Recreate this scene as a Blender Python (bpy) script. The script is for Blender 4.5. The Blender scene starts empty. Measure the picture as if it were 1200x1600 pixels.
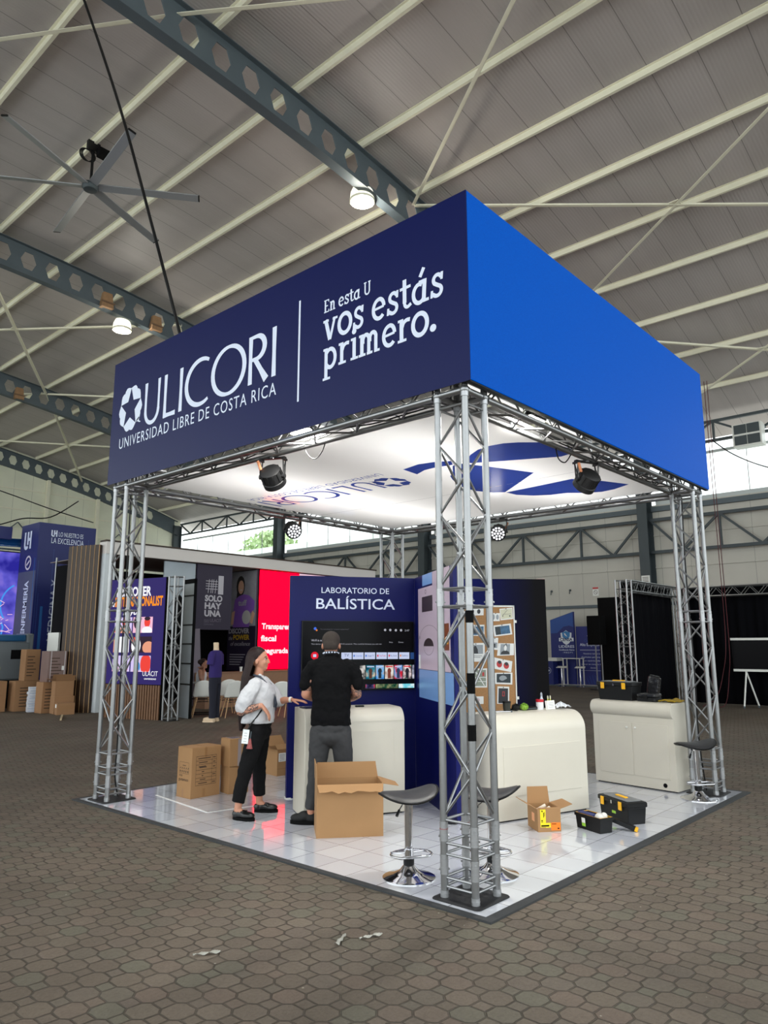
import bpy, bmesh, math, random
from math import sin, cos, pi, radians, sqrt, atan2, hypot
from mathutils import Vector, Matrix, Euler
random.seed(11)
SC = bpy.context.scene
COL = SC.collection
# ------------------------------------------------------------------ camera, world, exposure
EXPO = 1.35
cam_d = bpy.data.cameras.new('camera')
cam_d.sensor_fit = 'VERTICAL'; cam_d.sensor_height = 32.0; cam_d.sensor_width = 24.0
cam_d.lens = 1135.23 / 1600 * 32.0
cam_d.clip_end = 300
CAM = bpy.data.objects.new('camera', cam_d); COL.objects.link(CAM)
def cam_axes(yaw, pit, rol):
    F = Vector((cos(yaw)*cos(pit), sin(yaw)*cos(pit), sin(pit)))
    R = Vector((sin(yaw), -cos(yaw), 0)); U = R.cross(F)
    return F, R*cos(rol)+U*sin(rol), U*cos(rol)-R*sin(rol)
_F, _R, _U = cam_axes(0.7282, 0.1820, -0.001)
CAM.matrix_world = Matrix(((_R.x, _U.x, -_F.x, -4.1145), (_R.y, _U.y, -_F.y, -2.9258), (_R.z, _U.z, -_F.z, 1.5941), (0, 0, 0, 1)))
SC.camera = CAM
SC.view_settings.view_transform = 'Standard'
SC.view_settings.look = 'None'
SC.view_settings.gamma = 1.0
SC.view_settings.use_curve_mapping = False
SC.view_settings.exposure = EXPO
try:
    SC.cycles.max_bounces = 8; SC.cycles.diffuse_bounces = 5; SC.cycles.transparent_max_bounces = 12
    SC.cycles.sample_clamp_indirect = 6.0
    SC.cycles.use_denoising = True
except Exception:
    pass
W = bpy.data.worlds.new('overcast_sky'); SC.world = W; W.use_nodes = True
wn = W.node_tree; wn.nodes.clear()
wo = wn.nodes.new('ShaderNodeOutputWorld'); wb = wn.nodes.new('ShaderNodeBackground')
wg = wn.nodes.new('ShaderNodeTexCoord'); ws = wn.nodes.new('ShaderNodeSeparateXYZ'); wr = wn.nodes.new('ShaderNodeValToRGB')
wr.color_ramp.elements[0].position = 0.45; wr.color_ramp.elements[0].color = (0.80, 0.87, 0.86, 1)
wr.color_ramp.elements[1].position = 0.75; wr.color_ramp.elements[1].color = (0.90, 0.96, 1.0, 1)
wm = wn.nodes.new('ShaderNodeMath'); wm.operation = 'MULTIPLY_ADD'; wm.inputs[1].default_value = 0.5; wm.inputs[2].default_value = 0.5
wn.links.new(wg.outputs['Generated'], ws.inputs[0]); wn.links.new(ws.outputs['Z'], wm.inputs[0])
wn.links.new(wm.outputs[0], wr.inputs[0]); wn.links.new(wr.outputs[0], wb.inputs['Color'])
wb.inputs['Strength'].default_value = 1.15
wn.links.new(wb.outputs[0], wo.inputs[0])

# ------------------------------------------------------------------ helpers
def lin(c):
    def f(u):
        u /= 255.0
        return u/12.92 if u <= 0.04045 else ((u+0.055)/1.055)**2.4
    return (f(c[0]), f(c[1]), f(c[2]), 1.0)
MATS = {}
def mat(name, rgb, rough=0.6, metal=0.0, var=0.0, vs=6.0, bump=0.0, bs=40.0, coat=0.0, spec=0.5, trans=0.0):
    """procedural surface: base colour broken up by noise (var) and noise bump"""
    if name in MATS: return MATS[name]
    m = bpy.data.materials.new(name); m.use_nodes = True
    nt = m.node_tree; b = nt.nodes['Principled BSDF']
    col = lin(rgb)
    b.inputs['Base Color'].default_value = col
    b.inputs['Roughness'].default_value = rough; b.inputs['Metallic'].default_value = metal
    b.inputs['Coat Weight'].default_value = coat; b.inputs['Specular IOR Level'].default_value = spec
    b.inputs['Transmission Weight'].default_value = trans
    if var > 0 or bump > 0:
        tc = nt.nodes.new('ShaderNodeTexCoord')
    if var > 0:
        n = nt.nodes.new('ShaderNodeTexNoise'); n.inputs['Scale'].default_value = vs; n.inputs['Detail'].default_value = 4
        nt.links.new(tc.outputs['Object'], n.inputs['Vector'])
        mx = nt.nodes.new('ShaderNodeMix'); mx.data_type = 'RGBA'
        mx.inputs[6].default_value = tuple(c*(1-var) for c in col[:3])+(1,)
        mx.inputs[7].default_value = tuple(min(1, c*(1+var)) for c in col[:3])+(1,)
        nt.links.new(n.outputs['Fac'], mx.inputs[0]); nt.links.new(mx.outputs[2], b.inputs['Base Color'])
    if bump > 0:
        n2 = nt.nodes.new('ShaderNodeTexNoise'); n2.inputs['Scale'].default_value = bs; n2.inputs['Detail'].default_value = 3
        nt.links.new(tc.outputs['Object'], n2.inputs['Vector'])
        bp = nt.nodes.new('ShaderNodeBump'); bp.inputs['Strength'].default_value = bump; bp.inputs['Distance'].default_value = 0.01
        nt.links.new(n2.outputs['Fac'], bp.inputs['Height']); nt.links.new(bp.outputs[0], b.inputs['Normal'])
    MATS[name] = m
    return m
def emis(name, rgb, gain=1.0, rough=0.35):
    """a lit screen or lamp face: shows rgb at the scene's exposure"""
    if name in MATS: return MATS[name]
    m = bpy.data.materials.new(name); m.use_nodes = True
    b = m.node_tree.nodes['Principled BSDF']
    b.inputs['Base Color'].default_value = (0.0, 0.0, 0.0, 1); b.inputs['Roughness'].default_value = rough; b.inputs['Specular IOR Level'].default_value = 0.04
    b.inputs['Emission Color'].default_value = lin(rgb); b.inputs['Emission Strength'].default_value = gain / 2**EXPO
    MATS[name] = m
    return m

class MB:
    """collects shapes and links them as ONE mesh object"""
    def __init__(s, M=None):
        s.v = []; s.f = []; s.mi = []; s.M = M or Matrix(); s.k = 0
    def add(s, vs, fs, M=None):
        T = s.M @ M if M is not None else s.M
        o = len(s.v)
        s.v += [tuple(T @ Vector(p)) for p in vs]
        s.f += [tuple(i+o for i in f) for f in fs]; s.mi += [s.k]*len(fs)
        return s
    def box(s, x0, x1, y0, y1, z0, z1, M=None, taper=None):
        a, b, c, d = x0, x1, y0, y1
        if taper:
            cx, cy = (x0+x1)/2, (y0+y1)/2; t = taper
            top = [(cx+(a-cx)*t, cy+(c-cy)*t, z1), (cx+(b-cx)*t, cy+(c-cy)*t, z1), (cx+(b-cx)*t, cy+(d-cy)*t, z1), (cx+(a-cx)*t, cy+(d-cy)*t, z1)]
        else:
            top = [(a, c, z1), (b, c, z1), (b, d, z1), (a, d, z1)]
        return s.add([(a, c, z0), (b, c, z0), (b, d, z0), (a, d, z0)]+top,
                     [(3, 2, 1, 0), (4, 5, 6, 7), (0, 1, 5, 4), (1, 2, 6, 5), (2, 3, 7, 6), (3, 0, 4, 7)], M)
    def rbox(s, x0, x1, y0, y1, z0, z1, r=0.01, M=None, n=3):
        """box with rounded vertical edges and chamfered rims"""
        pts = []
        for cx, cy, a0 in ((x1-r, y1-r, 0), (x0+r, y1-r, 90), (x0+r, y0+r, 180), (x1-r, y0+r, 270)):
            for i in range(n+1):
                a = radians(a0+90*i/n); pts.append((cx+r*cos(a), cy+r*sin(a)))
        cx, cy = (x0+x1)/2, (y0+y1)/2; c = min(r*0.5, (z1-z0)*0.3)
        def ring(z, ins):
            out = []
            for px, py in pts:
                dx, dy = px-cx, py-cy
                out.append((cx+dx*(1-ins/max(1e-6, (x1-x0)/2)), cy+dy*(1-ins/max(1e-6, (y1-y0)/2)), z))
            return out
        R = [ring(z0, c), ring(z0+c, 0), ring(z1-c, 0), ring(z1, c)]
        N = len(pts); vs = sum(R, []); fs = [tuple(range(N-1, -1, -1)), tuple(3*N+i for i in range(N))]
        for k in range(3):
            for i in range(N):
                j = (i+1) % N; fs.append((k*N+i, k*N+j, (k+1)*N+j, (k+1)*N+i))
        return s.add(vs, fs, M)
    def cyl(s, p0, p1, r0, r1=None, n=10, cap=True):
        p0, p1 = Vector(p0), Vector(p1); r1 = r0 if r1 is None else r1
        d = p1-p0
        if d.length < 1e-7: return s
        d.normalize(); a = d.orthogonal().normalized(); b = d.cross(a)
        vs = []
        for p, r in ((p0, r0), (p1, r1)):
            for i in range(n):
                t = 2*pi*i/n; vs.append(tuple(p+a*(r*cos(t))+b*(r*sin(t))))
        fs = [(i, (i+1) % n, n+(i+1) % n, n+i) for i in range(n)]
        if cap: fs += [tuple(range(n-1, -1, -1)), tuple(range(n, 2*n))]
        return s.add(vs, fs)
    def tube(s, pts, r, n=8, closed=False, cap=True):
        pts = [Vector(p) for p in pts]; L = len(pts)
        rs = r if isinstance(r, (list, tuple)) else [r]*L
        vs = []; a = None
        for i, p in enumerate(pts):
            if closed: d = pts[(i+1) % L]-pts[i-1]
            else: d = pts[min(i+1, L-1)]-pts[max(i-1, 0)]
            if d.length < 1e-9: d = Vector((0, 0, 1))
            d.normalize()
            if a is None: a = d.orthogonal().normalized()
            else:
                a = a-d*a.dot(d)
                a = d.orthogonal().normalized() if a.length < 1e-6 else a.normalized()
            b = d.cross(a)
            for k in range(n):
                t = 2*pi*k/n; vs.append(tuple(p+a*(rs[i]*cos(t))+b*(rs[i]*sin(t))))
        fs = []
        for i in range(L if closed else L-1):
            j = (i+1) % L
            for k in range(n):
                fs.append((i*n+k, i*n+(k+1) % n, j*n+(k+1) % n, j*n+k))
        if not closed and cap: fs += [tuple(range(n-1, -1, -1)), tuple((L-1)*n+k for k in range(n))]
        return s.add(vs, fs)
    def lathe(s, prof, n=24, M=None, cap=True):
        vs = []; L = len(prof)
        for r, z in prof:
            for k in range(n):
                t = 2*pi*k/n; vs.append((r*cos(t), r*sin(t), z))
        fs = []
        for i in range(L-1):
            for k in range(n): fs.append((i*n+k, i*n+(k+1) % n, (i+1)*n+(k+1) % n, (i+1)*n+k))
        if cap: fs += [tuple(range(n-1, -1, -1)), tuple((L-1)*n+k for k in range(n))]
        return s.add(vs, fs, M)
    def prism(s, poly, z0, z1, M=None):
        n = len(poly)
        vs = [(x, y, z0) for x, y in poly]+[(x, y, z1) for x, y in poly]
        fs = [tuple(range(n-1, -1, -1)), tuple(range(n, 2*n))]+[(i, (i+1) % n, n+(i+1) % n, n+i) for i in range(n)]
        return s.add(vs, fs, M)
    def poly(s, pts, M=None):
        return s.add(pts, [tuple(range(len(pts)))], M)
    def rect(s, x0, x1, y0, y1, z=0.0, M=None):
        return s.add([(x0, y0, z), (x1, y0, z), (x1, y1, z), (x0, y1, z)], [(0, 1, 2, 3)], M)
    def ell(s, c, r, n=16, m=10, M=None):
        if not isinstance(r, (tuple, list)): r = (r, r, r)
        vs = [(c[0], c[1], c[2]-r[2])]
        for j in range(1, m):
            ph = -pi/2+pi*j/m
            for k in range(n):
                t = 2*pi*k/n; vs.append((c[0]+r[0]*cos(ph)*cos(t), c[1]+r[1]*cos(ph)*sin(t), c[2]+r[2]*sin(ph)))
        vs.append((c[0], c[1], c[2]+r[2])); fs = []
        for k in range(n): fs.append((0, 1+(k+1) % n, 1+k))
        for j in range(m-2):
            for k in range(n):
                a = 1+j*n+k; b = 1+j*n+(k+1) % n; fs.append((a, b, b+n, a+n))
        o = 1+(m-2)*n
        for k in range(n): fs.append((o+k, o+(k+1) % n, len(vs)-1))
        return s.add(vs, fs, M)
    def grid(s, fn, nu, nv):
        vs = [fn(i/nu, j/nv) for j in range(nv+1) for i in range(nu+1)]
        fs = [(j*(nu+1)+i, j*(nu+1)+i+1, (j+1)*(nu+1)+i+1, (j+1)*(nu+1)+i) for j in range(nv) for i in range(nu)]
        return s.add(vs, fs)
    def build(s, name, m, parent=None, smooth=None, solid=0.0, bevel=0.0):
        me = bpy.data.meshes.new(name)
        me.from_pydata(s.v, [], s.f)
        for mm in (m if isinstance(m, (list, tuple)) else [m]): me.materials.append(mm)
        me.polygons.foreach_set('material_index', s.mi)
        me.validate(); me.update()
        if smooth is not None: shade(me, smooth)
        ob = bpy.data.objects.new(name, me); COL.objects.link(ob)
        if parent is not None: ob.parent = parent
        if solid:
            md = ob.modifiers.new('solid', 'SOLIDIFY'); md.thickness = solid; md.offset = 0
        if bevel:
            md = ob.modifiers.new('bevel', 'BEVEL'); md.width = bevel; md.segments = 2; md.limit_method = 'ANGLE'
        return ob
def shade(me, ang=40):
    """smooth shading with edges sharper than ang kept crisp"""
    bm = bmesh.new(); bm.from_mesh(me)
    lim = radians(ang)
    for f in bm.faces: f.smooth = True
    for e in bm.edges:
        e.smooth = not (len(e.link_faces) == 2 and e.calc_face_angle(0) > lim)
    bm.to_mesh(me); bm.free()
def tag(o, label, cat=None, group=None, kind=None):
    o['label'] = label
    if cat: o['category'] = cat
    if group: o['group'] = group
    if kind: o['kind'] = kind
    return o
def thing(name, label, cat, loc=(0, 0, 0), rz=0.0, group=None):
    o = bpy.data.objects.new(name, None); COL.objects.link(o)
    o.empty_display_size = 0.1
    o.location = loc; o.rotation_euler = (0, 0, rz)
    return tag(o, label, cat, group)
def struct(o, label=None, group=None):
    o['kind'] = 'structure'
    if label: o['label'] = label
    if group: o['group'] = group
    return o
def dup(root, loc, rz, label, group=None):
    r = root.copy(); COL.objects.link(r); r.location = loc; r.rotation_euler = (0, 0, rz); r['label'] = label
    if group: r['group'] = group
    for ch in list(root.children):
        c = ch.copy(); COL.objects.link(c); c.parent = r
        for g in list(ch.children):
            d = g.copy(); COL.objects.link(d); d.parent = c
    return r
def face(O, r, u):
    """matrix of a drawing plane: origin, right, up"""
    r = Vector(r).normalized(); u = Vector(u).normalized(); n = r.cross(u)
    return Matrix(((r.x, u.x, n.x, O[0]), (r.y, u.y, n.y, O[1]), (r.z, u.z, n.z, O[2]), (0, 0, 0, 1)))
_TX = {}
def txt_mesh(s, bold=0.0, sp=1.0):
    k = (s, bold, sp)
    if k in _TX: return _TX[k]
    cu = bpy.data.curves.new('t', 'FONT'); cu.body = s; cu.size = 1.0; cu.offset = bold; cu.space_character = sp
    cu.resolution_u = 3; cu.fill_mode = 'FRONT'
    ob = bpy.data.objects.new('t', cu); COL.objects.link(ob)
    dg = bpy.context.evaluated_depsgraph_get()
    me = bpy.data.meshes.new_from_object(ob.evaluated_get(dg))
    vs = [tuple(v.co) for v in me.vertices]; fs = [tuple(p.vertices) for p in me.polygons]
    bpy.data.objects.remove(ob); bpy.data.curves.remove(cu); bpy.data.meshes.remove(me)
    _TX[k] = (vs, fs)
    return _TX[k]
CAPH = max(v[1] for v in txt_mesh('H')[0])
def txt(mb, s, x, y, h, M=None, w=None, bold=0.0, align='L', shear=0.0, z=0.0, sp=1.0):
    """letters of cap height h (and total width w) at x, y on plane M"""
    vs, fs = txt_mesh(s, bold, sp)
    if not vs: return mb
    x0 = min(v[0] for v in vs); x1 = max(v[0] for v in vs)
    ky = h/CAPH; kx = (w/(x1-x0)) if w else ky
    tw = (x1-x0)*kx; ox = x-(tw if align == 'R' else tw/2 if align == 'C' else 0)
    return mb.add([(ox+(v[0]-x0)*kx+shear*v[1]*ky, y+v[1]*ky, z) for v in vs], fs, M)
# ------------------------------------------------------------------ materials
STEEL = mat('grey_painted_steel', (84, 94, 100), 0.55, 0.1, var=0.12, vs=3, bump=0.05)
STEEL_D = mat('dark_painted_steel', (62, 70, 74), 0.55, 0.1, var=0.15, vs=3)
PURL = mat('cream_purlin_paint', (236, 232, 210), 0.55, 0.0, var=0.08, vs=4)
ALU = mat('aluminium_truss', (150, 151, 152), 0.36, 0.9, var=0.12, vs=14, bump=0.06, bs=60)
ALU_W = mat('aluminium_weld', (172, 173, 175), 0.42, 0.85, var=0.1, vs=20)
BLACK = mat('black_plastic', (14, 14, 15), 0.45, spec=0.3)
BLACKM = mat('matt_black', (8, 8, 9), 0.85, spec=0.15)
RUBBER = mat('dark_rubber_edging', (52, 54, 56), 0.7, var=0.15, vs=30)
CHROME = mat('chrome', (215, 215, 218), 0.08, 1.0)
NAVY = mat('navy_print', (5, 16, 72), 0.35, var=0.03, vs=2, spec=0.15)
NAVY_D = mat('navy_print_dark', (10, 16, 80), 0.4, var=0.03, vs=2, spec=0.2)
LETTER = mat('pale_vinyl_letters', (216, 224, 242), 0.5)
WHITE = mat('white_paint', (226, 226, 220), 0.4, var=0.03, vs=3)
CARD = mat('cardboard', (160, 121, 80), 0.8, var=0.07, vs=5, bump=0.05, bs=20)
CARD_D = mat('cardboard_inside', (140, 105, 70), 0.85, var=0.07, vs=5)
TAPE = mat('packing_tape', (146, 106, 66), 0.3, var=0.05)
INK = mat('printed_ink', (70, 52, 38), 0.8)
PAPER = mat('white_paper', (232, 232, 228), 0.6, var=0.02)

# ------------------------------------------------------------------ floor: interlocking octagon pavers
def paver_material():
    m = bpy.data.materials.new('octagon_pavers'); m.use_nodes = True
    nt = m.node_tree; b = nt.nodes['Principled BSDF']; N = nt.nodes.new; L = nt.links.new
    def math_(op, a, bb=None, c=None):
        n = N('ShaderNodeMath'); n.operation = op
        for i, q in enumerate((a, bb, c)):
            if q is None: continue
            if isinstance(q, (int, float)): n.inputs[i].default_value = q
            else: L(q, n.inputs[i])
        return n.outputs[0]
    tc = N('ShaderNodeTexCoord')
    wob = N('ShaderNodeTexNoise'); wob.inputs['Scale'].default_value = 7; wob.inputs['Detail'].default_value = 2
    L(tc.outputs['Object'], wob.inputs['Vector'])
    vm = N('ShaderNodeVectorMath'); vm.operation = 'MULTIPLY_ADD'; vm.inputs[1].default_value = (0.014, 0.014, 0); L(wob.outputs['Color'], vm.inputs[0]); L(tc.outputs['Object'], vm.inputs[2])
    sp = N('ShaderNodeSeparateXYZ'); L(vm.outputs[0], sp.inputs[0])
    X, Y = sp.outputs[0], sp.outputs[1]
    k = 0.7071/0.160; k2 = 0.7071/0.152
    u = math_('MULTIPLY', math_('SUBTRACT', X, Y), k)
    v = math_('MULTIPLY', math_('ADD', math_('MULTIPLY', X, 1.08), math_('MULTIPLY', Y, 0.92)), k2)
    u = math_('ADD', u, 0.2); v = math_('ADD', v, 0.15)
    iu = math_('FLOOR', u); iv = math_('FLOOR', v)
    fu = math_('SUBTRACT', math_('SUBTRACT', u, iu), 0.5); fv = math_('SUBTRACT', math_('SUBTRACT', v, iv), 0.5)
    au = math_('ABSOLUTE', fu); av = math_('ABSOLUTE', fv)
    s = math_('ADD', au, av)
    dd = math_('MULTIPLY', math_('SUBTRACT', s, 0.645), 0.7071)
    d_diag = math_('ABSOLUTE', dd)
    in_sq = math_('GREATER_THAN', dd, 0.0)
    d_side = math_('SUBTRACT', 0.5, math_('MAXIMUM', au, av))
    d_side = math_('ADD', d_side, in_sq)            # no side joints inside the small squares
    d = math_('MINIMUM', d_diag, d_side)
    joint = N('ShaderNodeMapRange'); joint.inputs[1].default_value = 0.008; joint.inputs[2].default_value = 0.045; joint.interpolation_type = 'SMOOTHSTEP'
    L(d, joint.inputs[0]); J = joint.outputs[0]
    # joints fill with dust in patches, so they fade in places
    jn = N('ShaderNodeTexNoise'); jn.inputs['Scale'].default_value = 3.2; jn.inputs['Detail'].default_value = 4; L(tc.outputs['Object'], jn.inputs['Vector'])
    jr = N('ShaderNodeMapRange'); jr.inputs[1].default_value = 0.35; jr.inputs[2].default_value = 0.68; jr.inputs[3].default_value = 1.0; jr.inputs[4].default_value = 0.25; L(jn.outputs['Fac'], jr.inputs[0])
    J2 = math_('SUBTRACT', 1.0, math_('MULTIPLY', math_('SUBTRACT', 1.0, J), jr.outputs[0]))
    # per-paver id (squares take the rounded corner index)
    ru = math_('ADD', math_('ROUND', u), 0.37); rv = math_('ADD', math_('ROUND', v), 0.37)
    def mixv(f, a, bb):
        return math_('ADD', math_('MULTIPLY', f, bb), math_('MULTIPLY', math_('SUBTRACT', 1.0, f), a))
    cb = N('ShaderNodeCombineXYZ'); L(mixv(in_sq, iu, ru), cb.inputs[0]); L(mixv(in_sq, iv, rv), cb.inputs[1])
    wn_ = N('ShaderNodeTexWhiteNoise'); wn_.noise_dimensions = '2D'; L(cb.outputs[0], wn_.inputs['Vector'])
    ramp = N('ShaderNodeValToRGB'); e = ramp.color_ramp.elements
    e[0].position = 0; e[0].color = lin((97, 87, 76)); e[1].position = 1; e[1].color = lin((107, 97, 85))
    for p, c in ((0.3, (102, 92, 80)), (0.5, (99, 89, 79)), (0.7, (99, 95, 82)), (0.85, (104, 91, 80))):
        q = e.new(p); q.color = lin(c)
    L(wn_.outputs['Value'], ramp.inputs[0])
    big = N('ShaderNodeTexNoise'); big.inputs['Scale'].default_value = 0.9; big.inputs['Detail'].default_value = 5; L(tc.outputs['Object'], big.inputs['Vector'])
    fine = N('ShaderNodeTexNoise'); fine.inputs['Scale'].default_value = 55; fine.inputs['Detail'].default_value = 5; L(tc.outputs['Object'], fine.inputs['Vector'])
    f2 = math_('ADD', math_('MULTIPLY', big.outputs['Fac'], 0.9), math_('MULTIPLY', fine.outputs['Fac'], 0.5))
    f2 = math_('ADD', f2, 0.30)
    hm = N('ShaderNodeMix'); hm.data_type = 'RGBA'; hm.blend_type = 'MULTIPLY'; hm.inputs[0].default_value = 1
    L(ramp.outputs[0], hm.inputs[6]); cc = N('ShaderNodeCombineColor')
    for i in range(3): L(f2, cc.inputs[i])
    L(cc.outputs[0], hm.inputs[7])
    jm = N('ShaderNodeMix'); jm.data_type = 'RGBA'; jm.inputs[6].default_value = lin((72, 65, 55)); L(J2, jm.inputs[0]); L(hm.outputs[2], jm.inputs[7])
    # pale specks of dust
    spk = N('ShaderNodeTexVoronoi'); spk.inputs['Scale'].default_value = 5.5; L(tc.outputs['Object'], spk.inputs['Vector'])
    sm = N('ShaderNodeMapRange'); sm.inputs[1].default_value = 0.035; sm.inputs[2].default_value = 0.02; L(spk.outputs['Distance'], sm.inputs[0])
    dm = N('ShaderNodeMix'); dm.data_type = 'RGBA'; dm.inputs[7].default_value = lin((170, 165, 152)); L(sm.outputs[0], dm.inputs[0]); L(jm.outputs[2], dm.inputs[6])
    L(dm.outputs[2], b.inputs['Base Color'])
    b.inputs['Roughness'].default_value = 0.72; b.inputs['Specular IOR Level'].default_value = 0.3
    hgt = math_('ADD', math_('ADD', math_('MULTIPLY', J, 1.0), math_('MULTIPLY', wn_.outputs['Value'], 0.15)), math_('MULTIPLY', fine.outputs['Fac'], 0.35))
    bp = N('ShaderNodeBump'); bp.inputs['Strength'].default_value = 0.9; bp.inputs['Distance'].default_value = 0.015
    L(hgt, bp.inputs['Height']); L(bp.outputs[0], b.inputs['Normal'])
    return m
fl = MB().box(-22, 25.0, -22, 43, -0.3, -0.004).build('floor', paver_material())
struct(fl, 'brown octagonal paver floor of the exhibition hall')

# ------------------------------------------------------------------ roof, rafters, purlins
BAY = 11.4; Y0 = 8.49
def zp(x): return 14.35-0.0065*x*x          # underside of the purlins
def roof_material():
    m = bpy.data.materials.new('ribbed_roof_panels'); m.use_nodes = True
    nt = m.node_tree; b = nt.nodes['Principled BSDF']; N = nt.nodes.new; L = nt.links.new
    tc = N('ShaderNodeTexCoord'); sp = N('ShaderNodeSeparateXYZ'); L(tc.outputs['Object'], sp.inputs[0])
    def M_(op, a, c):
        n = N('ShaderNodeMath'); n.operation = op; L(a, n.inputs[0]); n.inputs[1].default_value = c; return n.outputs[0]
    fr = M_('FRACT', M_('MULTIPLY', sp.outputs[1], 1/0.965), 0)
    dist = M_('ABSOLUTE', M_('SUBTRACT', fr, 0.5), 0)
    mr = N('ShaderNodeMapRange'); mr.inputs[1].default_value = 0.487; mr.inputs[2].default_value = 0.495; L(dist, mr.inputs[0])
    nz = N('ShaderNodeTexNoise'); nz.inputs['Scale'].default_value = 0.5; nz.inputs['Detail'].default_value = 5; L(tc.outputs['Object'], nz.inputs['Vector'])
    mp = N('ShaderNodeMapping'); mp.inputs['Scale'].default_value = (0.25, 2.5, 1); L(tc.outputs['Object'], mp.inputs[0]); L(mp.outputs[0], nz.inputs['Vector'])
    rm = N('ShaderNodeValToRGB'); rm.color_ramp.elements[0].color = lin((166, 160, 156)); rm.color_ramp.elements[1].color = lin((194, 186, 184)); L(nz.outputs['Fac'], rm.inputs[0])
    mx = N('ShaderNodeMix'); mx.data_type = 'RGBA'; L(mr.outputs[0], mx.inputs[0]); L(rm.outputs[0], mx.inputs[6]); mx.inputs[7].default_value = lin((128, 122, 119))
    L(mx.outputs[2], b.inputs['Base Color'])
    wv = N('ShaderNodeMath'); wv.operation = 'SINE'; q = M_('MULTIPLY', sp.outputs[1], 2*pi/0.08); L(q, wv.inputs[0])
    bp = N('ShaderNodeBump'); bp.inputs['Strength'].default_value = 0.12; bp.inputs['Distance'].default_value = 0.02; L(wv.outputs[0], bp.inputs['Height']); L(bp.outputs[0], b.inputs['Normal'])
    b.inputs['Roughness'].default_value = 0.5
    return m
XS = [-16+i*1.0 for i in range(43)]+[26.4]
mb = MB(); vs = []
for yy in (-16.0, 44.0):
    for x in XS: vs.append((x, yy, zp(x)+0.16))
    for x in XS: vs.append((x, yy, zp(x)+0.28))
n = len(XS); fs = []
for i in range(n-1):
    fs += [(i, i+1, 2*n+i+1, 2*n+i), (n+i, 3*n+i, 3*n+i+1, n+i+1), (i, n+i, n+i+1, i+1), (2*n+i, 2*n+i+1, 3*n+i+1, 3*n+i)]
fs += [(0, 2*n, 3*n, n), (n-1, 2*n-1, 4*n-1, 3*n-1)]
mb.add(vs, fs)
struct(mb.build('ceiling', roof_material(), smooth=30), 'pale ribbed metal roof curving down to the far side of the hall')
# purlins: Z sections along Y
k = 0
for i in range(-6, 12):
    x = 1.17+2.18*i
    if x > 24.2: continue
    z = zp(x); mb = MB()
    mb.box(x-0.010, x+0.010, -16, 42.6, z, z+0.155)
    mb.box(x-0.010, x+0.062, -16, 42.6, z-0.010, z)
    mb.box(x-0.062, x+0.010, -16, 42.6, z+0.146, z+0.157)
    mb.box(x+0.054, x+0.062, -16, 42.6, z, z+0.018)
    struct(mb.build('roof_purlin', PURL), 'cream steel purlin running under the roof panels', 'purlins under the roof')
# castellated rafters along X with hexagonal openings
def rafter(y, label):
    D = 0.97; t = 0.012; sp = 0.785; hw = 0.20; mb = MB()
    def pt(x, w, yy): return (x, yy, zp(x)-D+w*D)
    xs = [-15+0.0]
    x = -14.9
    cells = int((24.6+14.9)/sp)
    for side, yy in ((1, y-t), (-1, y+t)):
        for c in range(cells):
            a = x+c*sp; bb = a+sp; m_ = (a+bb)/2
            hx = [(m_-0.13, 0.79), (m_+0.13, 0.79), (m_+0.25, 0.5), (m_+0.13, 0.21), (m_-0.13, 0.21), (m_-0.25, 0.5)]
            solid = a > 22.6
            if solid:
                mb.add([pt(a, 0, yy), pt(bb, 0, yy), pt(bb, 1, yy), pt(a, 1, yy)], [(0, 1, 2, 3) if side > 0 else (3, 2, 1, 0)])
                continue
            o = [(a, 1), (bb, 1), (bb, 0.5), (bb, 0), (a, 0), (a, 0.5)]
            vs = [pt(p, q, yy) for p, q in o]+[pt(p, q, yy) for p, q in hx]
            fs = [(k_, 6+k_, 6+(k_+1) % 6, (k_+1) % 6) for k_ in range(6)]
            if side < 0: fs = [f[::-1] for f in fs]
            mb.add(vs, fs)
            if side > 0:
                for k_ in range(6):
                    p, q = hx[k_], hx[(k_+1) % 6]
                    mb.add([pt(p[0], p[1], y-t), pt(q[0], q[1], y-t), pt(q[0], q[1], y+t), pt(p[0], p[1], y+t)], [(0, 1, 2, 3)])
    for w0, off in ((0.0, -0.02), (1.0, 0.0)):
        n_ = 40; vs = []
        for i in range(n_+1):
            xx = -14.9+(24.6+14.9)*i/n_; zz = zp(xx)-D+w0*D+off
            vs += [(xx, y-0.13, zz), (xx, y+0.13, zz), (xx, y+0.13, zz-0.02), (xx, y-0.13, zz-0.02)]
        fs = []
        for i in range(n_):
            for k_ in range(4): fs.append((4*i+k_, 4*i+4+k_, 4*i+4+(k_+1) % 4, 4*i+(k_+1) % 4))
        mb.add(vs, fs)
    return struct(mb.build('roof_rafter', STEEL), label)
for i, lb in enumerate(('castellated steel rafter nearest overhead, ending above the blue banner', 'castellated steel rafter behind the ceiling fan',
                        'castellated steel rafter second from the far end wall', 'castellated steel rafter along the far end wall')):
    rafter(Y0+BAY*i, lb)
rafter(Y0-BAY, 'castellated steel rafter nearest the right edge of the hall')
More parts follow.
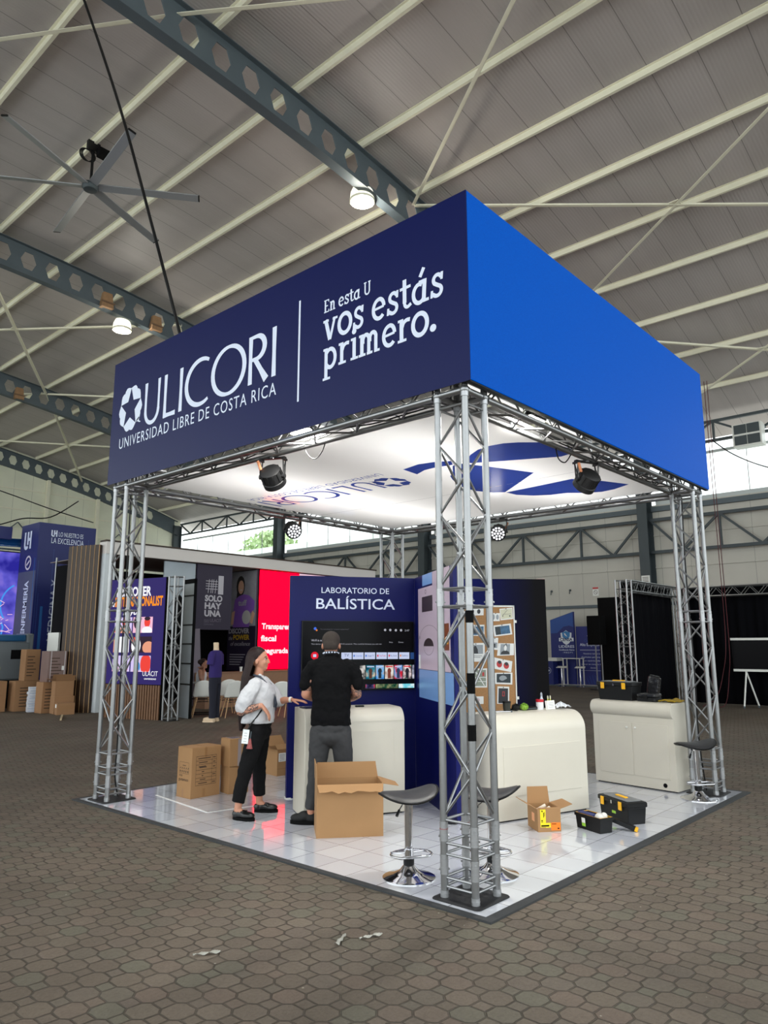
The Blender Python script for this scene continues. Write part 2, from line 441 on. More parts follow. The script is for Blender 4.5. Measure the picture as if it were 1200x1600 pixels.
# roof bracing: angle bars
def brace(p, q, r=0.045, label='cream diagonal roof brace', m=PURL, name='roof_brace'):
    mb = MB(); p, q = Vector(p), Vector(q); d = (q-p).normalized(); s_ = d.cross(Vector((0, 0, 1))).normalized(); u_ = s_.cross(d)
    for a0, a1, b0, b1 in ((-r, r, -0.006, 0.006), (r-0.012, r, -0.006, 2*r)):
        vs = []
        for e_ in (p, q):
            for a, b in ((a0, b0), (a1, b0), (a1, b1), (a0, b1)): vs.append(tuple(e_+s_*a+u_*b))
        mb.add(vs, [(0, 1, 2, 3), (7, 6, 5, 4), (0, 4, 5, 1), (1, 5, 6, 2), (2, 6, 7, 3), (3, 7, 4, 0)])
    return struct(mb.build(name, m), label, 'roof braces')
def zb(x): return zp(x)-0.25
def rb(x0, y0, x1, y1): brace((x0, y0, zb(x0)), (x1, y1, zb(x1)))
for by in (Y0-BAY, Y0, Y0+BAY, Y0+2*BAY):
    if by == Y0:
        rb(2.5, by, -5.0, by+BAY); continue
    for xa in (2.5, 9.95, 17.3):
        if xa > 17 and by > Y0: continue
        rb(xa, by, xa+7.4, by+BAY); rb(xa+7.4, by, xa, by+BAY)
        MB().box(-0.16, 0.16, -0.12, 0.12, -0.012, 0.012, Matrix.Translation((xa+3.7, by+BAY/2, zb(xa+3.7)-0.05))).build('brace_plate', PURL)['kind'] = 'structure'
# ------------------------------------------------------------------ far long wall with window band
XW = 24.9
def wall_material(name, rgb, axis, pitch):
    m = bpy.data.materials.new(name); m.use_nodes = True
    nt = m.node_tree; b = nt.nodes['Principled BSDF']; N = nt.nodes.new; L = nt.links.new
    tc = N('ShaderNodeTexCoord'); sp = N('ShaderNodeSeparateXYZ'); L(tc.outputs['Object'], sp.inputs[0])
    def M_(op, a, c):
        n = N('ShaderNodeMath'); n.operation = op; L(a, n.inputs[0]); n.inputs[1].default_value = c; return n.outputs[0]
    fr = M_('FRACT', M_('MULTIPLY', sp.outputs[axis], 1/pitch), 0)
    dist = M_('ABSOLUTE', M_('SUBTRACT', fr, 0.5), 0)
    mr = N('ShaderNodeMapRange'); mr.inputs[1].default_value = 0.486; mr.inputs[2].default_value = 0.495; L(dist, mr.inputs[0])
    nz = N('ShaderNodeTexNoise'); nz.inputs['Scale'].default_value = 0.7; nz.inputs['Detail'].default_value = 6; L(tc.outputs['Object'], nz.inputs['Vector'])
    rm = N('ShaderNodeValToRGB'); c = lin(rgb)
    rm.color_ramp.elements[0].position = 0.3; rm.color_ramp.elements[0].color = tuple(q*0.88 for q in c[:3])+(1,)
    rm.color_ramp.elements[1].position = 0.7; rm.color_ramp.elements[1].color = c; L(nz.outputs['Fac'], rm.inputs[0])
    mx = N('ShaderNodeMix'); mx.data_type = 'RGBA'; L(mr.outputs[0], mx.inputs[0]); L(rm.outputs[0], mx.inputs[6]); mx.inputs[7].default_value = tuple(q*0.6 for q in c[:3])+(1,)
    L(mx.outputs[2], b.inputs['Base Color']); b.inputs['Roughness'].default_value = 0.5
    return m
WALLM = wall_material('greige_wall_panels', (196, 192, 182), 1, 1.15)
GABM = wall_material('cream_gable_panels', (236, 236, 214), 0, 1.1)
struct(MB().box(XW, XW+0.12, -16, 43.2, -0.02, 7.2).build('wall_back', WALLM), 'grey panelled long wall behind the stands')
for i, yc in enumerate((Y0-BAY, Y0, Y0+BAY, Y0+2*BAY)):
    y0, y1 = yc+0.34, yc+BAY-0.34
    mb = MB().box(XW+0.02, XW+0.14, y0, y1, 7.2, 7.36).box(XW+0.0, XW+0.1, y0, y1, 9.0, 9.1)
    nn = 6
    for k in range(1, nn):
        yy = y0+(y1-y0)*k/nn; mb.box(XW+0.05, XW+0.08, yy-0.015, yy+0.015, 7.36, 9.0)
    w = struct(mb.build('window_%d' % (i+1), mat('pale_window_frame', (190, 196, 196), 0.5)), 'clerestory window band above the grey long wall')
    gm = MATS.get('clear_window_sheet')
    if gm is None:
        gm = bpy.data.materials.new('clear_window_sheet'); gm.use_nodes = True; nt = gm.node_tree; nt.nodes.clear()
        o_ = nt.nodes.new('ShaderNodeOutputMaterial'); ms = nt.nodes.new('ShaderNodeMixShader'); tr = nt.nodes.new('ShaderNodeBsdfTransparent'); gl = nt.nodes.new('ShaderNodeBsdfGlossy')
        gl.inputs['Roughness'].default_value = 0.08; tr.inputs['Color'].default_value = (0.96, 0.99, 0.98, 1); ms.inputs[0].default_value = 0.07
        nt.links.new(tr.outputs[0], ms.inputs[1]); nt.links.new(gl.outputs[0], ms.inputs[2]); nt.links.new(ms.outputs[0], o_.inputs[0]); MATS['clear_window_sheet'] = gm
    MB().box(XW+0.06, XW+0.068, y0, y1, 7.36, 9.0).build('window_pane', gm, w)
def bar(mb, p, q, w=0.05):
    p, q = Vector(p), Vector(q); d = (q-p).normalized()
    s_ = Vector((1, 0, 0)) if abs(d.x) < 0.9 else Vector((0, 1, 0)); u_ = d.cross(s_).normalized(); vs = []
    for e_ in (p, q):
        for a, b in ((-w, -w), (w, -w), (w, w), (-w, w)): vs.append(tuple(e_+s_*a+u_*b))
    mb.add(vs, [(0, 1, 2, 3), (7, 6, 5, 4), (0, 4, 5, 1), (1, 5, 6, 2), (2, 6, 7, 3), (3, 7, 4, 0)])
def column(y, lb):
    mb = MB(); x1 = XW-0.02
    mb.box(x1-0.62, x1-0.6, y-0.2, y+0.2, 0, zp(XW)-0.2).box(x1-0.02, x1, y-0.2, y+0.2, 0, zp(XW)-0.2).box(x1-0.6, x1-0.02, y-0.015, y+0.015, 0, zp(XW)-0.2)
    mb.box(x1-0.66, x1+0.02, y-0.26, y+0.26, -0.004, 0.03)
    return struct(mb.build('wall_column', STEEL_D), lb)
CL = ('dark steel column on the long wall nearest the right edge', 'dark steel column on the long wall behind the right truss tower', 'dark steel column on the long wall behind the rear truss tower', 'dark steel column on the long wall between the two left windows', 'dark steel column in the far corner of the hall')
for i, lb in enumerate(CL): column(Y0+BAY*(i-1), lb)
def girder(yc, z0, z1, xx, lb, w=0.06):
    mb = MB(); y0, y1 = yc+0.2, yc+BAY-0.2
    bar(mb, (xx, y0, z0), (xx, y1, z0), w); bar(mb, (xx, y0, z1), (xx, y1, z1), w)
    st = BAY/4
    for k in range(4):
        a = yc+k*st; m_ = a+st/2; b = a+st
        bar(mb, (xx, max(a, y0), z1), (xx, m_, z0), w*0.72); bar(mb, (xx, m_, z0), (xx, min(b, y1), z1), w*0.72)
        if k < 3: bar(mb, (xx, b, z0), (xx, b, z1), w*0.72)
    return struct(mb.build('wall_girder', STEEL_D), lb)
for i in range(4):
    yc = Y0+BAY*(i-1); nm = ('rightmost', 'second', 'third', 'last')[i]
    girder(yc, 5.25, 6.55, XW-0.30, 'steel lattice girder between columns of the long wall, %s bay from the right' % nm)
    girder(yc, 9.43, 10.2, XW-0.12, 'steel eave truss above the window band, %s bay from the right' % nm, 0.055)
    for z, hh, dx in ((3.22, 0.06, 0.10), (4.66, 0.03, 0.05), (5.95, 0.03, 0.05), (7.02, 0.10, 0.16)):
        struct(MB().box(XW-dx, XW, yc+0.2, yc+BAY-0.2, z-hh, z+hh).build('trim_1', STEEL if hh > 0.05 else WALLM), 'horizontal wall girt on the long wall', 'girts of the long wall')
# air conditioning box under the eave
t = thing('ventilation_unit', 'white ventilation unit with dark louvres under the right eave', 'vent', (XW-0.75, 4.3, 8.85))
MB().box(0, 0.5, -0.5, 0.5, 0, 0.85).build('housing', WHITE, t)
mb = MB()
for k in range(2):
    for j in range(2): mb.box(-0.03, 0.0, -0.44+0.45*j, -0.02+0.45*j, 0.06+0.42*k, 0.40+0.42*k)
mb.build('louvre', STEEL_D, t)
MB().box(0.5, 0.7, -0.5, 0.5, 0.7, 0.8).build('bracket', STEEL, t)
# ------------------------------------------------------------------ gable wall at the far left
YG = 42.75
mb = MB(); vs = []
GX = [-16+i*1.0 for i in range(41)]+[24.9]
for x in GX: vs += [(x, YG, 0), (x, YG, zp(x)+0.2), (x, YG+0.12, zp(x)+0.2), (x, YG+0.12, 0)]
fs = []
for i in range(len(GX)-1):
    fs += [(4*i, 4*i+4, 4*i+5, 4*i+1), (4*i+3, 4*i+2, 4*i+6, 4*i+7)]
mb.add(vs, fs)
struct(mb.build('wall_left', GABM), 'cream panelled end wall of the hall')
for x in (2.0, 5.3, 8.6, 11.9, 15.2, 18.5, 21.7):
    mb = MB().box(x-0.1, x+0.1, YG-0.24, YG-0.02, 0, zp(x)-0.98)
    struct(mb.build('end_wall_post', PURL), 'cream steel post on the end wall', 'posts of the end wall')
for z in (7.4, 8.6, 9.8, 11.05):
    xm = 24.3
    if z > 9.4: xm = sqrt(max(0, (14.35-0.97-z)/0.0065))
    struct(MB().box(-15, min(24.3, xm), YG-0.06, YG-0.01, z-0.035, z+0.035).build('trim_2', PURL), 'horizontal girt of the end wall', 'girts of the end wall')
def gbar(x0, z0, x1, z1):
    mb = MB(); bar(mb, (x0, YG-0.14, z0), (x1, YG-0.14, z1), 0.035)
    struct(mb.build('wall_brace', STEEL), 'thin steel cross brace on the end wall', 'braces of the end wall')
for x in (8.6, 11.9, 15.2, 18.5):
    gbar(x, 7.4, x+1.65, 9.0); gbar(x+1.65, 9.0, x+3.2, 7.4)
# ------------------------------------------------------------------ outdoors beyond the clerestory windows
struct(MB().box(25.05, 75, -40, 90, -0.5, -0.3).build('ground', mat('pale_bounce_yard', (196, 192, 182), 0.8, var=0.08, vs=0.6)), 'unseen yard outside the long wall, added pale to bounce light')  # unseen yard added in a pale tone to bounce daylight onto the roof underside
struct(MB().box(33, 33.3, 22, 75, -0.3, 9.4).build('neighbour_wall', mat('white_cladding', (232, 236, 230), 0.6, var=0.04)), 'white clad building outside the windows')
# ------------------------------------------------------------------ booth floor
BX0, BX1, BY0, BY1 = -0.222, 4.80, -0.262, 4.86
def tile_material():
    m = bpy.data.materials.new('white_ceramic_tiles'); m.use_nodes = True
    nt = m.node_tree; b = nt.nodes['Principled BSDF']; N = nt.nodes.new; L = nt.links.new
    tc = N('ShaderNodeTexCoord'); sp = N('ShaderNodeSeparateXYZ'); L(tc.outputs['Object'], sp.inputs[0])
    def M_(op, a, c):
        n = N('ShaderNodeMath'); n.operation = op; L(a, n.inputs[0])
        if isinstance(c, (int, float)): n.inputs[1].default_value = c
        else: L(c, n.inputs[1])
        return n.outputs[0]
    qx = M_('MULTIPLY', M_('SUBTRACT', sp.outputs[0], 0.033), 1/0.3); qy = M_('MULTIPLY', M_('SUBTRACT', sp.outputs[1], 0.017), 1/0.3)
    dx = M_('ABSOLUTE', M_('SUBTRACT', M_('FRACT', qx, 0), 0.5), 0); dy = M_('ABSOLUTE', M_('SUBTRACT', M_('FRACT', qy, 0), 0.5), 0)
    mr = N('ShaderNodeMapRange'); mr.inputs[1].default_value = 0.4915; mr.inputs[2].default_value = 0.4955; L(M_('MAXIMUM', dx, dy), mr.inputs[0])
    cb = N('ShaderNodeCombineXYZ'); L(M_('FLOOR', qx, 0), cb.inputs[0]); L(M_('FLOOR', qy, 0), cb.inputs[1])
    wn_ = N('ShaderNodeTexWhiteNoise'); wn_.noise_dimensions = '2D'; L(cb.outputs[0], wn_.inputs['Vector'])
    rm = N('ShaderNodeValToRGB'); rm.color_ramp.elements[0].color = lin((196, 199, 208)); rm.color_ramp.elements[1].color = lin((210, 213, 220)); L(wn_.outputs['Value'], rm.inputs[0])
    nz = N('ShaderNodeTexNoise'); nz.inputs['Scale'].default_value = 1.6; nz.inputs['Detail'].default_value = 6; L(tc.outputs['Object'], nz.inputs['Vector'])
    sm = N('ShaderNodeMix'); sm.data_type = 'RGBA'; sm.blend_type = 'MULTIPLY'; sm.inputs[0].default_value = 0.35; L(rm.outputs[0], sm.inputs[6]); L(nz.outputs['Color'], sm.inputs[7])
    sm2 = N('ShaderNodeMix'); sm2.data_type = 'RGBA'; L(mr.outputs[0], sm2.inputs[0]); L(rm.outputs[0], sm2.inputs[6]); sm2.inputs[7].default_value = lin((86, 82, 82))
    L(sm2.outputs[2], b.inputs['Base Color'])
    rr = N('ShaderNodeMapRange'); rr.inputs[3].default_value = 0.05; rr.inputs[4].default_value = 0.14; L(nz.outputs['Fac'], rr.inputs[0]); L(rr.outputs[0], b.inputs['Roughness'])
    bp = N('ShaderNodeBump'); bp.inputs['Strength'].default_value = 0.4; bp.inputs['Distance'].default_value = 0.003; bp.invert = True; L(mr.outputs[0], bp.inputs['Height']); L(bp.outputs[0], b.inputs['Normal'])
    b.inputs['Coat Weight'].default_value = 0.6; b.inputs['Coat Roughness'].default_value = 0.04
    return m
t = thing('booth_floor', 'raised square of glossy white floor tiles under the blue booth', 'floor', (0, 0, -0.004))
MB().box(BX0, BX1, BY0, BY1, 0, 0.012).build('tile_surface', tile_material(), t)
mb = MB(); e = 0.052; ev = 0.070
for (a, b_, c, d) in ((BX0-e, BX1+e, BY0-ev, BY0), (BX0-e, BX1+e, BY1, BY1+e), (BX0-e, BX0, BY0, BY1), (BX1, BX1+e, BY0, BY1)):
    mb.box(a, b_, c, d, 0, 0.013)
mb.build('edge_trim', RUBBER, t)
ZF = 0.008
# flat white tape lines on the tiles
mb = MB()
for p, q in (((0.42, 4.42), (0.30, 3.30)), ((0.30, 3.30), (0.95, 3.16))):
    p, q = Vector(p), Vector(q); d = (q-p).normalized(); s_ = Vector((-d.y, d.x))*0.012
    mb.add([(p.x-s_.x, p.y-s_.y, ZF+0.001), (q.x-s_.x, q.y-s_.y, ZF+0.001), (q.x+s_.x, q.y+s_.y, ZF+0.001), (p.x+s_.x, p.y+s_.y, ZF+0.001)], [(0, 1, 2, 3)])
tag(mb.build('cable_strip', mat('white_cable_strip', (236, 236, 236), 0.4), solid=0.004), 'thin white cable strip lying on the tiles between boxes and woman', 'cable strip')

# ------------------------------------------------------------------ truss towers
H_ = 0.1195; RC = 0.0245
def chord(mb, z0, z1, x, y, joints=()):
    mb.cyl((x, y, z0), (x, y, z1), RC, n=14)
def tower_proto():
    t = thing('truss_tower', 'aluminium box truss tower at the near corner of the booth', 'truss tower', (0, 0, ZF), 0, 'truss towers of the booth')
    for sx, sy in ((-1, -1), (-1, 1), (1, -1), (1, 1)):
        mb = MB(); x, y = sx*H_, sy*H_
        mb.cyl((x, y, 0.012), (x, y, 3.345), RC, n=16)
        mb.build('chord', ALU, t, smooth=40)
        for zj in (0.205, 0.405, 1.91):
            mb = MB()
            mb.cyl((x, y, zj-0.055), (x, y, zj+0.055), RC+0.0022, n=16)
            for dz in (-0.055, -0.02, 0.02, 0.055): mb.cyl((x, y, zj+dz-0.0035), (x, y, zj+dz+0.0035), RC+0.0042, n=16)
            for dz in (-0.03, 0.035):
                a = 0.8 if dz > 0 else -0.7
                mb.cyl((x-cos(a)*0.036, y-sin(a)*0.036, zj+dz), (x+cos(a)*0.036, y+sin(a)*0.036, zj+dz), 0.006, n=6)
            mb.build('coupler', ALU_W, t, smooth=40)
        mb = MB()
        mb.cyl((x, y, 0.0), (x, y, 0.05), RC+0.003, n=16); mb.cyl((x, y, 0.028), (x, y, 0.034), RC+0.005, n=16)
        mb.build('foot', ALU_W, t, smooth=40)
        MB().cyl((x, y, 3.30), (x, y, 3.35), RC+0.004, n=16).build('coupler', ALU_W, t, smooth=40)
    corners = [(-1, -1), (1, -1), (1, 1), (-1, 1)]
    rl = 0.0092
    for k in range(4):
        (ax, ay), (bx_, by_) = corners[k], corners[(k+1) % 4]
        A = Vector((ax*H_, ay*H_, 0)); B = Vector((bx_*H_, by_*H_, 0))
        def P(s_, z): return tuple(A.lerp(B, s_)+Vector((0, 0, z)))
        for z in (0.075, 0.128, 0.268, 0.335, 0.475, 1.848, 1.968, 3.255): MB().cyl(P(0.06, z), P(0.94, z), rl, n=8).build('rung', ALU, t, smooth=40)
        for (z0, z1, nseg) in ((0.50, 1.83, 5), (1.99, 3.23, 5)):
            st = (z1-z0)/nseg; s_ = k % 2; mb = MB()
            for i in range(nseg):
                u0, u1 = ((0.06, 0.94) if (i+s_) % 2 else (0.94, 0.06))
                mb.cyl(P(u0, z0+i*st+0.008), P(u1, z0+(i+1)*st-0.008), rl, n=8)
            mb.build('bracing', ALU, t, smooth=40)
    mb = MB().rbox(-0.185, 0.185, -0.185, 0.185, -0.006, 0.010, 0.03)
    mb.build('base_plate', mat('black_base_plate', (40, 40, 42), 0.6, 0.3, var=0.2, vs=20), t)
    mb = MB()   # corner block joining the top beams
    for sx, sy in ((-1, -1), (-1, 1), (1, -1), (1, 1)):
        x, y = sx*H_, sy*H_
        mb.cyl((x, y, 3.345), (x, y, 3.60), RC, n=12)
        for z in (3.352, 3.592): mb.ell((x, y, z), 0.034, 10, 8)
    for z in (3.352, 3.592):
        for k in range(4):
            (ax, ay), (bx_, by_) = corners[k], corners[(k+1) % 4]
            mb.cyl((ax*H_, ay*H_, z), (bx_*H_, by_*H_, z), RC, n=12)
            mb.cyl((ax*H_*1.0, ay*H_, z), (ax*H_-0.034*(ax), ay*H_, z), 0.03, n=10)
    mb.build('corner_block', ALU, t, smooth=40)
    return t
LX, LY = 4.50, 4.59
tw = tower_proto()
dup(tw, (0, LY, ZF), 0, 'aluminium box truss tower at the left corner, left of the stacked cardboard boxes')
tw3 = dup(tw, (LX, 0, ZF), 0, 'aluminium box truss tower at the right corner, behind the rightmost stool')
dup(tw, (LX, LY, ZF), 0, 'aluminium box truss tower at the rear corner, mostly hidden behind the lab wall')
# black tape marks on the near tower's front tube
for z0, z1 in ((1.735, 1.815), (1.28, 1.41), (0.985, 1.085)):
    MB().cyl((-H_, -H_, z0), (-H_, -H_, z1), RC+0.003, n=14).build('tape_mark', BLACKM, tw)['label'] = 'black tape wrapped on the front tube'
t_ = MB().cyl((-H_, H_, 0.418), (-H_, H_, 0.428), RC+0.004, n=14).cyl((H_, H_, 0.418), (H_, H_, 0.428), RC+0.004, n=14)
t_.build('red_mark', mat('red_paint', (150, 40, 40), 0.5), tw)
# ------------------------------------------------------------------ horizontal truss beams
def beam_proto(L, label):
    t = thing('truss_beam', label, 'truss beam', (0, 0, 0), 0, 'truss beams of the booth')
    for dy in (-1, 1):
        for z in (3.352, 3.592):
            MB().cyl((0, dy*H_, z), (L, dy*H_, z), RC, n=12).build('chord', ALU, t, smooth=40)
    def lac(p0, p1, off):
        mb = MB(); n_ = int(round(L/0.25)); st = L/n_
        for i in range(n_):
            a, b = (p0, p1) if (i+off) % 2 == 0 else (p1, p0)
            mb.cyl((i*st+0.008, a[0]*0.95, a[1]), ((i+1)*st-0.008, b[0]*0.95, b[1]), 0.0088, n=7)
        mb.cyl((0.01, p0[0]*0.93, p0[1]), (0.01, p1[0]*0.93, p1[1]), 0.0088, n=7); mb.cyl((L-0.01, p0[0]*0.93, p0[1]), (L-0.01, p1[0]*0.93, p1[1]), 0.0088, n=7)
        mb.build('bracing', ALU, t, smooth=40)
    lac((-H_, 3.352), (H_, 3.352), 0); lac((-H_, 3.592), (H_, 3.592), 1)
    lac((-H_, 3.365), (-H_, 3.58), 0); lac((H_, 3.365), (H_, 3.58), 1)
    return t
g = 0.155
b1 = beam_proto(LY-2*g, 'aluminium truss beam under the navy lettered banner'); b1.location = (0, g, 0); b1.rotation_euler = (0, 0, pi/2)
dup(b1, (LX, g, 0), pi/2, 'aluminium truss beam along the rear right edge of the canopy')
b2 = beam_proto(LX-2*g, 'aluminium truss beam under the bright blue screen'); b2.location = (g, 0, 0)
dup(b2, (g, LY, 0), 0, 'aluminium truss beam along the rear left edge of the canopy')

# ------------------------------------------------------------------ lettering shapes
def arc(cx, cy, rx, ry, a0, a1, n=14):
    return [(cx+rx*cos(radians(a0+(a1-a0)*i/n)), cy+ry*sin(radians(a0+(a1-a0)*i/n))) for i in range(n+1)]
_ZI = 0
def stroke(mb, pts, w, M, z=0.0, closed=False, ws=None):
    """a pen stroke of width w (or widths ws) along 2D points"""
    n = len(pts); vs = []
    global _ZI; _ZI = (_ZI+1) % 40; z += 0.00003*_ZI
    for i, p in enumerate(pts):
        a = pts[i-1] if (i > 0 or closed) else p; b = pts[(i+1) % n] if (i < n-1 or closed) else p
        dx, dy = b[0]-a[0], b[1]-a[1]; l = hypot(dx, dy) or 1; nx, ny = -dy/l, dx/l
        h = (ws[i] if ws else w)/2
        vs += [(p[0]+nx*h, p[1]+ny*h, z), (p[0]-nx*h, p[1]-ny*h, z)]
    fs = []
    for i in range(n if closed else n-1):
        j = (i+1) % n; fs.append((2*i+1, 2*j+1, 2*j, 2*i))
    mb.add(vs, fs, M)
def ulicori(mb, x0, x1, y0, h, M):
    """the tall flared capitals of the university name"""
    W0 = x1-x0
    def X(f): return x0+f*W0
    def Q(pts): return [(X(a), y0+b*h) for a, b in pts]
    k = W0
    tk, th = 0.030*k, 0.017*k; KS = 0.86
    def st(p, q, w0, w1=None):
        pts = [p, ((p[0]+q[0])/2, (p[1]+q[1])/2), q]; w1 = w1 or w0
        stroke(mb, Q(pts), 0, M, ws=[w0*KS, (w0+w1)/2*0.82*KS, w1*KS])
    def cur(pts, f): stroke(mb, Q(pts), 0, M, ws=[KS*f(i/(len(pts)-1)) for i in range(len(pts))])
    # U
    st((0.012, 1.0), (0.012, 0.30), 0.030*k, 0.024*k)
    cur(arc(0.070, 0.31, 0.058, 0.31, 180, 360, 18), lambda t: 0.026*k-0.010*k*sin(pi*t)*0.2)
    st((0.128, 0.30), (0.128, 1.0), 0.022*k, 0.027*k)
    # L
    st((0.186, 1.0), (0.186, 0.0), 0.030*k); st((0.175, 0.035), (0.275, 0.035), 0.030*k*0.9, 0.030*k*0.9)
    # I
    st((0.318, 1.0), (0.318, 0.0), 0.031*k)
    # C
    cur(arc(0.475, 0.5, 0.112, 0.5, 58, 302, 30), lambda t: (0.018+0.014*sin(pi*t))*k)
    # O
    pts = arc(0.680, 0.5, 0.112, 0.505, 0, 360, 40)[:-1]
    stroke(mb, Q(pts), 0, M, closed=True, ws=[KS*(0.018+0.014*abs(cos(2*pi*i/len(pts))))*k for i in range(len(pts))])
    # R
    st((0.833, 1.0), (0.833, 0.0), 0.031*k)
    cur([(0.833, 0.965)]+arc(0.872, 0.73, 0.052, 0.235, 90, -90, 14)+[(0.833, 0.495)], lambda t: (0.017+0.016*sin(pi*t))*k)
    st((0.862, 0.50), (0.938, 0.0), 0.028*k, 0.040*k)
    # I
    st((0.985, 1.0), (0.985, 0.0), 0.031*k)
def star_emblem(mb, cx, cy, rx, ry, M):
    """round flower of five petals around an open star"""
    def S(r, a): return (cx+rx*r*cos(radians(a)), cy+ry*r*sin(radians(a)))
    for k in range(5):
        a = 90+72*k
        tip = S(0.90, a); nxt = S(0.90, a+72); inn = S(0.40, a+36)
        pts = [tip]
        for (ca, r_) in ((a+14, 0.98), (a+22, 1.02), (a+31, 0.98), (a+36, 0.93), (a+41, 0.98), (a+50, 1.02), (a+58, 0.98)): pts.append(S(r_, ca))
        pts += [nxt, inn]
        # fan from the inner vertex keeps the shape valid
        V = [(p[0], p[1], 0) for p in pts]; n_ = len(V)
        mb.add(V, [(n_-1, i, i+1) for i in range(n_-2)], M)
    # little tail
    V = [S(0.86, -50), S(1.06, -44), S(1.20, -41), S(1.22, -38), S(1.08, -40), S(0.95, -32)]
    mb.add([(p[0], p[1], 0) for p in V], [tuple(range(6))], M)
SLAB = {}
def slab_glyphs():
    w = 0.20; h = 0.115       # stem, thin
    G = {}
    def s(p, w_=w): return ('s', p, w_)
    G['v'] = (0.98, [s([(0.20, 1), (0.49, 0.0)], 0.215), s([(0.80, 1), (0.50, 0.0)], 0.145), s([(0.03, 0.94), (0.40, 0.94)], h), s([(0.66, 0.94), (0.98, 0.94)], h)])
    G['o'] = (0.96, [('o', (0.48, 0.5, 0.375, 0.455), 0.20)])
    S_ = [(0.60, 0.80)]+[(0.40+0.20*cos(radians(a)), 0.735+0.205*sin(radians(a))) for a in range(50, 221, 17)]+[(0.40, 0.50)]+[(0.38+0.225*cos(radians(a)), 0.265+0.215*sin(radians(a))) for a in range(48, -141, -17)]+[(0.13, 0.17)]
    G['s'] = (0.76, [s(S_, 0.165), s([(0.615, 0.68), (0.64, 1.0)], 0.12), s([(0.09, 0.02), (0.12, 0.33)], 0.12)])
    G['e'] = (0.88, [s([(0.13, 0.52), (0.74, 0.56)], 0.115), s([(0.74, 0.56)]+arc(0.45, 0.56, 0.29, 0.38, 0, 90, 8)+arc(0.45, 0.50, 0.335, 0.43, 90, 315, 20), 0.18)])
    G['t'] = (0.66, [s([(0.28, 1.32), (0.28, 0.28)], w), s([(0.28, 0.30)]+arc(0.44, 0.27, 0.16, 0.19, 180, 300, 8)+[(0.64, 0.17)], 0.15), s([(0.02, 0.93), (0.62, 0.96)], 0.13)])
    G['a'] = (0.98, [s(arc(0.42, 0.45, 0.31, 0.40, 60, 330, 22), 0.18), s([(0.40, 0.93), (0.70, 0.93)], 0.14), s([(0.72, 1.0), (0.66, 0.12)], w), s([(0.62, 0.07), (0.93, 0.08)], 0.13)])
    G['á'] = (0.98, G['a'][1]+[s([(0.47, 1.14), (0.68, 1.50)], 0.17)])
    G['p'] = (1.02, [s([(0.24, 1.0), (0.24, -0.46)], w), s([(0.05, 0.94), (0.30, 0.94)], h), s([(0.03, -0.44), (0.52, -0.44)], h), s(arc(0.52, 0.48, 0.32, 0.43, 140, -140, 22), 0.19)])
    G['r'] = (0.78, [s([(0.25, 1.0), (0.25, 0.0)], w), s([(0.05, 0.94), (0.30, 0.94)], h), s([(0.04, 0.06), (0.52, 0.06)], h), s([(0.27, 0.60)]+arc(0.58, 0.62, 0.28, 0.28, 165, 75, 6)+[(0.72, 0.88)], 0.17)])
    G['i'] = (0.52, [s([(0.26, 1.0), (0.26, 0.0)], w), s([(0.05, 0.94), (0.30, 0.94)], h), s([(0.04, 0.06), (0.50, 0.06)], h), ('d', (0.25, 1.30, 0.135), 0)])
    def hump(x): return s([(x, 0.55)]+arc(x+0.185, 0.66, 0.19, 0.27, 170, 20, 8)+[(x+0.36, 0.5), (x+0.36, 0.0)], 0.185)
    G['n'] = (0.92, [s([(0.22, 1.0), (0.22, 0.0)], w), s([(0.04, 0.94), (0.28, 0.94)], h), s([(0.02, 0.06), (0.44, 0.06)], h), hump(0.28), s([(0.52, 0.06), (0.86, 0.06)], h)])
    G['m'] = (1.40, G['n'][1]+[hump(0.70), s([(0.96, 0.06), (1.28, 0.06)], h)])
    G['.'] = (0.44, [('d', (0.20, 0.14, 0.16), 0)])
    G['E'] = (0.92, [s([(0.24, 1.38), (0.24, 0.0)], w), s([(0.05, 1.32), (0.78, 1.32)], h), s([(0.24, 0.70), (0.64, 0.70)], h), s([(0.05, 0.06), (0.80, 0.06)], h), s([(0.75, 1.36), (0.75, 1.10)], h), s([(0.78, 0.04), (0.78, 0.30)], h)])
    G['U'] = (1.12, [s([(0.24, 1.34), (0.24, 0.42)]+arc(0.54, 0.40, 0.30, 0.32, 180, 360, 12)+[(0.84, 1.34)], 0.17), s([(0.06, 1.32), (0.44, 1.32)], h), s([(0.66, 1.32), (1.02, 1.32)], h)])
    G[' '] = (0.42, [])
    return G
SLAB = slab_glyphs()
def slab(mb, s_, x, y, xh, width, M):
    tot = sum(SLAB[c][0] for c in s_); k = width/tot; px = x
    for c in s_:
        adv, parts = SLAB[c]
        for p in parts:
            if p[0] == 's': 
                pts = [(px+a*k, y+b*xh) for a, b in p[1]]; stroke(mb, pts, p[2]*xh, M)
            elif p[0] == 'o':
                cx, cy, rx, ry = p[1]; pts = [(px+cx*k+rx*k*cos(2*pi*i/28), y+cy*xh+ry*xh*sin(2*pi*i/28)) for i in range(28)]
                stroke(mb, pts, p[2]*xh, M, closed=True)
            elif p[0] == 'd':
                cx, cy, r_ = p[1]; mb.add([(px+cx*k+r_*xh*cos(2*pi*i/16), y+cy*xh+r_*xh*sin(2*pi*i/16), 0) for i in range(16)], [tuple(range(16))], M)
        px += adv*k
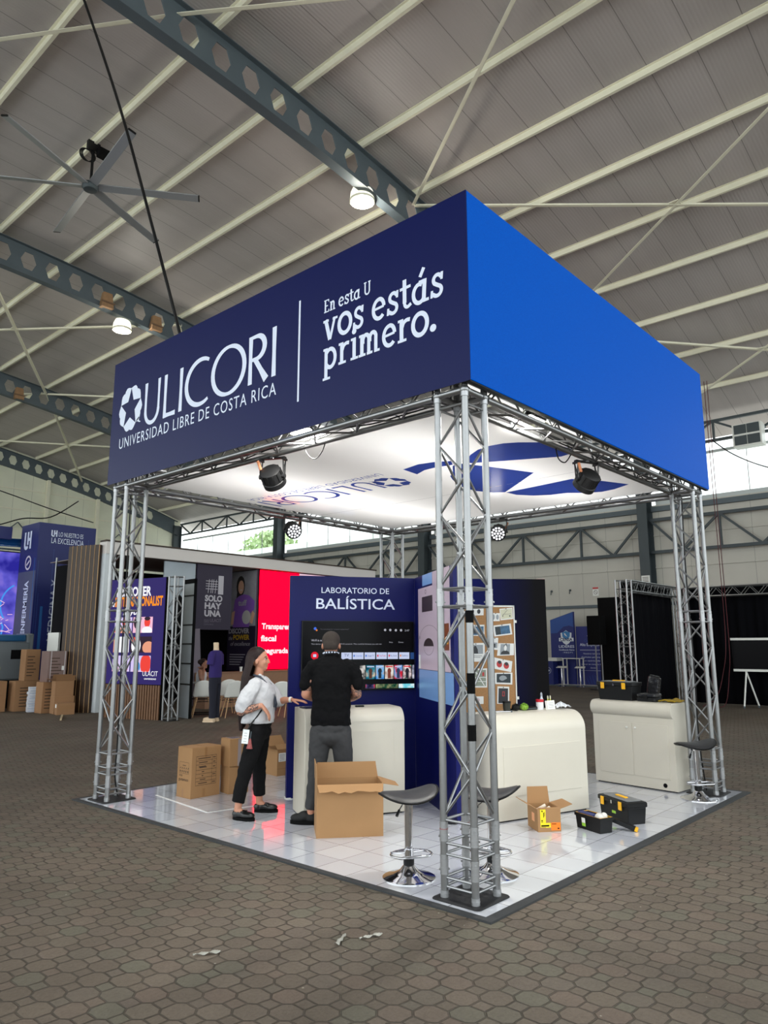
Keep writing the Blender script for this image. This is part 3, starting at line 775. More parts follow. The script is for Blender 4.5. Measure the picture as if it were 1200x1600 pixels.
# ------------------------------------------------------------------ fascia banner and LED screen
FX, FY = -0.183, -0.212; ZB0, ZB1 = 3.39, 4.835
t = thing('fascia_banner', 'navy printed fascia banner with white university lettering above the booth', 'banner', (FX, FY, ZB0))
Lb = 4.80-FY
MB().box(0, 0.0095, 0.0, Lb, 0, ZB1-ZB0).build('panel', NAVY, t)
MB().box(0.0095, 0.022, 0.06, Lb-0.01, 0.02, ZB1-ZB0-0.02).build('backing_frame', BLACKM, t)
FM = face((-0.0015, -FY, -ZB0), (0, -1, 0), (0, 0, 1))   # plane coords: x = -y world, y = z world
mb = MB(); ulicori(mb, -4.085, -1.862, 3.955, 0.470, FM); mb.build('name_lettering', LETTER, t)
mb = MB(); star_emblem(mb, -4.385, 4.215, 0.245, 0.265, FM); mb.build('star_emblem', LETTER, t)
mb = MB(); txt(mb, 'UNIVERSIDAD LIBRE DE COSTA RICA', -4.585, 3.775, 0.118, FM, w=2.73, sp=1.15); mb.build('subtitle_lettering', LETTER, t)
mb = MB(); mb.rect(-1.572, -1.550, 3.64, 4.565, 0, FM); mb.build('divider_line', LETTER, t)
mb = MB(); slab(mb, 'En esta U', -1.255, 4.345, 0.083, 0.545, FM); slab(mb, 'vos estás', -1.265, 4.092, 0.185, 1.275, FM); slab(mb, 'primero.', -1.262, 3.838, 0.185, 1.205, FM)
mb.build('slogan_lettering', LETTER, t)
LEDB = emis('blue_led_screen', (5, 88, 200), 0.85, 0.5)
_nt = LEDB.node_tree; _b = _nt.nodes['Principled BSDF']
_tc = _nt.nodes.new('ShaderNodeTexCoord'); _n = _nt.nodes.new('ShaderNodeTexNoise'); _n.inputs['Scale'].default_value = 170; _n.inputs['Detail'].default_value = 2
_mp = _nt.nodes.new('ShaderNodeMapping'); _mp.inputs['Scale'].default_value = (1, 1, 1); _nt.links.new(_tc.outputs['Object'], _mp.inputs[0]); _nt.links.new(_mp.outputs[0], _n.inputs['Vector'])
_mx = _nt.nodes.new('ShaderNodeMix'); _mx.data_type = 'RGBA'; _mx.inputs[6].default_value = lin((0, 74, 182)); _mx.inputs[7].default_value = lin((0, 108, 226)); _nt.links.new(_n.outputs['Fac'], _mx.inputs[0]); _nt.links.new(_mx.outputs[2], _b.inputs['Emission Color'])
t = thing('led_screen', 'large glowing plain blue LED screen on the right side of the booth top', 'screen', (FX, FY, ZB0))
Ls = 4.70-FX
MB().box(0.010, Ls-0.01, -0.002, 0.010, 0.012, ZB1-ZB0-0.004).build('display', LEDB, t)
MB().box(0.018, Ls, 0.011, 0.050, 0, ZB1-ZB0).build('cabinet', BLACK, t)
mb = MB()
for k in range(9): mb.box(Ls, Ls+0.004, 0.02, 0.035, 0.08+k*0.16, 0.10+k*0.16)
mb.build('latch', LETTER, t)
# ------------------------------------------------------------------ stretched canopy with the logo
CANM = mat('white_stretch_ceiling', (236, 234, 232), 0.10, coat=0.3)
_nt = CANM.node_tree; _o = _nt.nodes['Material Output']; _t = _nt.nodes.new('ShaderNodeBsdfTranslucent'); _t.inputs['Color'].default_value = (0.86, 0.85, 0.84, 1)
_x = _nt.nodes.new('ShaderNodeMixShader'); _x.inputs[0].default_value = 0.5
_nt.links.new(_nt.nodes['Principled BSDF'].outputs[0], _x.inputs[1]); _nt.links.new(_t.outputs[0], _x.inputs[2]); _nt.links.new(_x.outputs[0], _o.inputs[0])
t = thing('canopy', 'white stretched ceiling panel printed with blue star logos inside the truss', 'canopy', (0, 0, 3.405))
def sag(x, y):
    u = (x-LX/2)/(LX/2-0.10); v = (y-LY/2)/(LY/2-0.10)
    return -0.022*max(0, 1-u*u)*max(0, 1-v*v)
def follow_sag(ob):
    bm = bmesh.new(); bm.from_mesh(ob.data); bmesh.ops.triangulate(bm, faces=bm.faces[:])
    for _ in range(5):
        ed = [e for e in bm.edges if e.calc_length() > 0.16]
        if not ed: break
        bmesh.ops.subdivide_edges(bm, edges=ed, cuts=1); bmesh.ops.triangulate(bm, faces=bm.faces[:])
    for v_ in bm.verts: v_.co.z += sag(v_.co.x, v_.co.y)-0.0006
    bm.to_mesh(ob.data); bm.free()
mb = MB(); mb.grid(lambda u, v: (0.10+(LX-0.2)*u, 0.10+(LY-0.2)*v, sag(0.10+(LX-0.2)*u, 0.10+(LY-0.2)*v)), 60, 60); mb.build('fabric', CANM, t, smooth=60)
mb = MB()
for a_, b_, c_, d_ in ((0.17, LX-0.17, 0.09, 0.105), (0.17, LX-0.17, LY-0.105, LY-0.09), (0.09, 0.105, 0.17, LY-0.17), (LX-0.105, LX-0.09, 0.17, LY-0.17)): mb.box(a_, b_, c_, d_, 0.0, 0.02)
mb.build('edge_profile', ALU, t)
def backlit_print(name, rgb):
    m = mat(name, rgb, 0.2); nt = m.node_tree; o_ = nt.nodes['Material Output']; tr = nt.nodes.new('ShaderNodeBsdfTranslucent'); tr.inputs['Color'].default_value = lin(rgb)
    mx = nt.nodes.new('ShaderNodeMixShader'); mx.inputs[0].default_value = 0.5; nt.links.new(nt.nodes['Principled BSDF'].outputs[0], mx.inputs[1]); nt.links.new(tr.outputs[0], mx.inputs[2]); nt.links.new(mx.outputs[0], o_.inputs[0]); return m
BLUEP = backlit_print('blue_print', (66, 90, 180))
CMt = face((0, 0, -0.0015), (0, 1, 0), (1, 0, 0))     # text runs along +Y, tops towards +X
mb = MB(); ulicori(mb, 2.47, 4.36, 1.60, 0.40, CMt); star_emblem(mb, 2.26, 1.83, 0.20, 0.23, CMt); mb.build('name_lettering', BLUEP, t)
mb = MB(); txt(mb, 'UNIVERSIDAD LIBRE DE COSTA RICA', 2.10, 1.42, 0.10, CMt, w=2.22, sp=1.12); mb.build('subtitle_lettering', BLUEP, t)
mb = MB(); mb.rect(0.12, LY-0.12, 2.795, 2.803, 0, CMt); mb.build('seam', mat('seam_grey', (120, 120, 124), 0.5), t)
# big emblem: petals traced on the underside
def can_poly(mb, pts): mb.add([(x, y, -0.0015) for x, y in pts], [tuple(range(len(pts)))])
mb = MB()
can_poly(mb, [(1.471, 1.789), (1.409, 1.539), (1.441, 1.375), (1.528, 1.215), (1.655, 1.291), (1.628, 1.506), (1.64, 1.642), (1.728, 1.813)])
can_poly(mb, [(1.682, 1.132), (1.582, 1.056), (1.468, 0.943), (1.37, 0.789), (1.337, 0.649), (1.356, 0.501), (1.422, 0.385), (1.60, 0.20), (1.95, 0.14), (2.10, 0.20), (2.136, 0.343), (1.796, 0.993), (1.732, 1.115)])
can_poly(mb, [(1.95, 1.508), (2.026, 1.598), (2.191, 1.686), (2.531, 1.822), (2.846, 1.834), (3.061, 1.738), (3.149, 1.622), (2.515, 0.866), (1.941, 1.078), (1.674, 1.205), (1.69, 1.317)])
can_poly(mb, [(3.165, 1.623), (3.376, 1.609), (3.57, 1.488), (3.676, 1.314), (3.712, 1.106), (3.861, 0.959), (3.952, 0.785), (3.917, 0.609), (3.776, 0.372), (3.332, 0.542), (3.066, 0.714)])
mb.build('star_emblem', backlit_print('deep_blue_print', (60, 86, 178)), t)
for ch_ in list(t.children):
    if ch_.name.split('.')[0] in ('name_lettering', 'subtitle_lettering', 'seam', 'star_emblem'): follow_sag(ch_)
# ------------------------------------------------------------------ lab partition walls
def wall_frame(p0, p1):
    d = Vector((p1[0]-p0[0], p1[1]-p0[1])); L = d.length; d.normalize()
    return L, atan2(d.y, d.x)
PH = 2.355
A0, JJ, B1_ = (1.213, 3.208), (2.42, 2.43), (3.54, 1.36)
LA, ra = wall_frame(A0, JJ); LB, rbz = wall_frame(JJ, B1_)
# local frame of each wall: x along, front face at y=0 looking towards -y
t = thing('partition_wall', 'navy partition wall titled Laboratorio de Balística carrying the television', 'partition wall', (A0[0], A0[1], ZF), ra)
MB().box(0, LA, 0.0, 0.09, 0, PH).build('panel', NAVY_D, t)
FMA = face((0, -0.0018, 0), (1, 0, 0), (0, 0, 1))
mb = MB(); txt(mb, 'LABORATORIO DE', 0.345, 2.168, 0.062, FMA, w=0.785, bold=0.004); txt(mb, 'BALÍSTICA', 0.288, 1.993, 0.112, FMA, w=0.91, bold=0.008)
mb.build('title_lettering', LETTER, t)
mb = MB(); mb.box(0, LA, -0.004, 0.0, 0.0, 0.004); mb.box(-0.01, 0.05, -0.002, 0.1, -0.001, 0.012); mb.build('base_edge', WHITE, t)
t = thing('partition_wall', 'dark navy partition wall holding the corkboard, right of the near truss tower', 'partition wall', (JJ[0], JJ[1], ZF), rbz)
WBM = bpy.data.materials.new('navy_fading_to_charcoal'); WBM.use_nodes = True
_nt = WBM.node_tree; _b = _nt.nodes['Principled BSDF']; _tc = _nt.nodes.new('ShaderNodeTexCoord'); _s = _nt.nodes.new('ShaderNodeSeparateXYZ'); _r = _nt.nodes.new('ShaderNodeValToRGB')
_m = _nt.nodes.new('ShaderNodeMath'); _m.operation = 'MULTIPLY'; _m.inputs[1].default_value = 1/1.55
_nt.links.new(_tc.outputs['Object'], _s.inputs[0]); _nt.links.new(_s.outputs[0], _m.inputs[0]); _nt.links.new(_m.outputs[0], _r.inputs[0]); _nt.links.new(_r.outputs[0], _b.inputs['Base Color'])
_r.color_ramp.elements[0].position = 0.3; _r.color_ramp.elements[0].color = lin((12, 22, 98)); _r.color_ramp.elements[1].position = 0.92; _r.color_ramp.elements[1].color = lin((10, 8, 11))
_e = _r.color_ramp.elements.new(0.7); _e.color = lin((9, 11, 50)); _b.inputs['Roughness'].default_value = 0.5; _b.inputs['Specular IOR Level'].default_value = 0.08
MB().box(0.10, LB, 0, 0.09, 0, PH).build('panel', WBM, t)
MB().box(LB-0.10, LB, -0.001, 0.091, PH, PH+0.006).build('top_edge', mat('pale_pink_edge', (190, 160, 150), 0.6), t)
# fin wall with the printed instrument picture (its face looks to the left)
dFx, dFy = -0.59523, -0.80356; LF = 1.51
t = thing('partition_wall', 'narrow partition wall printed with a large lilac laboratory instrument, left of the near tower', 'partition wall', (JJ[0], JJ[1], ZF), atan2(dFy, dFx))
MB().box(0.002, LF, -0.0, 0.085, 0, PH).build('panel', NAVY_D, t)
# local: x along wall, printed face at y=0 looking to -y
FMF = face((0, -0.0015, 0), (1, 0, 0), (0, 0, 1))
LIL = mat('lilac_print', (196, 176, 190), 0.35, var=0.06, vs=2); LBL = mat('light_blue_print', (120, 160, 215), 0.35, var=0.05); PBR = mat('dark_brown_print', (58, 44, 46), 0.4)
MB().box(0.175, 0.93, -0.0012, 0, 1.335, 2.215).rect(0.93, 1.40, 1.335, PH, -0.0003, FMF).rect(0.775, 0.93, 2.21, PH, -0.0003, FMF).build('instrument_print', LIL, t)
mb = MB(); mb.rect(0.365, 0.77, 2.235, PH, 0, FMF); mb.rect(0.19, LF-0.02, 1.03, 1.33, 0, FMF); mb.build('blue_print', LBL, t)
mb = MB(); mb.rect(0.34, 0.775, 1.948, 2.113, 0.0006, FMF); mb.poly([(p[0], p[1], 0.0006) for p in arc(0.603, 1.580, 0.20, 0.085, 0, 180, 16)], FMF); mb.build('dark_window_print', PBR, t)
mb = MB()
stroke(mb, arc(0.603, 1.580, 0.20, 0.092, 180, 360, 20), 0.006, FMF, 0.0006); stroke(mb, arc(0.62, 1.60, 0.44, 0.20, 0, 180, 30), 0.006, FMF, 0.0005); stroke(mb, arc(0.50, 2.165, 0.03, 0.02, 0, 360, 12), 0.012, FMF, 0.0006)
mb.rect(0.22, 0.25, 1.66, 1.69, 0.0006, FMF); mb.build('dial_print', mat('grey_print', (140, 124, 134), 0.4), t)
mb = MB(); mb.rect(1.20, 1.36, 1.54, 1.80, 0.0008, FMF); mb.build('brown_grip_print', mat('brown_print', (120, 62, 34), 0.4, var=0.2, vs=9), t)
mb = MB(); mb.rect(1.20, 1.34, 1.60, 1.66, 0.0011, FMF); mb.build('yellow_print', mat('amber_print', (214, 150, 50), 0.4), t)
mb = MB(); mb.rect(0.177, 0.265, 1.337, 1.487, 0.0006, FMF); mb.build('white_print', PAPER, t)
MB().cyl((LF-0.05, -0.03, 0.004), (LF-0.05, -0.03, 0.012), 0.06, n=16).build('foot', BLACK, t)
# ------------------------------------------------------------------ television
tv = thing('television', 'large wall mounted television showing a streaming menu behind the man in black', 'television', (A0[0], A0[1], ZF), ra)
MB().rbox(0.126, 1.412, -0.045, -0.002, 1.105, 1.858, 0.006).build('cabinet', BLACK, tv)
TVM = face((0, -0.0468, 0), (1, 0, 0), (0, 0, 1))
SCR = mat('screen_glass_black', (5, 5, 8), 0.25, spec=0.12)
mb = MB(); mb.rect(0.134, 1.404, 1.116, 1.850, 0, TVM); mb.build('screen', SCR, tv)
def tvx(px): return 0.126+(px-68)/(1112-68)*1.288
def tvz(py): return 1.856-(py-68)/(705-68)*0.744
def tvr(name, x0, x1, y0, y1, m, dz=0.0008):
    mb = MB(); mb.rect(tvx(x0), tvx(x1), tvz(y1), tvz(y0), dz, TVM); return mb.build(name, m, tv)
TW = emis('tv_pale', (196, 206, 236)); TT = emis('tv_text', (170, 170, 180)); TR_ = emis('tv_red', (225, 30, 50))
mb = MB(); txt(mb, 'Try searching for "counter experience"', tvx(232), tvz(150), 0.012, TVM, w=tvx(495)-tvx(232), z=0.001); mb.build('search_line', emis('tv_dim', (92, 92, 100)), tv)
mb = MB(); txt(mb, 'Wi-Fi is not connected', tvx(153), tvz(258), 0.022, TVM, w=0.26, bold=0.012, z=0.001); txt(mb, 'This device is not connected to a Wi-Fi network. This could be because you are not', tvx(153), tvz(288), 0.013, TVM, w=tvx(800)-tvx(153), z=0.001)
txt(mb, 'Retry', tvx(872), tvz(271), 0.013, TVM, z=0.001); txt(mb, 'Dismiss', tvx(960), tvz(271), 0.013, TVM, z=0.001); txt(mb, '2:47', tvx(1020), tvz(162), 0.02, TVM, w=0.055, z=0.001)
mb.build('status_lettering', TT, tv)
for k, (x, y) in enumerate(((833, 150), (882, 150), (935, 152), (985, 152))):
    mb = MB(); mb.poly([(tvx(x)+0.014*cos(a*pi/6), tvz(y)+0.014*sin(a*pi/6), 0.001) for a in range(12)], TVM); mb.build('status_icon', TT, tv)
mb = MB()
for (x, y, r) in ((186, 140, 0.016),): mb.poly([(tvx(x)+r*cos(a*pi/6), tvz(y)+r*sin(a*pi/6), 0.001) for a in range(12)], TVM)
mb.build('assistant_icon', emis('tv_blue', (70, 110, 220)), tv)
mb = MB(); mb.poly([(tvx(200)+0.010*cos(a*pi/6), tvz(155)+0.010*sin(a*pi/6), 0.001) for a in range(12)], TVM); mb.build('assistant_icon', emis('tv_orange', (230, 130, 60)), tv)
mb = MB(); mb.poly([(tvx(186)+0.042*cos(a*pi/10), tvz(390)+0.042*sin(a*pi/10), 0.001) for a in range(20)], TVM); mb.build('round_app_tile', TR_, tv)
mb = MB(); mb.rect(tvx(172), tvx(200), tvz(403), tvz(377), 0.0014, TVM); mb.build('app_glyph', TW, tv)
INKT = emis('tv_ink', (60, 70, 110)); APP = [(427, 522, 'TV', INKT), (530, 631, 'Centerlink', emis('tv_ink_blue', (60, 110, 200))), (640, 739, 'Google TV', INKT), (750, 849, 'YouTube', emis('tv_ink_red', (200, 40, 50))), (857, 954, 'Play Games', INKT), (965, 1063, 'Gallery', INKT)]
for x0, x1, s_, m_ in APP:
    p = tvr('app_tile', x0, x1, 362, 425, TW); mb = MB(); h_ = 0.03 if s_ == 'TV' else 0.017
    txt(mb, s_, tvx((x0+x1)/2+(0 if s_ == 'TV' else 8)), tvz(400), h_, TVM, align='C', z=0.0014, w=None if s_ == 'TV' else min(0.075, 0.012*len(s_))); g_ = mb.build('app_lettering', m_, p)
    if s_ != 'TV':
        mb = MB(); mb.rect(tvx(x0+8), tvx(x0+20), tvz(402), tvz(384), 0.0014, TVM); mb.build('app_glyph', TR_ if s_ in ('YouTube', 'Play Games') else emis('tv_ink_blue', (60, 110, 200)) if s_ != 'Gallery' else emis('tv_orange', (230, 130, 60)), p)
tvr('app_tile', 1073, 1108, 364, 427, emis('tv_navy', (40, 70, 120)))
def shade_mat(name, a, b, c, sc=9.0):
    """a glowing picture: soft blobs of three colours"""
    if name in MATS: return MATS[name]
    m = emis(name, a); nt = m.node_tree; bb = nt.nodes['Principled BSDF']
    tc = nt.nodes.new('ShaderNodeTexCoord'); n = nt.nodes.new('ShaderNodeTexNoise'); n.inputs['Scale'].default_value = sc; n.inputs['Detail'].default_value = 3
    r = nt.nodes.new('ShaderNodeValToRGB'); r.color_ramp.elements[0].position = 0.36; r.color_ramp.elements[0].color = lin(a); r.color_ramp.elements[1].position = 0.66; r.color_ramp.elements[1].color = lin(c)
    e_ = r.color_ramp.elements.new(0.5); e_.color = lin(b)
    nt.links.new(tc.outputs['Object'], n.inputs['Vector']); nt.links.new(n.outputs['Fac'], r.inputs[0]); nt.links.new(r.outputs[0], bb.inputs['Emission Color'])
    return m
POST = [(597, 648, ((210, 205, 200), (60, 60, 60), (230, 230, 225))), (655, 738, ((10, 70, 90), (40, 130, 150), (220, 200, 170))), (745, 823, ((30, 110, 190), (120, 180, 230), (200, 150, 90))),
        (832, 912, ((225, 222, 215), (200, 180, 170), (90, 50, 40))), (918, 995, ((60, 120, 200), (130, 170, 220), (200, 40, 60))), (1002, 1082, ((150, 220, 190), (70, 60, 70), (240, 220, 220))), (1090, 1108, ((60, 60, 90), (150, 150, 170), (220, 220, 230)))]
for k, (x0, x1, c3) in enumerate(POST):
    p = tvr('poster_tile', x0, x1, 482, 610, shade_mat('tv_poster_%d' % k, *c3, sc=14))
    if 0 < k < 6:
        mb = MB(); xm = (x0+x1)/2
        mb.poly([(tvx(xm)+0.022*cos(a*pi/6), tvz(535)+0.030*sin(a*pi/6), 0.0012) for a in range(12)], TVM); mb.rect(tvx(xm-14), tvx(xm+14), tvz(605), tvz(555), 0.0012, TVM); mb.build('poster_figure', emis('tv_figure_%d' % k, ((90, 60, 50), (40, 50, 60), (120, 60, 50), (50, 60, 90), (40, 40, 50))[k-1]), p)
        mb = MB(); mb.rect(tvx(x0+8), tvx(x1-8), tvz(500), tvz(490), 0.0014, TVM); mb.build('poster_title', TR_ if k in (3, 5) else TW, p)
for k, (x0, x1, c3) in enumerate(((650, 737, ((20, 20, 50), (80, 70, 110), (220, 60, 70))), (745, 952, ((10, 20, 20), (20, 70, 50), (150, 150, 110))), (960, 1108, ((60, 170, 200), (120, 210, 225), (230, 240, 240))))):
    tvr('poster_tile', x0, x1, 658, 697, shade_mat('tv_strip_%d' % k, *c3, sc=12))
# ------------------------------------------------------------------ corkboard and pinned sheets on the second wall
cb = thing('corkboard', 'white framed corkboard covered in pinned sheets on the dark partition wall', 'corkboard', (JJ[0], JJ[1], ZF), rbz)
CORK = mat('cork', (172, 128, 84), 0.9, var=0.25, vs=60, bump=0.2, bs=200)
S0, S1, Z0_, Z1_ = 0.50, 1.165, 0.72, 2.045
MB().box(S0+0.01, S1-0.01, -0.016, -0.002, Z0_+0.01, Z1_-0.01).build('cork_panel', CORK, cb)
MB().box(S0, S1, -0.022, -0.001, Z1_-0.018, Z1_).box(S0, S1, -0.022, -0.001, Z0_, Z0_+0.018).box(S0, S0+0.014, -0.022, -0.001, Z0_, Z1_).box(S1-0.014, S1, -0.022, -0.001, Z0_, Z1_).build('frame', WHITE, cb)
for z in (1.86, 1.00): MB().box(S1-0.002, S1+0.022, -0.02, -0.002, z-0.015, z+0.015).build('corner_clip', WHITE, cb)
CKM = face((0, -0.0165, 0), (1, 0, 0), (0, 0, 1))
GREYP = mat('grey_photo_print', (150, 156, 160), 0.5); DARKP = mat('dark_photo_print', (34, 36, 42), 0.45); REDP = mat('red_photo_print', (190, 50, 50), 0.5)
BLUP = mat('blue_photo_print', (50, 96, 130), 0.45, var=0.8, vs=30); TEAL = mat('dark_teal_photo', (24, 40, 48), 0.45, var=0.6, vs=40); MAPP = mat('map_photo_print', (206, 204, 176), 0.5, var=0.12, vs=40); PLANP = mat('plan_photo_print', (140, 148, 132), 0.5, var=0.4, vs=60)
def sheet(corners, label, zoff, deco):
    P = [Vector((c[0], c[1])) for c in corners]     # TL TR BR BL
    c0 = sum(P, Vector((0, 0)))/4
    t_ = thing('pinned_sheet', label, 'pinned sheet', (JJ[0]+cos(rbz)*c0.x, JJ[1]+sin(rbz)*c0.x, ZF+c0.y), rbz, 'sheets pinned on the corkboard')
    M_ = face((0, -0.0172-zoff, 0), (1, 0, 0), (0, 0, 1))
    q = [p-c0 for p in P]
    MB().add([(p.x, p.y, 0) for p in q]+[(p.x, p.y, -0.0008) for p in q], [(3, 2, 1, 0), (4, 5, 6, 7), (0, 1, 5, 4), (1, 2, 6, 5), (2, 3, 7, 6), (3, 0, 4, 7)], M_).build('paper', PAPER, t_)
    def uv(u, v, dz=0.0006):
        a = q[3].lerp(q[2], u); b = q[0].lerp(q[1], u); p = a.lerp(b, v); return (p.x, p.y, dz)
    def shape(name, m, polys, dz=0.0006):
        mb = MB()
        for i_, po in enumerate(polys): mb.poly([uv(u, v, dz+i_*0.00005) for u, v in po], M_)
        mb.build(name, m, t_)
    deco(shape)
    mb = MB(); p = uv(0.5, 0.95); mb.ell((p[0], p[1], 0.004), (0.006, 0.006, 0.004), 8, 6, M_); mb.build('pin', BLACK, t_)
def R_(a, b, c, d): return [(a, c), (b, c), (b, d), (a, d)]
def O_(cx, cy, rx, ry, n=14): return [(cx+rx*cos(2*pi*i/n), cy+ry*sin(2*pi*i/n)) for i in range(n)]
sheet([(0.60, 2.019), (0.804, 2.019), (0.801, 1.932), (0.60, 1.925)], 'small white sheet with two dark arch prints at the corkboard top, behind the tower', 0.0, lambda s: s('print_picture', DARKP, [O_(0.35, 0.5, 0.1, 0.3), O_(0.72, 0.5, 0.1, 0.3)]))
sheet([(0.892, 1.959), (0.993, 1.956), (0.99, 1.865), (0.889, 1.864)], 'white sheet showing two grey fingerprints', 0.0, lambda s: s('print_picture', GREYP, [O_(0.26, 0.5, 0.16, 0.33), O_(0.72, 0.5, 0.16, 0.33)]))
sheet([(0.99, 2.006), (1.143, 2.02), (1.149, 1.889), (1.0, 1.874)], 'sheet with a pale route map in the top right corner of the corkboard', 0.001, lambda s: (s('map_picture', MAPP, [R_(0.06, 0.94, 0.1, 0.92)]), s('route_lines', DARKP, [R_(0.15, 0.85, 0.48, 0.5), [(0.15, 0.35), (0.18, 0.35), (0.62, 0.85), (0.6, 0.86)], O_(0.2, 0.35, 0.04, 0.05), O_(0.75, 0.3, 0.06, 0.06)], 0.0009)))
sheet([(0.60, 1.821), (0.809, 1.824), (0.806, 1.697), (0.60, 1.697)], 'sheet with a blue photo of an eye, left column of the corkboard', 0.0, lambda s: (s('eye_picture', BLUP, [R_(0.05, 0.95, 0.08, 0.85)]), s('iris', DARKP, [O_(0.45, 0.45, 0.14, 0.25)], 0.001)))
sheet([(0.906, 1.813), (1.117, 1.838), (1.133, 1.714), (0.921, 1.688)], 'tilted sheet with a blue and black blurred photo', 0.001, lambda s: (s('blue_picture', BLUP, [R_(0.1, 0.9, 0.12, 0.86)]), s('dark_patch', TEAL, [R_(0.1, 0.38, 0.12, 0.86)], 0.001)))
sheet([(0.885, 1.677), (0.966, 1.674), (0.955, 1.537), (0.887, 1.541)], 'small document sheet with a dark square picture beside the portrait sheet', 0.0, lambda s: (s('square_picture', GREYP, [R_(0.1, 0.9, 0.15, 0.6)]), s('dark_square', DARKP, [R_(0.2, 0.6, 0.2, 0.5)], 0.001), ))
sheet([(0.965, 1.613), (1.148, 1.61), (1.143, 1.477), (0.945, 1.471)], 'sheet with a head and shoulders portrait of a faceless man in black', 0.002, lambda s: (s('portrait_picture', GREYP, [R_(0.16, 0.75, 0.06, 0.94)]), s('shoulders', DARKP, [[(0.2, 0.1), (0.74, 0.1), (0.70, 0.3), (0.55, 0.4), (0.38, 0.4), (0.24, 0.3)], O_(0.465, 0.78, 0.1, 0.12)], 0.001), s('face', PAPER, [O_(0.465, 0.62, 0.085, 0.24)], 0.0013)))
sheet([(0.60, 1.613), (0.807, 1.617), (0.801, 1.405), (0.60, 1.406)], 'document sheet with a hooded dark silhouette, left column of the corkboard', 0.0, lambda s: (s('grey_picture', GREYP, [R_(0.12, 0.9, 0.42, 0.9)]), s('silhouette', DARKP, [[(0.3, 0.44), (0.62, 0.44), (0.6, 0.65), (0.5, 0.85), (0.42, 0.85), (0.32, 0.65)], R_(0.12, 0.85, 0.30, 0.32), R_(0.12, 0.75, 0.22, 0.24)], 0.001)))
sheet([(0.908, 1.454), (1.123, 1.408), (1.105, 1.286), (0.895, 1.329)], 'tilted white sheet with two round red drawn faces', 0.001, lambda s: (s('red_round', REDP, [O_(0.32, 0.5, 0.15, 0.3), O_(0.7, 0.5, 0.15, 0.3)]), s('hair', DARKP, [O_(0.33, 0.68, 0.1, 0.15), O_(0.7, 0.66, 0.1, 0.16)], 0.001)))
sheet([(0.911, 1.28), (1.119, 1.282), (1.114, 1.148), (0.907, 1.156)], 'sheet with a black photo crossed by pale swirls', 0.0, lambda s: (s('black_picture', TEAL, [R_(0.12, 0.9, 0.14, 0.9)]), s('swirl', GREYP, [[(0.35+0.25*cos(a*0.5)*(1-a/26)+0.1, 0.5+0.3*sin(a*0.5)*(1-a/26)) for a in range(12)]], 0.001)))
sheet([(0.60, 1.327), (0.826, 1.33), (0.821, 1.117), (0.60, 1.118)], 'sheet with a grey green street plan marked in red, behind the tower', 0.0, lambda s: (s('plan_picture', PLANP, [R_(0.06, 0.94, 0.08, 0.92)]), s('red_mark', REDP, [R_(0.75, 0.85, 0.6, 0.8), R_(0.1, 0.16, 0.4, 0.6)], 0.001), s('road', PAPER, [[(0.35, 0.9), (0.40, 0.9), (0.88, 0.1), (0.83, 0.1)], R_(0.06, 0.94, 0.52, 0.55), R_(0.06, 0.94, 0.3, 0.33)], 0.0013)))
sheet([(0.941, 1.129), (1.077, 1.125), (1.07, 0.934), (0.931, 0.937)], 'tall sheet with a dark photo and a small glowing red figure, lowest on the corkboard', 0.0, lambda s: (s('dark_picture', DARKP, [R_(0.1, 0.9, 0.04, 0.9)]), s('red_outline', REDP, [R_(0.42, 0.46, 0.45, 0.7), R_(0.58, 0.62, 0.45, 0.7), R_(0.42, 0.62, 0.68, 0.71), R_(0.42, 0.62, 0.44, 0.47)], 0.001)))
sheet([(0.60, 1.02), (0.777, 1.02), (0.775, 0.936), (0.60, 0.937)], 'plain white sheet low on the corkboard behind the tower', 0.0, lambda s: s('faint_print', mat('pink_print', (214, 190, 192), 0.5), [O_(0.6, 0.5, 0.15, 0.3)]))
# ------------------------------------------------------------------ white counters
CW = mat('ivory_counter_paint', (204, 198, 184), 0.38, var=0.03, vs=4)
def counter(label, p0, p1, D, zt, r):
    L, rz = wall_frame(p0, p1)
    t = thing('counter', label, 'counter', (p0[0], p0[1], ZF), rz, 'white booth counters')
    prof = [(0, 0.012), (0, zt-r)]+[(r-r*cos(radians(a)), zt-r+r*sin(radians(a))) for a in range(12, 91, 13)]+[(D, zt), (D, 0.012)]
    MB().prism(prof, 0, L, face((0, 0, 0), (0, 1, 0), (0, 0, 1))).build('body', CW, t, smooth=30, bevel=0.004)
    MB().box(0.02, L-0.02, 0.02, D-0.02, 0, 0.012).build('plinth', BLACKM, t)
    return t, L
tA, L_ = counter('white counter with a rounded front edge where the man in black stands', (0.686, 2.352), (1.565, 1.870), 0.46, 0.985, 0.13)
MB().box(0.09, L_-0.11, -0.004, 0.002, 0.13, 0.775).build('front_panel', CW, tA, bevel=0.002)
MB().box(0.0, L_, -0.003, 0.002, 0.862, 0.868).build('edge_bead', CW, tA)
tB, L_ = counter('white counter with a rounded front edge below the corkboard, topped with tools', (1.762, 0.955), (2.872, 0.600), 0.42, 0.945, 0.17)
MB().box(0.10, L_-0.09, -0.005, 0.002, 0.215, 0.655).build('front_panel', CW, tB, bevel=0.002)
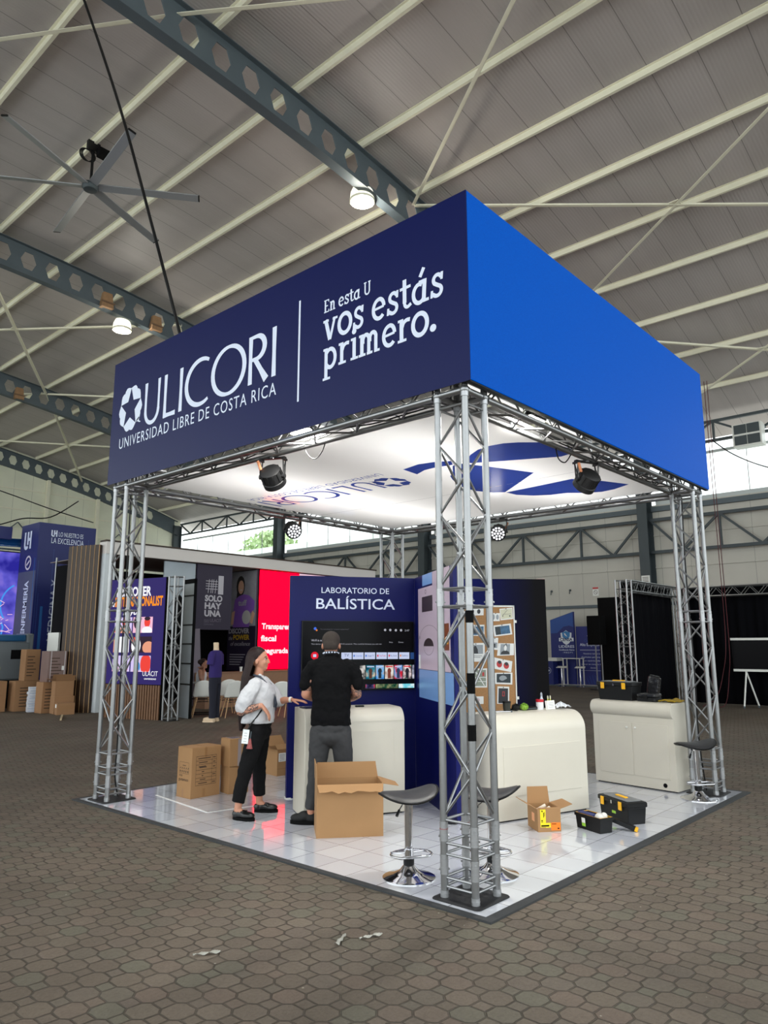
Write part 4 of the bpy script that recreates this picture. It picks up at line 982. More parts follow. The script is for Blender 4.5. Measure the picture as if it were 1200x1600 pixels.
# counter with two doors and a rolled lip
p0, p1 = (4.361, 1.243), (4.240, 0.233)
L_, rz = wall_frame(p0, p1)
tC = thing('counter', 'white two-door counter with a rolled lip, carrying a black toolbox, behind the rightmost stool', 'counter', (p0[0], p0[1], ZF), rz, 'white booth counters')
D = 0.40
prof = [(0, 0.012), (0, 0.765)]+[(0.03-0.085*sin(radians(a)) if a < 90 else 0.03-0.085*sin(radians(a)), 0.862-0.085*cos(radians(a))) for a in range(20, 181, 16)]+[(D, 0.947), (D, 0.012)]
MB().prism(prof, 0, L_, face((0, 0, 0), (0, 1, 0), (0, 0, 1))).build('body', CW, tC, smooth=30)
MB().box(0.02, L_-0.02, 0.02, D-0.02, 0, 0.012).build('plinth', BLACKM, tC)
for x0, x1, kx in ((0.075, 0.505, 0.455), (0.515, 0.945, 0.560)):
    d_ = MB().box(x0, x1, -0.006, 0.001, 0.125, 0.705).build('door', CW, tC, bevel=0.002)
    MB().cyl((kx, -0.006, 0.655), (kx, -0.022, 0.655), 0.006, n=8).ell((kx, -0.026, 0.655), 0.012, 10, 8).build('knob', WHITE, d_)
MB().cyl((0.875, -0.003, 0.062), (0.875, 0.01, 0.062), 0.024, n=18).build('cable_hole', BLACKM, tC)
# ------------------------------------------------------------------ bar stools
LEATH = mat('charcoal_leather', (46, 46, 48), 0.42, var=0.08, vs=8, bump=0.05, bs=120)
def SZ(k, q): return 0.050*max(0, k)**2*(1-0.35*q*q)+0.012*max(0, -k)**2-0.030*q*q*(1-0.5*max(0, k))
def seat_mesh(mb, flip=1.0):
    n, m = 40, 10
    def S(u, v, top):
        a = 2*pi*u; r = v
        x = 0.205*r*math.copysign(abs(cos(a))**0.85, cos(a)); y = 0.175*r*math.copysign(abs(sin(a))**0.85, sin(a))
        k = x/0.205
        z = SZ(k, y/0.175)
        th = 0.034*(1-r**6)**0.5 if r < 1 else 0
        z += 0.038+(th*0.5 if top else -th*0.5)
        return (x, y, z)
    for top in (1, 0):
        vs = [S(i/n, (j+1)/m, top) for j in range(m) for i in range(n)]+[S(0, 0, top)]
        fs = [(j*n+i, (j+1)*n+i, (j+1)*n+(i+1) % n, j*n+(i+1) % n) for j in range(m-1) for i in range(n)]+[(len(vs)-1, i, (i+1) % n) for i in range(n)]
        if not top: fs = [f[::-1] for f in fs]
        mb.add(vs, fs)
def stool_proto():
    t = thing('bar_stool', 'charcoal saddle-seat bar stool with a chrome base, in front of the big open cardboard box', 'bar stool', (0.053, 0.561, ZF), 0, 'chrome bar stools')
    mb = MB(Matrix.Translation((0, 0, 0.515))); seat_mesh(mb); mb.build('seat', LEATH, t, smooth=70)
    mb = MB(Matrix.Translation((0, 0, 0.513)))
    pts = []
    for i in range(40):
        a = 2*pi*i/40; x = 0.206*math.copysign(abs(cos(a))**0.85, cos(a)); y = 0.176*math.copysign(abs(sin(a))**0.85, sin(a)); k = x/0.205
        pts.append((x, y, 0.036+SZ(k, y/0.175)))
    mb.tube(pts, 0.008, 6, closed=True); mb.build('seat_piping', BLACK, t, smooth=60)
    MB().lathe([(0.185, 0), (0.185, 0.006), (0.165, 0.014), (0.11, 0.028), (0.065, 0.050), (0.042, 0.078), (0.036, 0.085)], 40).build('base', CHROME, t, smooth=50)
    MB().lathe([(0.036, 0.085), (0.038, 0.09), (0.038, 0.128), (0.034, 0.132)], 24).build('collar', BLACK, t, smooth=40)
    MB().cyl((0, 0, 0.13), (0, 0, 0.50), 0.029, n=24).cyl((0, 0, 0.49), (0, 0, 0.53), 0.06, n=20).build('column', CHROME, t, smooth=40)
    pts = [(0.145*cos(radians(a))*1.0, -0.02+0.115*sin(radians(a)), 0.165) for a in range(0, 360, 12)]
    pts = [(x, max(-0.10, y), z) for x, y, z in pts]
    mb = MB().tube([(x, y-0.03, z) for x, y, z in pts], 0.0085, 8, closed=True).cyl((0, 0, 0.135), (0, 0, 0.19), 0.034, n=18).cyl((-0.03, 0.0, 0.165), (-0.13, 0.02, 0.165), 0.008, n=8).cyl((0.03, 0.0, 0.165), (0.13, 0.02, 0.165), 0.008, n=8)
    mb.build('footrest', CHROME, t, smooth=60)
    MB().cyl((-0.03, 0.0, 0.505), (-0.09, -0.05, 0.455), 0.004, n=6).build('lever', CHROME, t)
    MB().cyl((-0.085, -0.046, 0.459), (-0.112, -0.068, 0.425), 0.009, 0.011, n=8).build('lever_grip', BLACK, t)
    return t
st1 = stool_proto(); st1.rotation_euler = (0, 0, radians(-30))
dup(st1, (0.50, 0.165, ZF), radians(-70), 'charcoal saddle-seat bar stool standing right behind the near truss tower')
dup(st1, (4.10, -0.035, ZF), radians(-40), 'dark saddle-seat bar stool in front of the right truss tower, rightmost of the stools')
# ------------------------------------------------------------------ cardboard boxes on the tiles
def carton(name, label, loc, rz, w, d, h, group=None, m=None, parent_mats=None):
    t = thing(name, label, 'box', (loc[0], loc[1], loc[2] if len(loc) > 2 else ZF), rz, group)
    MB().box(0, w, 0, d, 0, h).build('carton', m or CARD, t, bevel=0.004)
    return t
def flap_box(label, loc, rz, w, d, h, flaps, group=None, m=None, th=0.006):
    t = thing('open_box', label, 'box', (loc[0], loc[1], loc[2] if len(loc) > 2 else ZF), rz, group)
    m = m or CARD
    mb = MB().box(0, w, 0, th, 0, h).box(0, w, d-th, d, 0, h).box(0, th, th, d-th, 0, h).box(w-th, w, th, d-th, 0, h).box(th, w-th, th, d-th, 0, th)
    mb.build('carton', m, t)
    for side, ln, ang, tp in flaps:
        mb = MB(); L_ = w if side[1] == 'y' else d; a = radians(ang)
        n = 10; pts0 = []; pts1 = []
        for i in range(n+1):
            u = i/n; jag = (0.012*sin(i*2.7)+0.008*sin(i*5.1)) if tp < 0 else 0
            s0 = u*L_; s1 = L_/2+(u-0.5)*L_*abs(tp)
            out = sin(a)*(ln+jag); up = cos(a)*(ln+jag)
            pts0.append((s0, 0, 0)); pts1.append((s1, out, up))
        def W_(s_, o, z):
            if side == '-y': return (s_, -o, h+z)
            if side == '+y': return (s_, d+o, h+z)
            if side == '-x': return (-o, s_, h+z)
            return (w+o, s_, h+z)
        vs = [W_(*p) for p in pts0]+[W_(*p) for p in pts1]
        mb.add(vs, [(i, i+1, n+2+i, n+1+i) for i in range(n)])
        mb.build('flap', m, t, solid=0.005)
    return t
t = carton('cardboard_box', 'tall closed cardboard box with printed table, left front of the boxes behind the woman', (0.535, 3.952), 0, 0.372, 0.262, 0.512, 'boxes on the booth floor')
FY_ = face((0, -0.001, 0), (1, 0, 0), (0, 0, 1)); FX_ = face((-0.001, 0.262, 0), (0, -1, 0), (0, 0, 1))
mb = MB(); mb.rect(0.16, 0.19, 0.40, 0.51, 0, FY_); mb.rect(0.15, 0.18, 0.01, 0.09, 0, FY_); mb.rect(0.10, 0.13, 0.01, 0.09, 0, FX_); mb.rect(0.0, 0.035, 0.0, 0.03, 0, FX_); mb.build('packing_tape', TAPE, t)
mb = MB()
for z in (0.125, 0.165, 0.20, 0.24, 0.28, 0.335, 0.375, 0.42): mb.rect(0.055, 0.315, z, z+0.004, 0.0004, FY_)
for x in (0.055, 0.255, 0.313): mb.rect(x, x+0.003, 0.125, 0.422, 0.0004, FY_)
for (x0, x1, z) in ((0.08, 0.24, 0.395), (0.09, 0.20, 0.353), (0.09, 0.18, 0.312), (0.10, 0.19, 0.302), (0.13, 0.16, 0.258), (0.13, 0.15, 0.218), (0.11, 0.18, 0.18), (0.09, 0.20, 0.142), (0.265, 0.305, 0.395), (0.27, 0.30, 0.35), (0.27, 0.30, 0.30), (0.265, 0.305, 0.22), (0.265, 0.305, 0.142)): mb.rect(x0, x1, z, z+0.009, 0.0004, FY_)
mb.build('printed_table', INK, t)
mb = MB(); txt(mb, 'nos', 0.045, 0.215, 0.028, FX_, bold=0.01, z=0.0004); txt(mb, 'gustamuco', 0.035, 0.172, 0.030, FX_, w=0.18, bold=0.01, z=0.0004)
for z in (0.36, 0.295, 0.245): mb.rect(0.04, 0.215, z, z+0.003, 0.0004, FX_)
for x in (0.04, 0.213): mb.rect(x, x+0.003, 0.245, 0.363, 0.0004, FX_)
for k in range(5): mb.ell((0.06+0.035*k, 0.268, 0.0004), (0.009, 0.013, 0.0002), 8, 4, FX_); mb.rect(0.062+0.035*k, 0.072+0.035*k, 0.30, 0.31, 0.0004, FX_)
mb.rect(0.10, 0.16, 0.325, 0.332, 0.0004, FX_)
mb.build('printed_symbols', INK, t)
mb = MB().box(0.0, 0.18, 0.005, 0.257, 0.512, 0.516).box(0.19, 0.37, 0.005, 0.257, 0.512, 0.515)
mb.build('top_flap', CARD, t)
t = carton('cardboard_box', 'lower closed cardboard box of the two stacked behind the woman', (0.955, 3.862), radians(-10), 0.24, 0.20, 0.287, 'boxes on the booth floor')
mb = MB(); mb.rect(0.10, 0.13, 0, 0.285, 0, face((0, -0.001, 0), (1, 0, 0), (0, 0, 1))); mb.build('packing_tape', TAPE, t)
t = carton('cardboard_box', 'upper cardboard box with shiny tape on top, stacked behind the woman', (0.945, 3.850, ZF+0.288), radians(-10), 0.25, 0.22, 0.288, 'boxes on the booth floor')
mb = MB(); mb.rect(0.10, 0.14, 0, 0.286, 0, face((0, -0.001, 0), (1, 0, 0), (0, 0, 1))); mb.box(0.05, 0.20, 0.05, 0.20, 0.288, 0.2895); mb.build('packing_tape', mat('shiny_clear_tape', (150, 140, 140), 0.15), t)
t = flap_box('worn cardboard box with white label and raised flap, between the woman and the lab wall', (2.03, 4.33), radians(-8), 0.34, 0.36, 0.315, [('+y', 0.14, 35, 0.9), ('-x', 0.10, 75, 0.95), ('+x', 0.10, 60, 0.9), ('-y', 0.10, -60, 0.9)], 'boxes on the booth floor')
mb = MB(); mb.rect(0.02, 0.13, 0.17, 0.27, 0, face((0, -0.0012, 0), (1, 0, 0), (0, 0, 1))); mb.build('shipping_label', PAPER, t)
mb = MB()
for k in range(5): mb.rect(0.03, 0.11, 0.182+0.017*k, 0.188+0.017*k, 0.0006, face((0, -0.0012, 0), (1, 0, 0), (0, 0, 1)))
mb.build('label_print', INK, t)
mb = MB(); mb.rect(0.0, 0.34, 0.08, 0.09, 0, FY_); mb.rect(0.0, 0.34, 0.285, 0.315, 0, FY_); mb.build('packing_tape', TAPE, t)
# big open box
rzb = atan2(1.439-1.804, 0.768-0.334)
flap_box('big open brown cardboard box with torn flaps, in front of the counter beside the stool', (0.334, 1.804), rzb, 0.567, 0.36, 0.425,
         [('-x', 0.165, 2, 0.97), ('-y', 0.085, 128, -0.94), ('+y', 0.13, 3, 0.93), ('+x', 0.15, 104, 0.55)], 'boxes on the booth floor')
# small open box with stickers
rzs = radians(-39.8)
t = flap_box('small open cardboard box with yellow and orange stickers before the tool counter', (1.747, 0.520), rzs, 0.208, 0.26, 0.188,
             [('-x', 0.12, 62, 1.0), ('+y', 0.14, 8, 0.92), ('+x', 0.12, 75, 0.9), ('-y', 0.03, -80, 0.9)], 'boxes on the booth floor')
YEL = mat('yellow_sticker', (236, 214, 20), 0.5); ORA = mat('orange_sticker', (255, 128, 20), 0.5)
FS = face((0, -0.0012, 0), (1, 0, 0), (0, 0, 1))
mb = MB(); mb.rect(0.022, 0.072, 0.04, 0.185, 0, FS); mb.rect(0.072, 0.115, 0.035, 0.075, 0, FS); s1_ = mb.build('yellow_label', YEL, t)
mb = MB()
for (x0, x1, z, h_) in ((0.035, 0.045, 0.165, 0.012), (0.05, 0.056, 0.12, 0.04), (0.06, 0.064, 0.13, 0.035), (0.03, 0.045, 0.09, 0.008), (0.03, 0.045, 0.08, 0.005), (0.028, 0.10, 0.045, 0.012)): mb.rect(x0, x1, z, z+h_, 0.0006, FS)
mb.build('label_print', BLACKM, s1_)
mb = MB(); mb.rect(0.118, 0.202, 0.012, 0.075, 0.0003, FS); s2_ = mb.build('orange_label', ORA, t)
mb = MB(); mb.rect(0.124, 0.165, 0.062, 0.067, 0.0009, FS); mb.rect(0.175, 0.192, 0.022, 0.032, 0.0009, FS); mb.build('label_print', BLACKM, s2_)
mb = MB(); mb.rect(0.11, 0.18, 0.07, 0.14, 0, face((-0.0012, 0.26, 0), (0, -1, 0), (0, 0, 1))); mb.build('side_label', mat('faded_orange_label', (240, 170, 120), 0.5), t)
for k, (x, y, a, ln) in enumerate(((0.03, 0.045, 5, 0.10), (0.03, 0.11, 5, 0.13), (0.03, 0.18, 0, 0.11))):
    o = thing('paper_roll', ('crumpled white paper roll in the small open box, nearest its front', 'longest white paper roll in the small open box', 'white paper roll at the back of the small open box')[k], 'paper', (1.747, 0.520, ZF), rzs, 'paper rolls in the small box')
    MB().cyl((x, y, 0.10+0.012*k), (x+ln*cos(radians(a)), y+ln*sin(radians(a)), 0.165+0.008*k), 0.018, 0.016, 12).build('roll', mat('cream_paper', (222, 208, 190), 0.7), o, smooth=40)
    MB().cyl((x+ln*cos(radians(a)), y+ln*sin(radians(a)), 0.165+0.008*k), (x+1.02*ln*cos(radians(a)), y+1.02*ln*sin(radians(a)), 0.1664+0.008*k), 0.007, n=10).build('core', CARD_D, o)
# ------------------------------------------------------------------ tool boxes
TBK = mat('black_toolbox_plastic', (16, 17, 19), 0.5, spec=0.3, bump=0.04, bs=80); TYE = mat('yellow_latch_plastic', (240, 178, 24), 0.4); TGR = mat('grey_lid_plastic', (120, 122, 124), 0.5)
def tb_body(mb, L_, W_, H0, taper=1.08):
    cx, cy = L_/2, W_/2
    def ring(k, z): return [(cx+(x-cx)*k, cy+(y-cy)*k, z) for x, y in ((0, 0), (L_, 0), (L_, W_), (0, W_))]
    vs = ring(0.93, 0)+ring(1.0, H0); mb.add(vs, [(3, 2, 1, 0), (4, 5, 6, 7), (0, 1, 5, 4), (1, 2, 6, 5), (2, 3, 7, 6), (3, 0, 4, 7)])
def toolbox(label, loc, rz, L_, W_, H0, lid=0.05):
    t = thing('toolbox', label, 'toolbox', loc, rz, 'toolboxes')
    mb = MB(); tb_body(mb, L_, W_, H0); mb.build('body', TBK, t, bevel=0.006)
    MB().rbox(-0.012, L_+0.012, -0.012, W_+0.012, H0, H0+lid, 0.015).build('lid', TBK, t, smooth=30)
    MB().rbox(0.04, L_-0.04, 0.02, W_-0.02, H0+lid, H0+lid+0.008, 0.012).build('lid_organizer', TGR, t, smooth=30)
    MB().box(L_*0.33, L_*0.67, W_/2-0.016, W_/2+0.016, H0+lid+0.008, H0+lid+0.020).build('handle', TYE, t, bevel=0.004)
    for x in (L_*0.17, L_*0.78):
        MB().box(x-0.024, x+0.024, -0.022, -0.012, H0-0.035, H0+lid*0.85).build('latch', TYE, t, bevel=0.004)
    MB().box(L_*0.46, L_*0.50, -0.016, -0.012, H0, H0+0.03).build('hasp', CHROME, t)
    return t
tbB = toolbox('closed black toolbox with yellow latches on the tiles, behind the open toolbox', (2.735, 0.425, ZF), atan2(0.016-0.425, 2.484-2.735), 0.46, 0.19, 0.145, 0.045)
mb = MB(); mb.rect(0.20, 0.26, 0.06, 0.13, 0, face((0, -0.0005, 0), (1, 0, 0), (0, 0.05, 1))); lb_ = mb.build('paper_label', PAPER, tbB)
mb = MB(); mb.rect(0.20, 0.26, 0.06, 0.085, 0.0008, face((0, -0.0005, 0), (1, 0, 0), (0, 0.05, 1))); mb.build('green_band', mat('green_label', (150, 200, 60), 0.5), lb_)
# open toolbox
t = thing('open_toolbox', 'lidless black toolbox with yellow rim full of packets, on the tiles', 'toolbox', (2.143, 0.371, ZF), atan2(0.092-0.371, 2.036-2.143), group='toolboxes')
L_, W_, H0 = 0.31, 0.145, 0.125; th = 0.006
mb = MB(); cx, cy = L_/2, W_/2
def rr(k, z): return [(cx+(x-cx)*k, cy+(y-cy)*k, z) for x, y in ((0, 0), (L_, 0), (L_, W_), (0, W_))]
vs = rr(0.92, 0)+rr(1.0, H0)+rr(0.93, H0)+rr(0.86, 0.01)
mb.add(vs, [(3, 2, 1, 0)]+[(i, (i+1) % 4, 4+(i+1) % 4, 4+i) for i in range(4)]+[(4+i, 4+(i+1) % 4, 8+(i+1) % 4, 8+i) for i in range(4)]+[(8+i, 8+(i+1) % 4, 12+(i+1) % 4, 12+i) for i in range(4)]+[(12, 13, 14, 15)])
mb.build('body', TBK, t, bevel=0.003)
mb = MB(); vs = rr(1.05, H0-0.022)+rr(1.05, H0+0.002)+rr(1.0, H0+0.002)+rr(1.0, H0-0.022)
mb.add(vs, [(i, (i+1) % 4, 4+(i+1) % 4, 4+i) for i in range(4)]+[(4+i, 4+(i+1) % 4, 8+(i+1) % 4, 8+i) for i in range(4)]+[(12+i, 12+(i+1) % 4, (i+1) % 4, i) for i in range(4)]); mb.build('rim', TBK, t)
mb = MB(); vs = rr(0.985, H0+0.003)+rr(0.935, H0+0.003)+rr(0.93, H0-0.04)
mb.add(vs, [(i, (i+1) % 4, 4+(i+1) % 4, 4+i) for i in range(4)]+[(4+i, 4+(i+1) % 4, 8+(i+1) % 4, 8+i) for i in range(4)]); mb.build('yellow_liner', TYE, t)
FT = face((0, 0.002, 0), (1, 0, 0), (0, -0.08, 1))
mb = MB(); mb.rect(0.09, 0.135, 0.03, 0.10, 0.006, FT); l_ = mb.build('paper_label', PAPER, t)
mb = MB(); mb.rect(0.09, 0.135, 0.03, 0.058, 0.0068, FT); mb.build('green_band', mat('green_label', (150, 200, 60), 0.5), l_)
ox, oy = t.location.x, t.location.y; orz = t.rotation_euler.z
def inbox(name, label, cat, x, y, z, rz, build):
    X = ox+cos(orz)*x-sin(orz)*y; Y = oy+sin(orz)*x+cos(orz)*y
    o = thing(name, label, cat, (X, Y, ZF+z), orz+rz); build(o); return o
def _b1(o):
    M_ = Matrix.Rotation(radians(18), 4, 'X')
    MB().box(-0.09, 0.09, -0.02, 0.02, 0, 0.055, M_).build('carton', mat('dark_blue_pack', (38, 48, 104), 0.5), o)
    mb = MB(); mb.rect(-0.06, 0.07, 0.025, 0.034, 0, face((0, -0.0205, 0), (1, 0, 0), (0, 0, 1)) @ Matrix.Rotation(0, 4, 'X')); mb.M = M_; mb.build('pack_print', PAPER, o)
inbox('packet', 'dark blue flat packet standing in the open toolbox', 'packet', 0.10, 0.055, 0.082, 0.05, _b1)
def _b2(o): MB().ell((0, 0, 0.03), (0.055, 0.04, 0.042), 14, 10).ell((0.03, 0.01, 0.05), (0.03, 0.03, 0.03), 10, 8).build('bag', mat('milky_plastic_bag', (214, 212, 206), 0.3, var=0.12, vs=60, bump=0.5, bs=60), o, smooth=80)
inbox('plastic_bag', 'crumpled milky plastic bag in the open toolbox', 'bag', 0.235, 0.075, 0.082, 0.2, _b2)
def _b3(o): MB().box(-0.10, 0.10, -0.045, 0.045, 0, 0.025).build('carton', mat('tan_pack', (196, 160, 110), 0.7), o)
inbox('packet', 'tan cardboard packet lying low in the open toolbox', 'packet', 0.155, 0.072, 0.05, 0.0, _b3)
t = thing('tool_tray', 'black tool tray with a yellow end lying beside the open toolbox', 'tray', (2.30, 0.015, ZF), radians(-75))
M_ = Matrix.Rotation(radians(-22), 4, 'Y') @ Matrix.Translation((0, 0, 0.012))
MB().box(-0.11, 0.10, -0.03, 0.03, 0.0, 0.035, Matrix.Rotation(radians(18), 4, 'Y') @ Matrix.Translation((0, 0, 0.038))).build('tray', TBK, t, bevel=0.004)
MB().box(0.10, 0.125, -0.028, 0.028, 0.002, 0.033, Matrix.Rotation(radians(18), 4, 'Y') @ Matrix.Translation((0, 0, 0.038))).build('end_cap', TYE, t, bevel=0.004)
# toolbox and kit on the two-door counter
pC0 = Vector((4.361, 1.243)); rC = atan2(0.233-1.243, 4.240-4.361)
def onC(x, y): return (pC0.x+cos(rC)*x-sin(rC)*y, pC0.y+sin(rC)*x+cos(rC)*y)
q = onC(0.05, 0.05); toolbox('black toolbox with yellow latches standing on the two-door white counter', (q[0], q[1], ZF+0.947), rC, 0.46, 0.21, 0.165, 0.045)
q = onC(0.55, 0.06)
t = thing('equipment_case', 'small black hard case on the two-door counter beside the toolbox', 'case', (q[0], q[1], ZF+0.947), rC)
MB().rbox(0, 0.235, 0, 0.17, 0, 0.05, 0.02).build('bottom_shell', TBK, t, smooth=30); MB().rbox(0, 0.235, 0, 0.17, 0.052, 0.092, 0.02).build('top_shell', mat('glossy_black', (40, 41, 44), 0.2), t, smooth=30)
MB().box(0.10, 0.14, -0.008, 0.0, 0.03, 0.075).build('latch', BLACK, t)
q = onC(0.53, 0.30)
t = thing('plastic_bag', 'shiny black plastic wrapped bundle standing behind the small hard case', 'bag', (q[0], q[1], ZF+0.947), rC)
MB(Matrix.Rotation(radians(10), 4, 'Y')).rbox(0.0, 0.15, 0, 0.06, 0.03, 0.29, 0.02).build('bundle', mat('shiny_black_film', (34, 34, 36), 0.22, bump=0.8, bs=26), t, smooth=40)
MB(Matrix.Rotation(radians(10), 4, 'Y')).box(0.02, 0.13, 0.01, 0.05, 0.29, 0.305).build('folded_end', BLACK, t)
q = onC(0.80, 0.10)
t = thing('yellow_cloth', 'mustard yellow folded cloth on the two-door counter', 'cloth', (q[0], q[1], ZF+0.9475), rC)
mb = MB(); mb.grid(lambda u, v: (u*0.20, v*0.24, 0.012+0.022*abs(sin(5*u+2*v))*(1-abs(2*u-1))+0.010*sin(9*v)*0.5), 16, 14); mb.build('cloth', mat('mustard_cloth', (150, 122, 20), 0.85, var=0.2, vs=30), t, smooth=80, solid=0.012)
# small things on the tool counter
pB0 = Vector((1.762, 0.955)); rB = atan2(0.600-0.955, 2.872-1.762); ZB = ZF+0.945
def onB(name, label, cat, x, y, rz, group=None):
    return thing(name, label, cat, (pB0.x+cos(rB)*x-sin(rB)*y, pB0.y+sin(rB)*x+cos(rB)*y, ZB), rB+rz, group)
t = onB('cup', 'black cylindrical cup on the tool counter in front of the corkboard', 'cup', 0.41, 0.30, 0); MB().lathe([(0.034, 0), (0.040, 0.095), (0.036, 0.095), (0.031, 0.01)], 20).build('cup_body', mat('dark_olive_cup', (44, 44, 38), 0.35), t, smooth=40); MB().lathe([(0.041, 0.083), (0.042, 0.098), (0.036, 0.098)], 20).build('rim', BLACK, t, smooth=40)
def tuft(label, x, m, sc):
    t = onB('brush', label, 'brush', x, 0.30, 0.4, 'round dusting brushes'); random.seed(int(x*1000)); mb = MB()
    for i in range(260):
        z = random.uniform(-0.35, 1); a = random.uniform(0, 2*pi); r = sqrt(max(0, 1-z*z)); R0 = sc*random.uniform(0.85, 1.08)
        d = Vector((r*cos(a), r*sin(a), z)); c = Vector((0, 0, sc*0.6)); mb.cyl(tuple(c+d*sc*0.3), tuple(c+d*R0*0.92), 0.0028, 0.0012, 4, cap=False)
    mb.ell((0, 0, sc*0.6), (sc*0.8, sc*0.8, sc*0.6), 14, 8); mb.build('bristles', m, t)
    MB().cyl((0, 0.02, 0.012), (0.02, 0.12, 0.010), 0.009, n=8).build('handle', BLACK, t)
tuft('round black fluffy dusting brush on the tool counter', 0.525, mat('black_bristles', (12, 12, 13), 0.9), 0.05)
tuft('round lime green fluffy dusting brush on the tool counter', 0.635, mat('lime_bristles', (130, 170, 60), 0.9, var=0.3, vs=60), 0.048)
t = onB('case', 'flat dark pouch on the tool counter left of the red lidded jar', 'pouch', 0.735, 0.345, 0.0); MB().rbox(-0.085, 0.085, -0.05, 0.05, 0, 0.03, 0.015).build('pouch', BLACK, t, smooth=30); MB().box(-0.07, 0.07, -0.053, -0.05, 0.012, 0.016).build('zip', STEEL, t)
t = onB('jar', 'clear jar with a red lid on the tool counter', 'jar', 0.845, 0.30, 0)
MB().lathe([(0.036, 0), (0.038, 0.07), (0.036, 0.075)], 20).build('jar_body', mat('frosted_plastic', (214, 214, 216), 0.25), t, smooth=40); MB().lathe([(0.04, 0.075), (0.041, 0.098), (0.038, 0.10)], 20).build('lid', mat('red_lid', (190, 28, 44), 0.4), t, smooth=40)
t = onB('carton', 'small white printed carton standing beside the red lidded jar', 'carton', 0.945, 0.25, 0.1); MB().box(-0.055, 0.055, -0.015, 0.015, 0, 0.088, Matrix.Rotation(radians(-8), 4, 'X')).build('carton_body', PAPER, t)
mb = MB()
for k in range(4): mb.rect(-0.04, 0.035, 0.02+0.015*k, 0.024+0.015*k, 0.0006, face((0, -0.0155, 0), (1, 0, 0), (0, 0.14, 1)))
mb.build('carton_print', mat('grey_print_lines', (150, 152, 156), 0.6), t)
t = onB('bottle', 'small clear dropper bottle behind the white carton on the tool counter', 'bottle', 0.925, 0.36, 0); MB().lathe([(0.02, 0), (0.021, 0.09), (0.012, 0.11), (0.010, 0.13)], 16).build('bottle_body', mat('clear_grey_plastic', (190, 196, 204), 0.2), t, smooth=40); MB().lathe([(0.012, 0.125), (0.011, 0.15), (0.004, 0.165)], 14).build('cap', mat('grey_cap', (150, 156, 166), 0.4), t, smooth=40)
for k, (x, lb) in enumerate(((0.985, 'thin upright marker on the tool counter, nearer the dropper bottle'), (1.018, 'thin upright yellow marker on the tool counter, rightmost of the pair'))):
    t = onB('marker_pen', lb, 'pen', x, 0.33, 0, 'upright markers'); MB().cyl((0, 0, 0), (0, 0, 0.10), 0.007, n=10).build('barrel', mat('olive_yellow_pen', (190, 190, 80), 0.4), t, smooth=40); MB().cyl((0, 0, 0.10), (0, 0, 0.13), 0.008, 0.006, n=10).build('cap', mat('pale_cap', (200, 196, 170), 0.4), t, smooth=40)
t = onB('plastic_wrap', 'crumpled clear plastic wrap at the right end of the tool counter', 'plastic wrap', 1.105,  0.27, 0.1)
random.seed(5); mb = MB(); mb.grid(lambda u, v: (-0.10+0.20*u, -0.06+0.12*v, 0.012+0.045*(1-abs(2*u-1))*(1-abs(2*v-1))+random.uniform(0, 0.022)), 12, 9); mb.build('film', mat('crumpled_clear_film', (205, 208, 212), 0.18, spec=0.8), t, solid=0.002)
t = onB('steel_ruler', 'bright metal rod lying at the left end of the tool counter', 'rod', 0.27, 0.23, -0.25); MB().cyl((-0.12, 0, 0.008), (0.11, 0, 0.008), 0.007, n=10).build('rod', CHROME, t, smooth=40); MB().cyl((0.11, 0, 0.008), (0.125, 0, 0.008), 0.009, n=10).build('tip', STEEL, t)
# on the first counter
pA0 = Vector((0.686, 2.352)); rA = atan2(1.870-2.352, 1.565-0.686); ZA = ZF+0.985
t = thing('tablet', 'dark tablet lying on the white counter under the woman\'s hand', 'tablet', (pA0.x+cos(rA)*0.13-sin(rA)*0.24, pA0.y+sin(rA)*0.13+cos(rA)*0.24, ZA), rA+0.2)
MB().rbox(-0.11, 0.11, -0.08, 0.08, 0, 0.010, 0.012).build('case', mat('navy_black_case', (24, 26, 44), 0.4), t, smooth=30); mb = MB(); mb.rect(-0.1, 0.1, -0.07, 0.07, 0.0106); mb.build('screen', mat('tablet_glass', (10, 10, 16), 0.1), t)
t = thing('remote_control', 'small black remote control on the white counter, right of the man', 'remote control', (pA0.x+cos(rA)*0.60-sin(rA)*0.20, pA0.y+sin(rA)*0.60+cos(rA)*0.20, ZA), rA)
MB().rbox(-0.045, 0.045, -0.02, 0.02, 0, 0.016, 0.008).build('case', BLACK, t, smooth=30); mb = MB()
for k in range(5): mb.cyl((-0.03+0.015*k, 0, 0.016), (-0.03+0.015*k, 0, 0.0185), 0.004, n=8)
mb.build('buttons', STEEL, t)
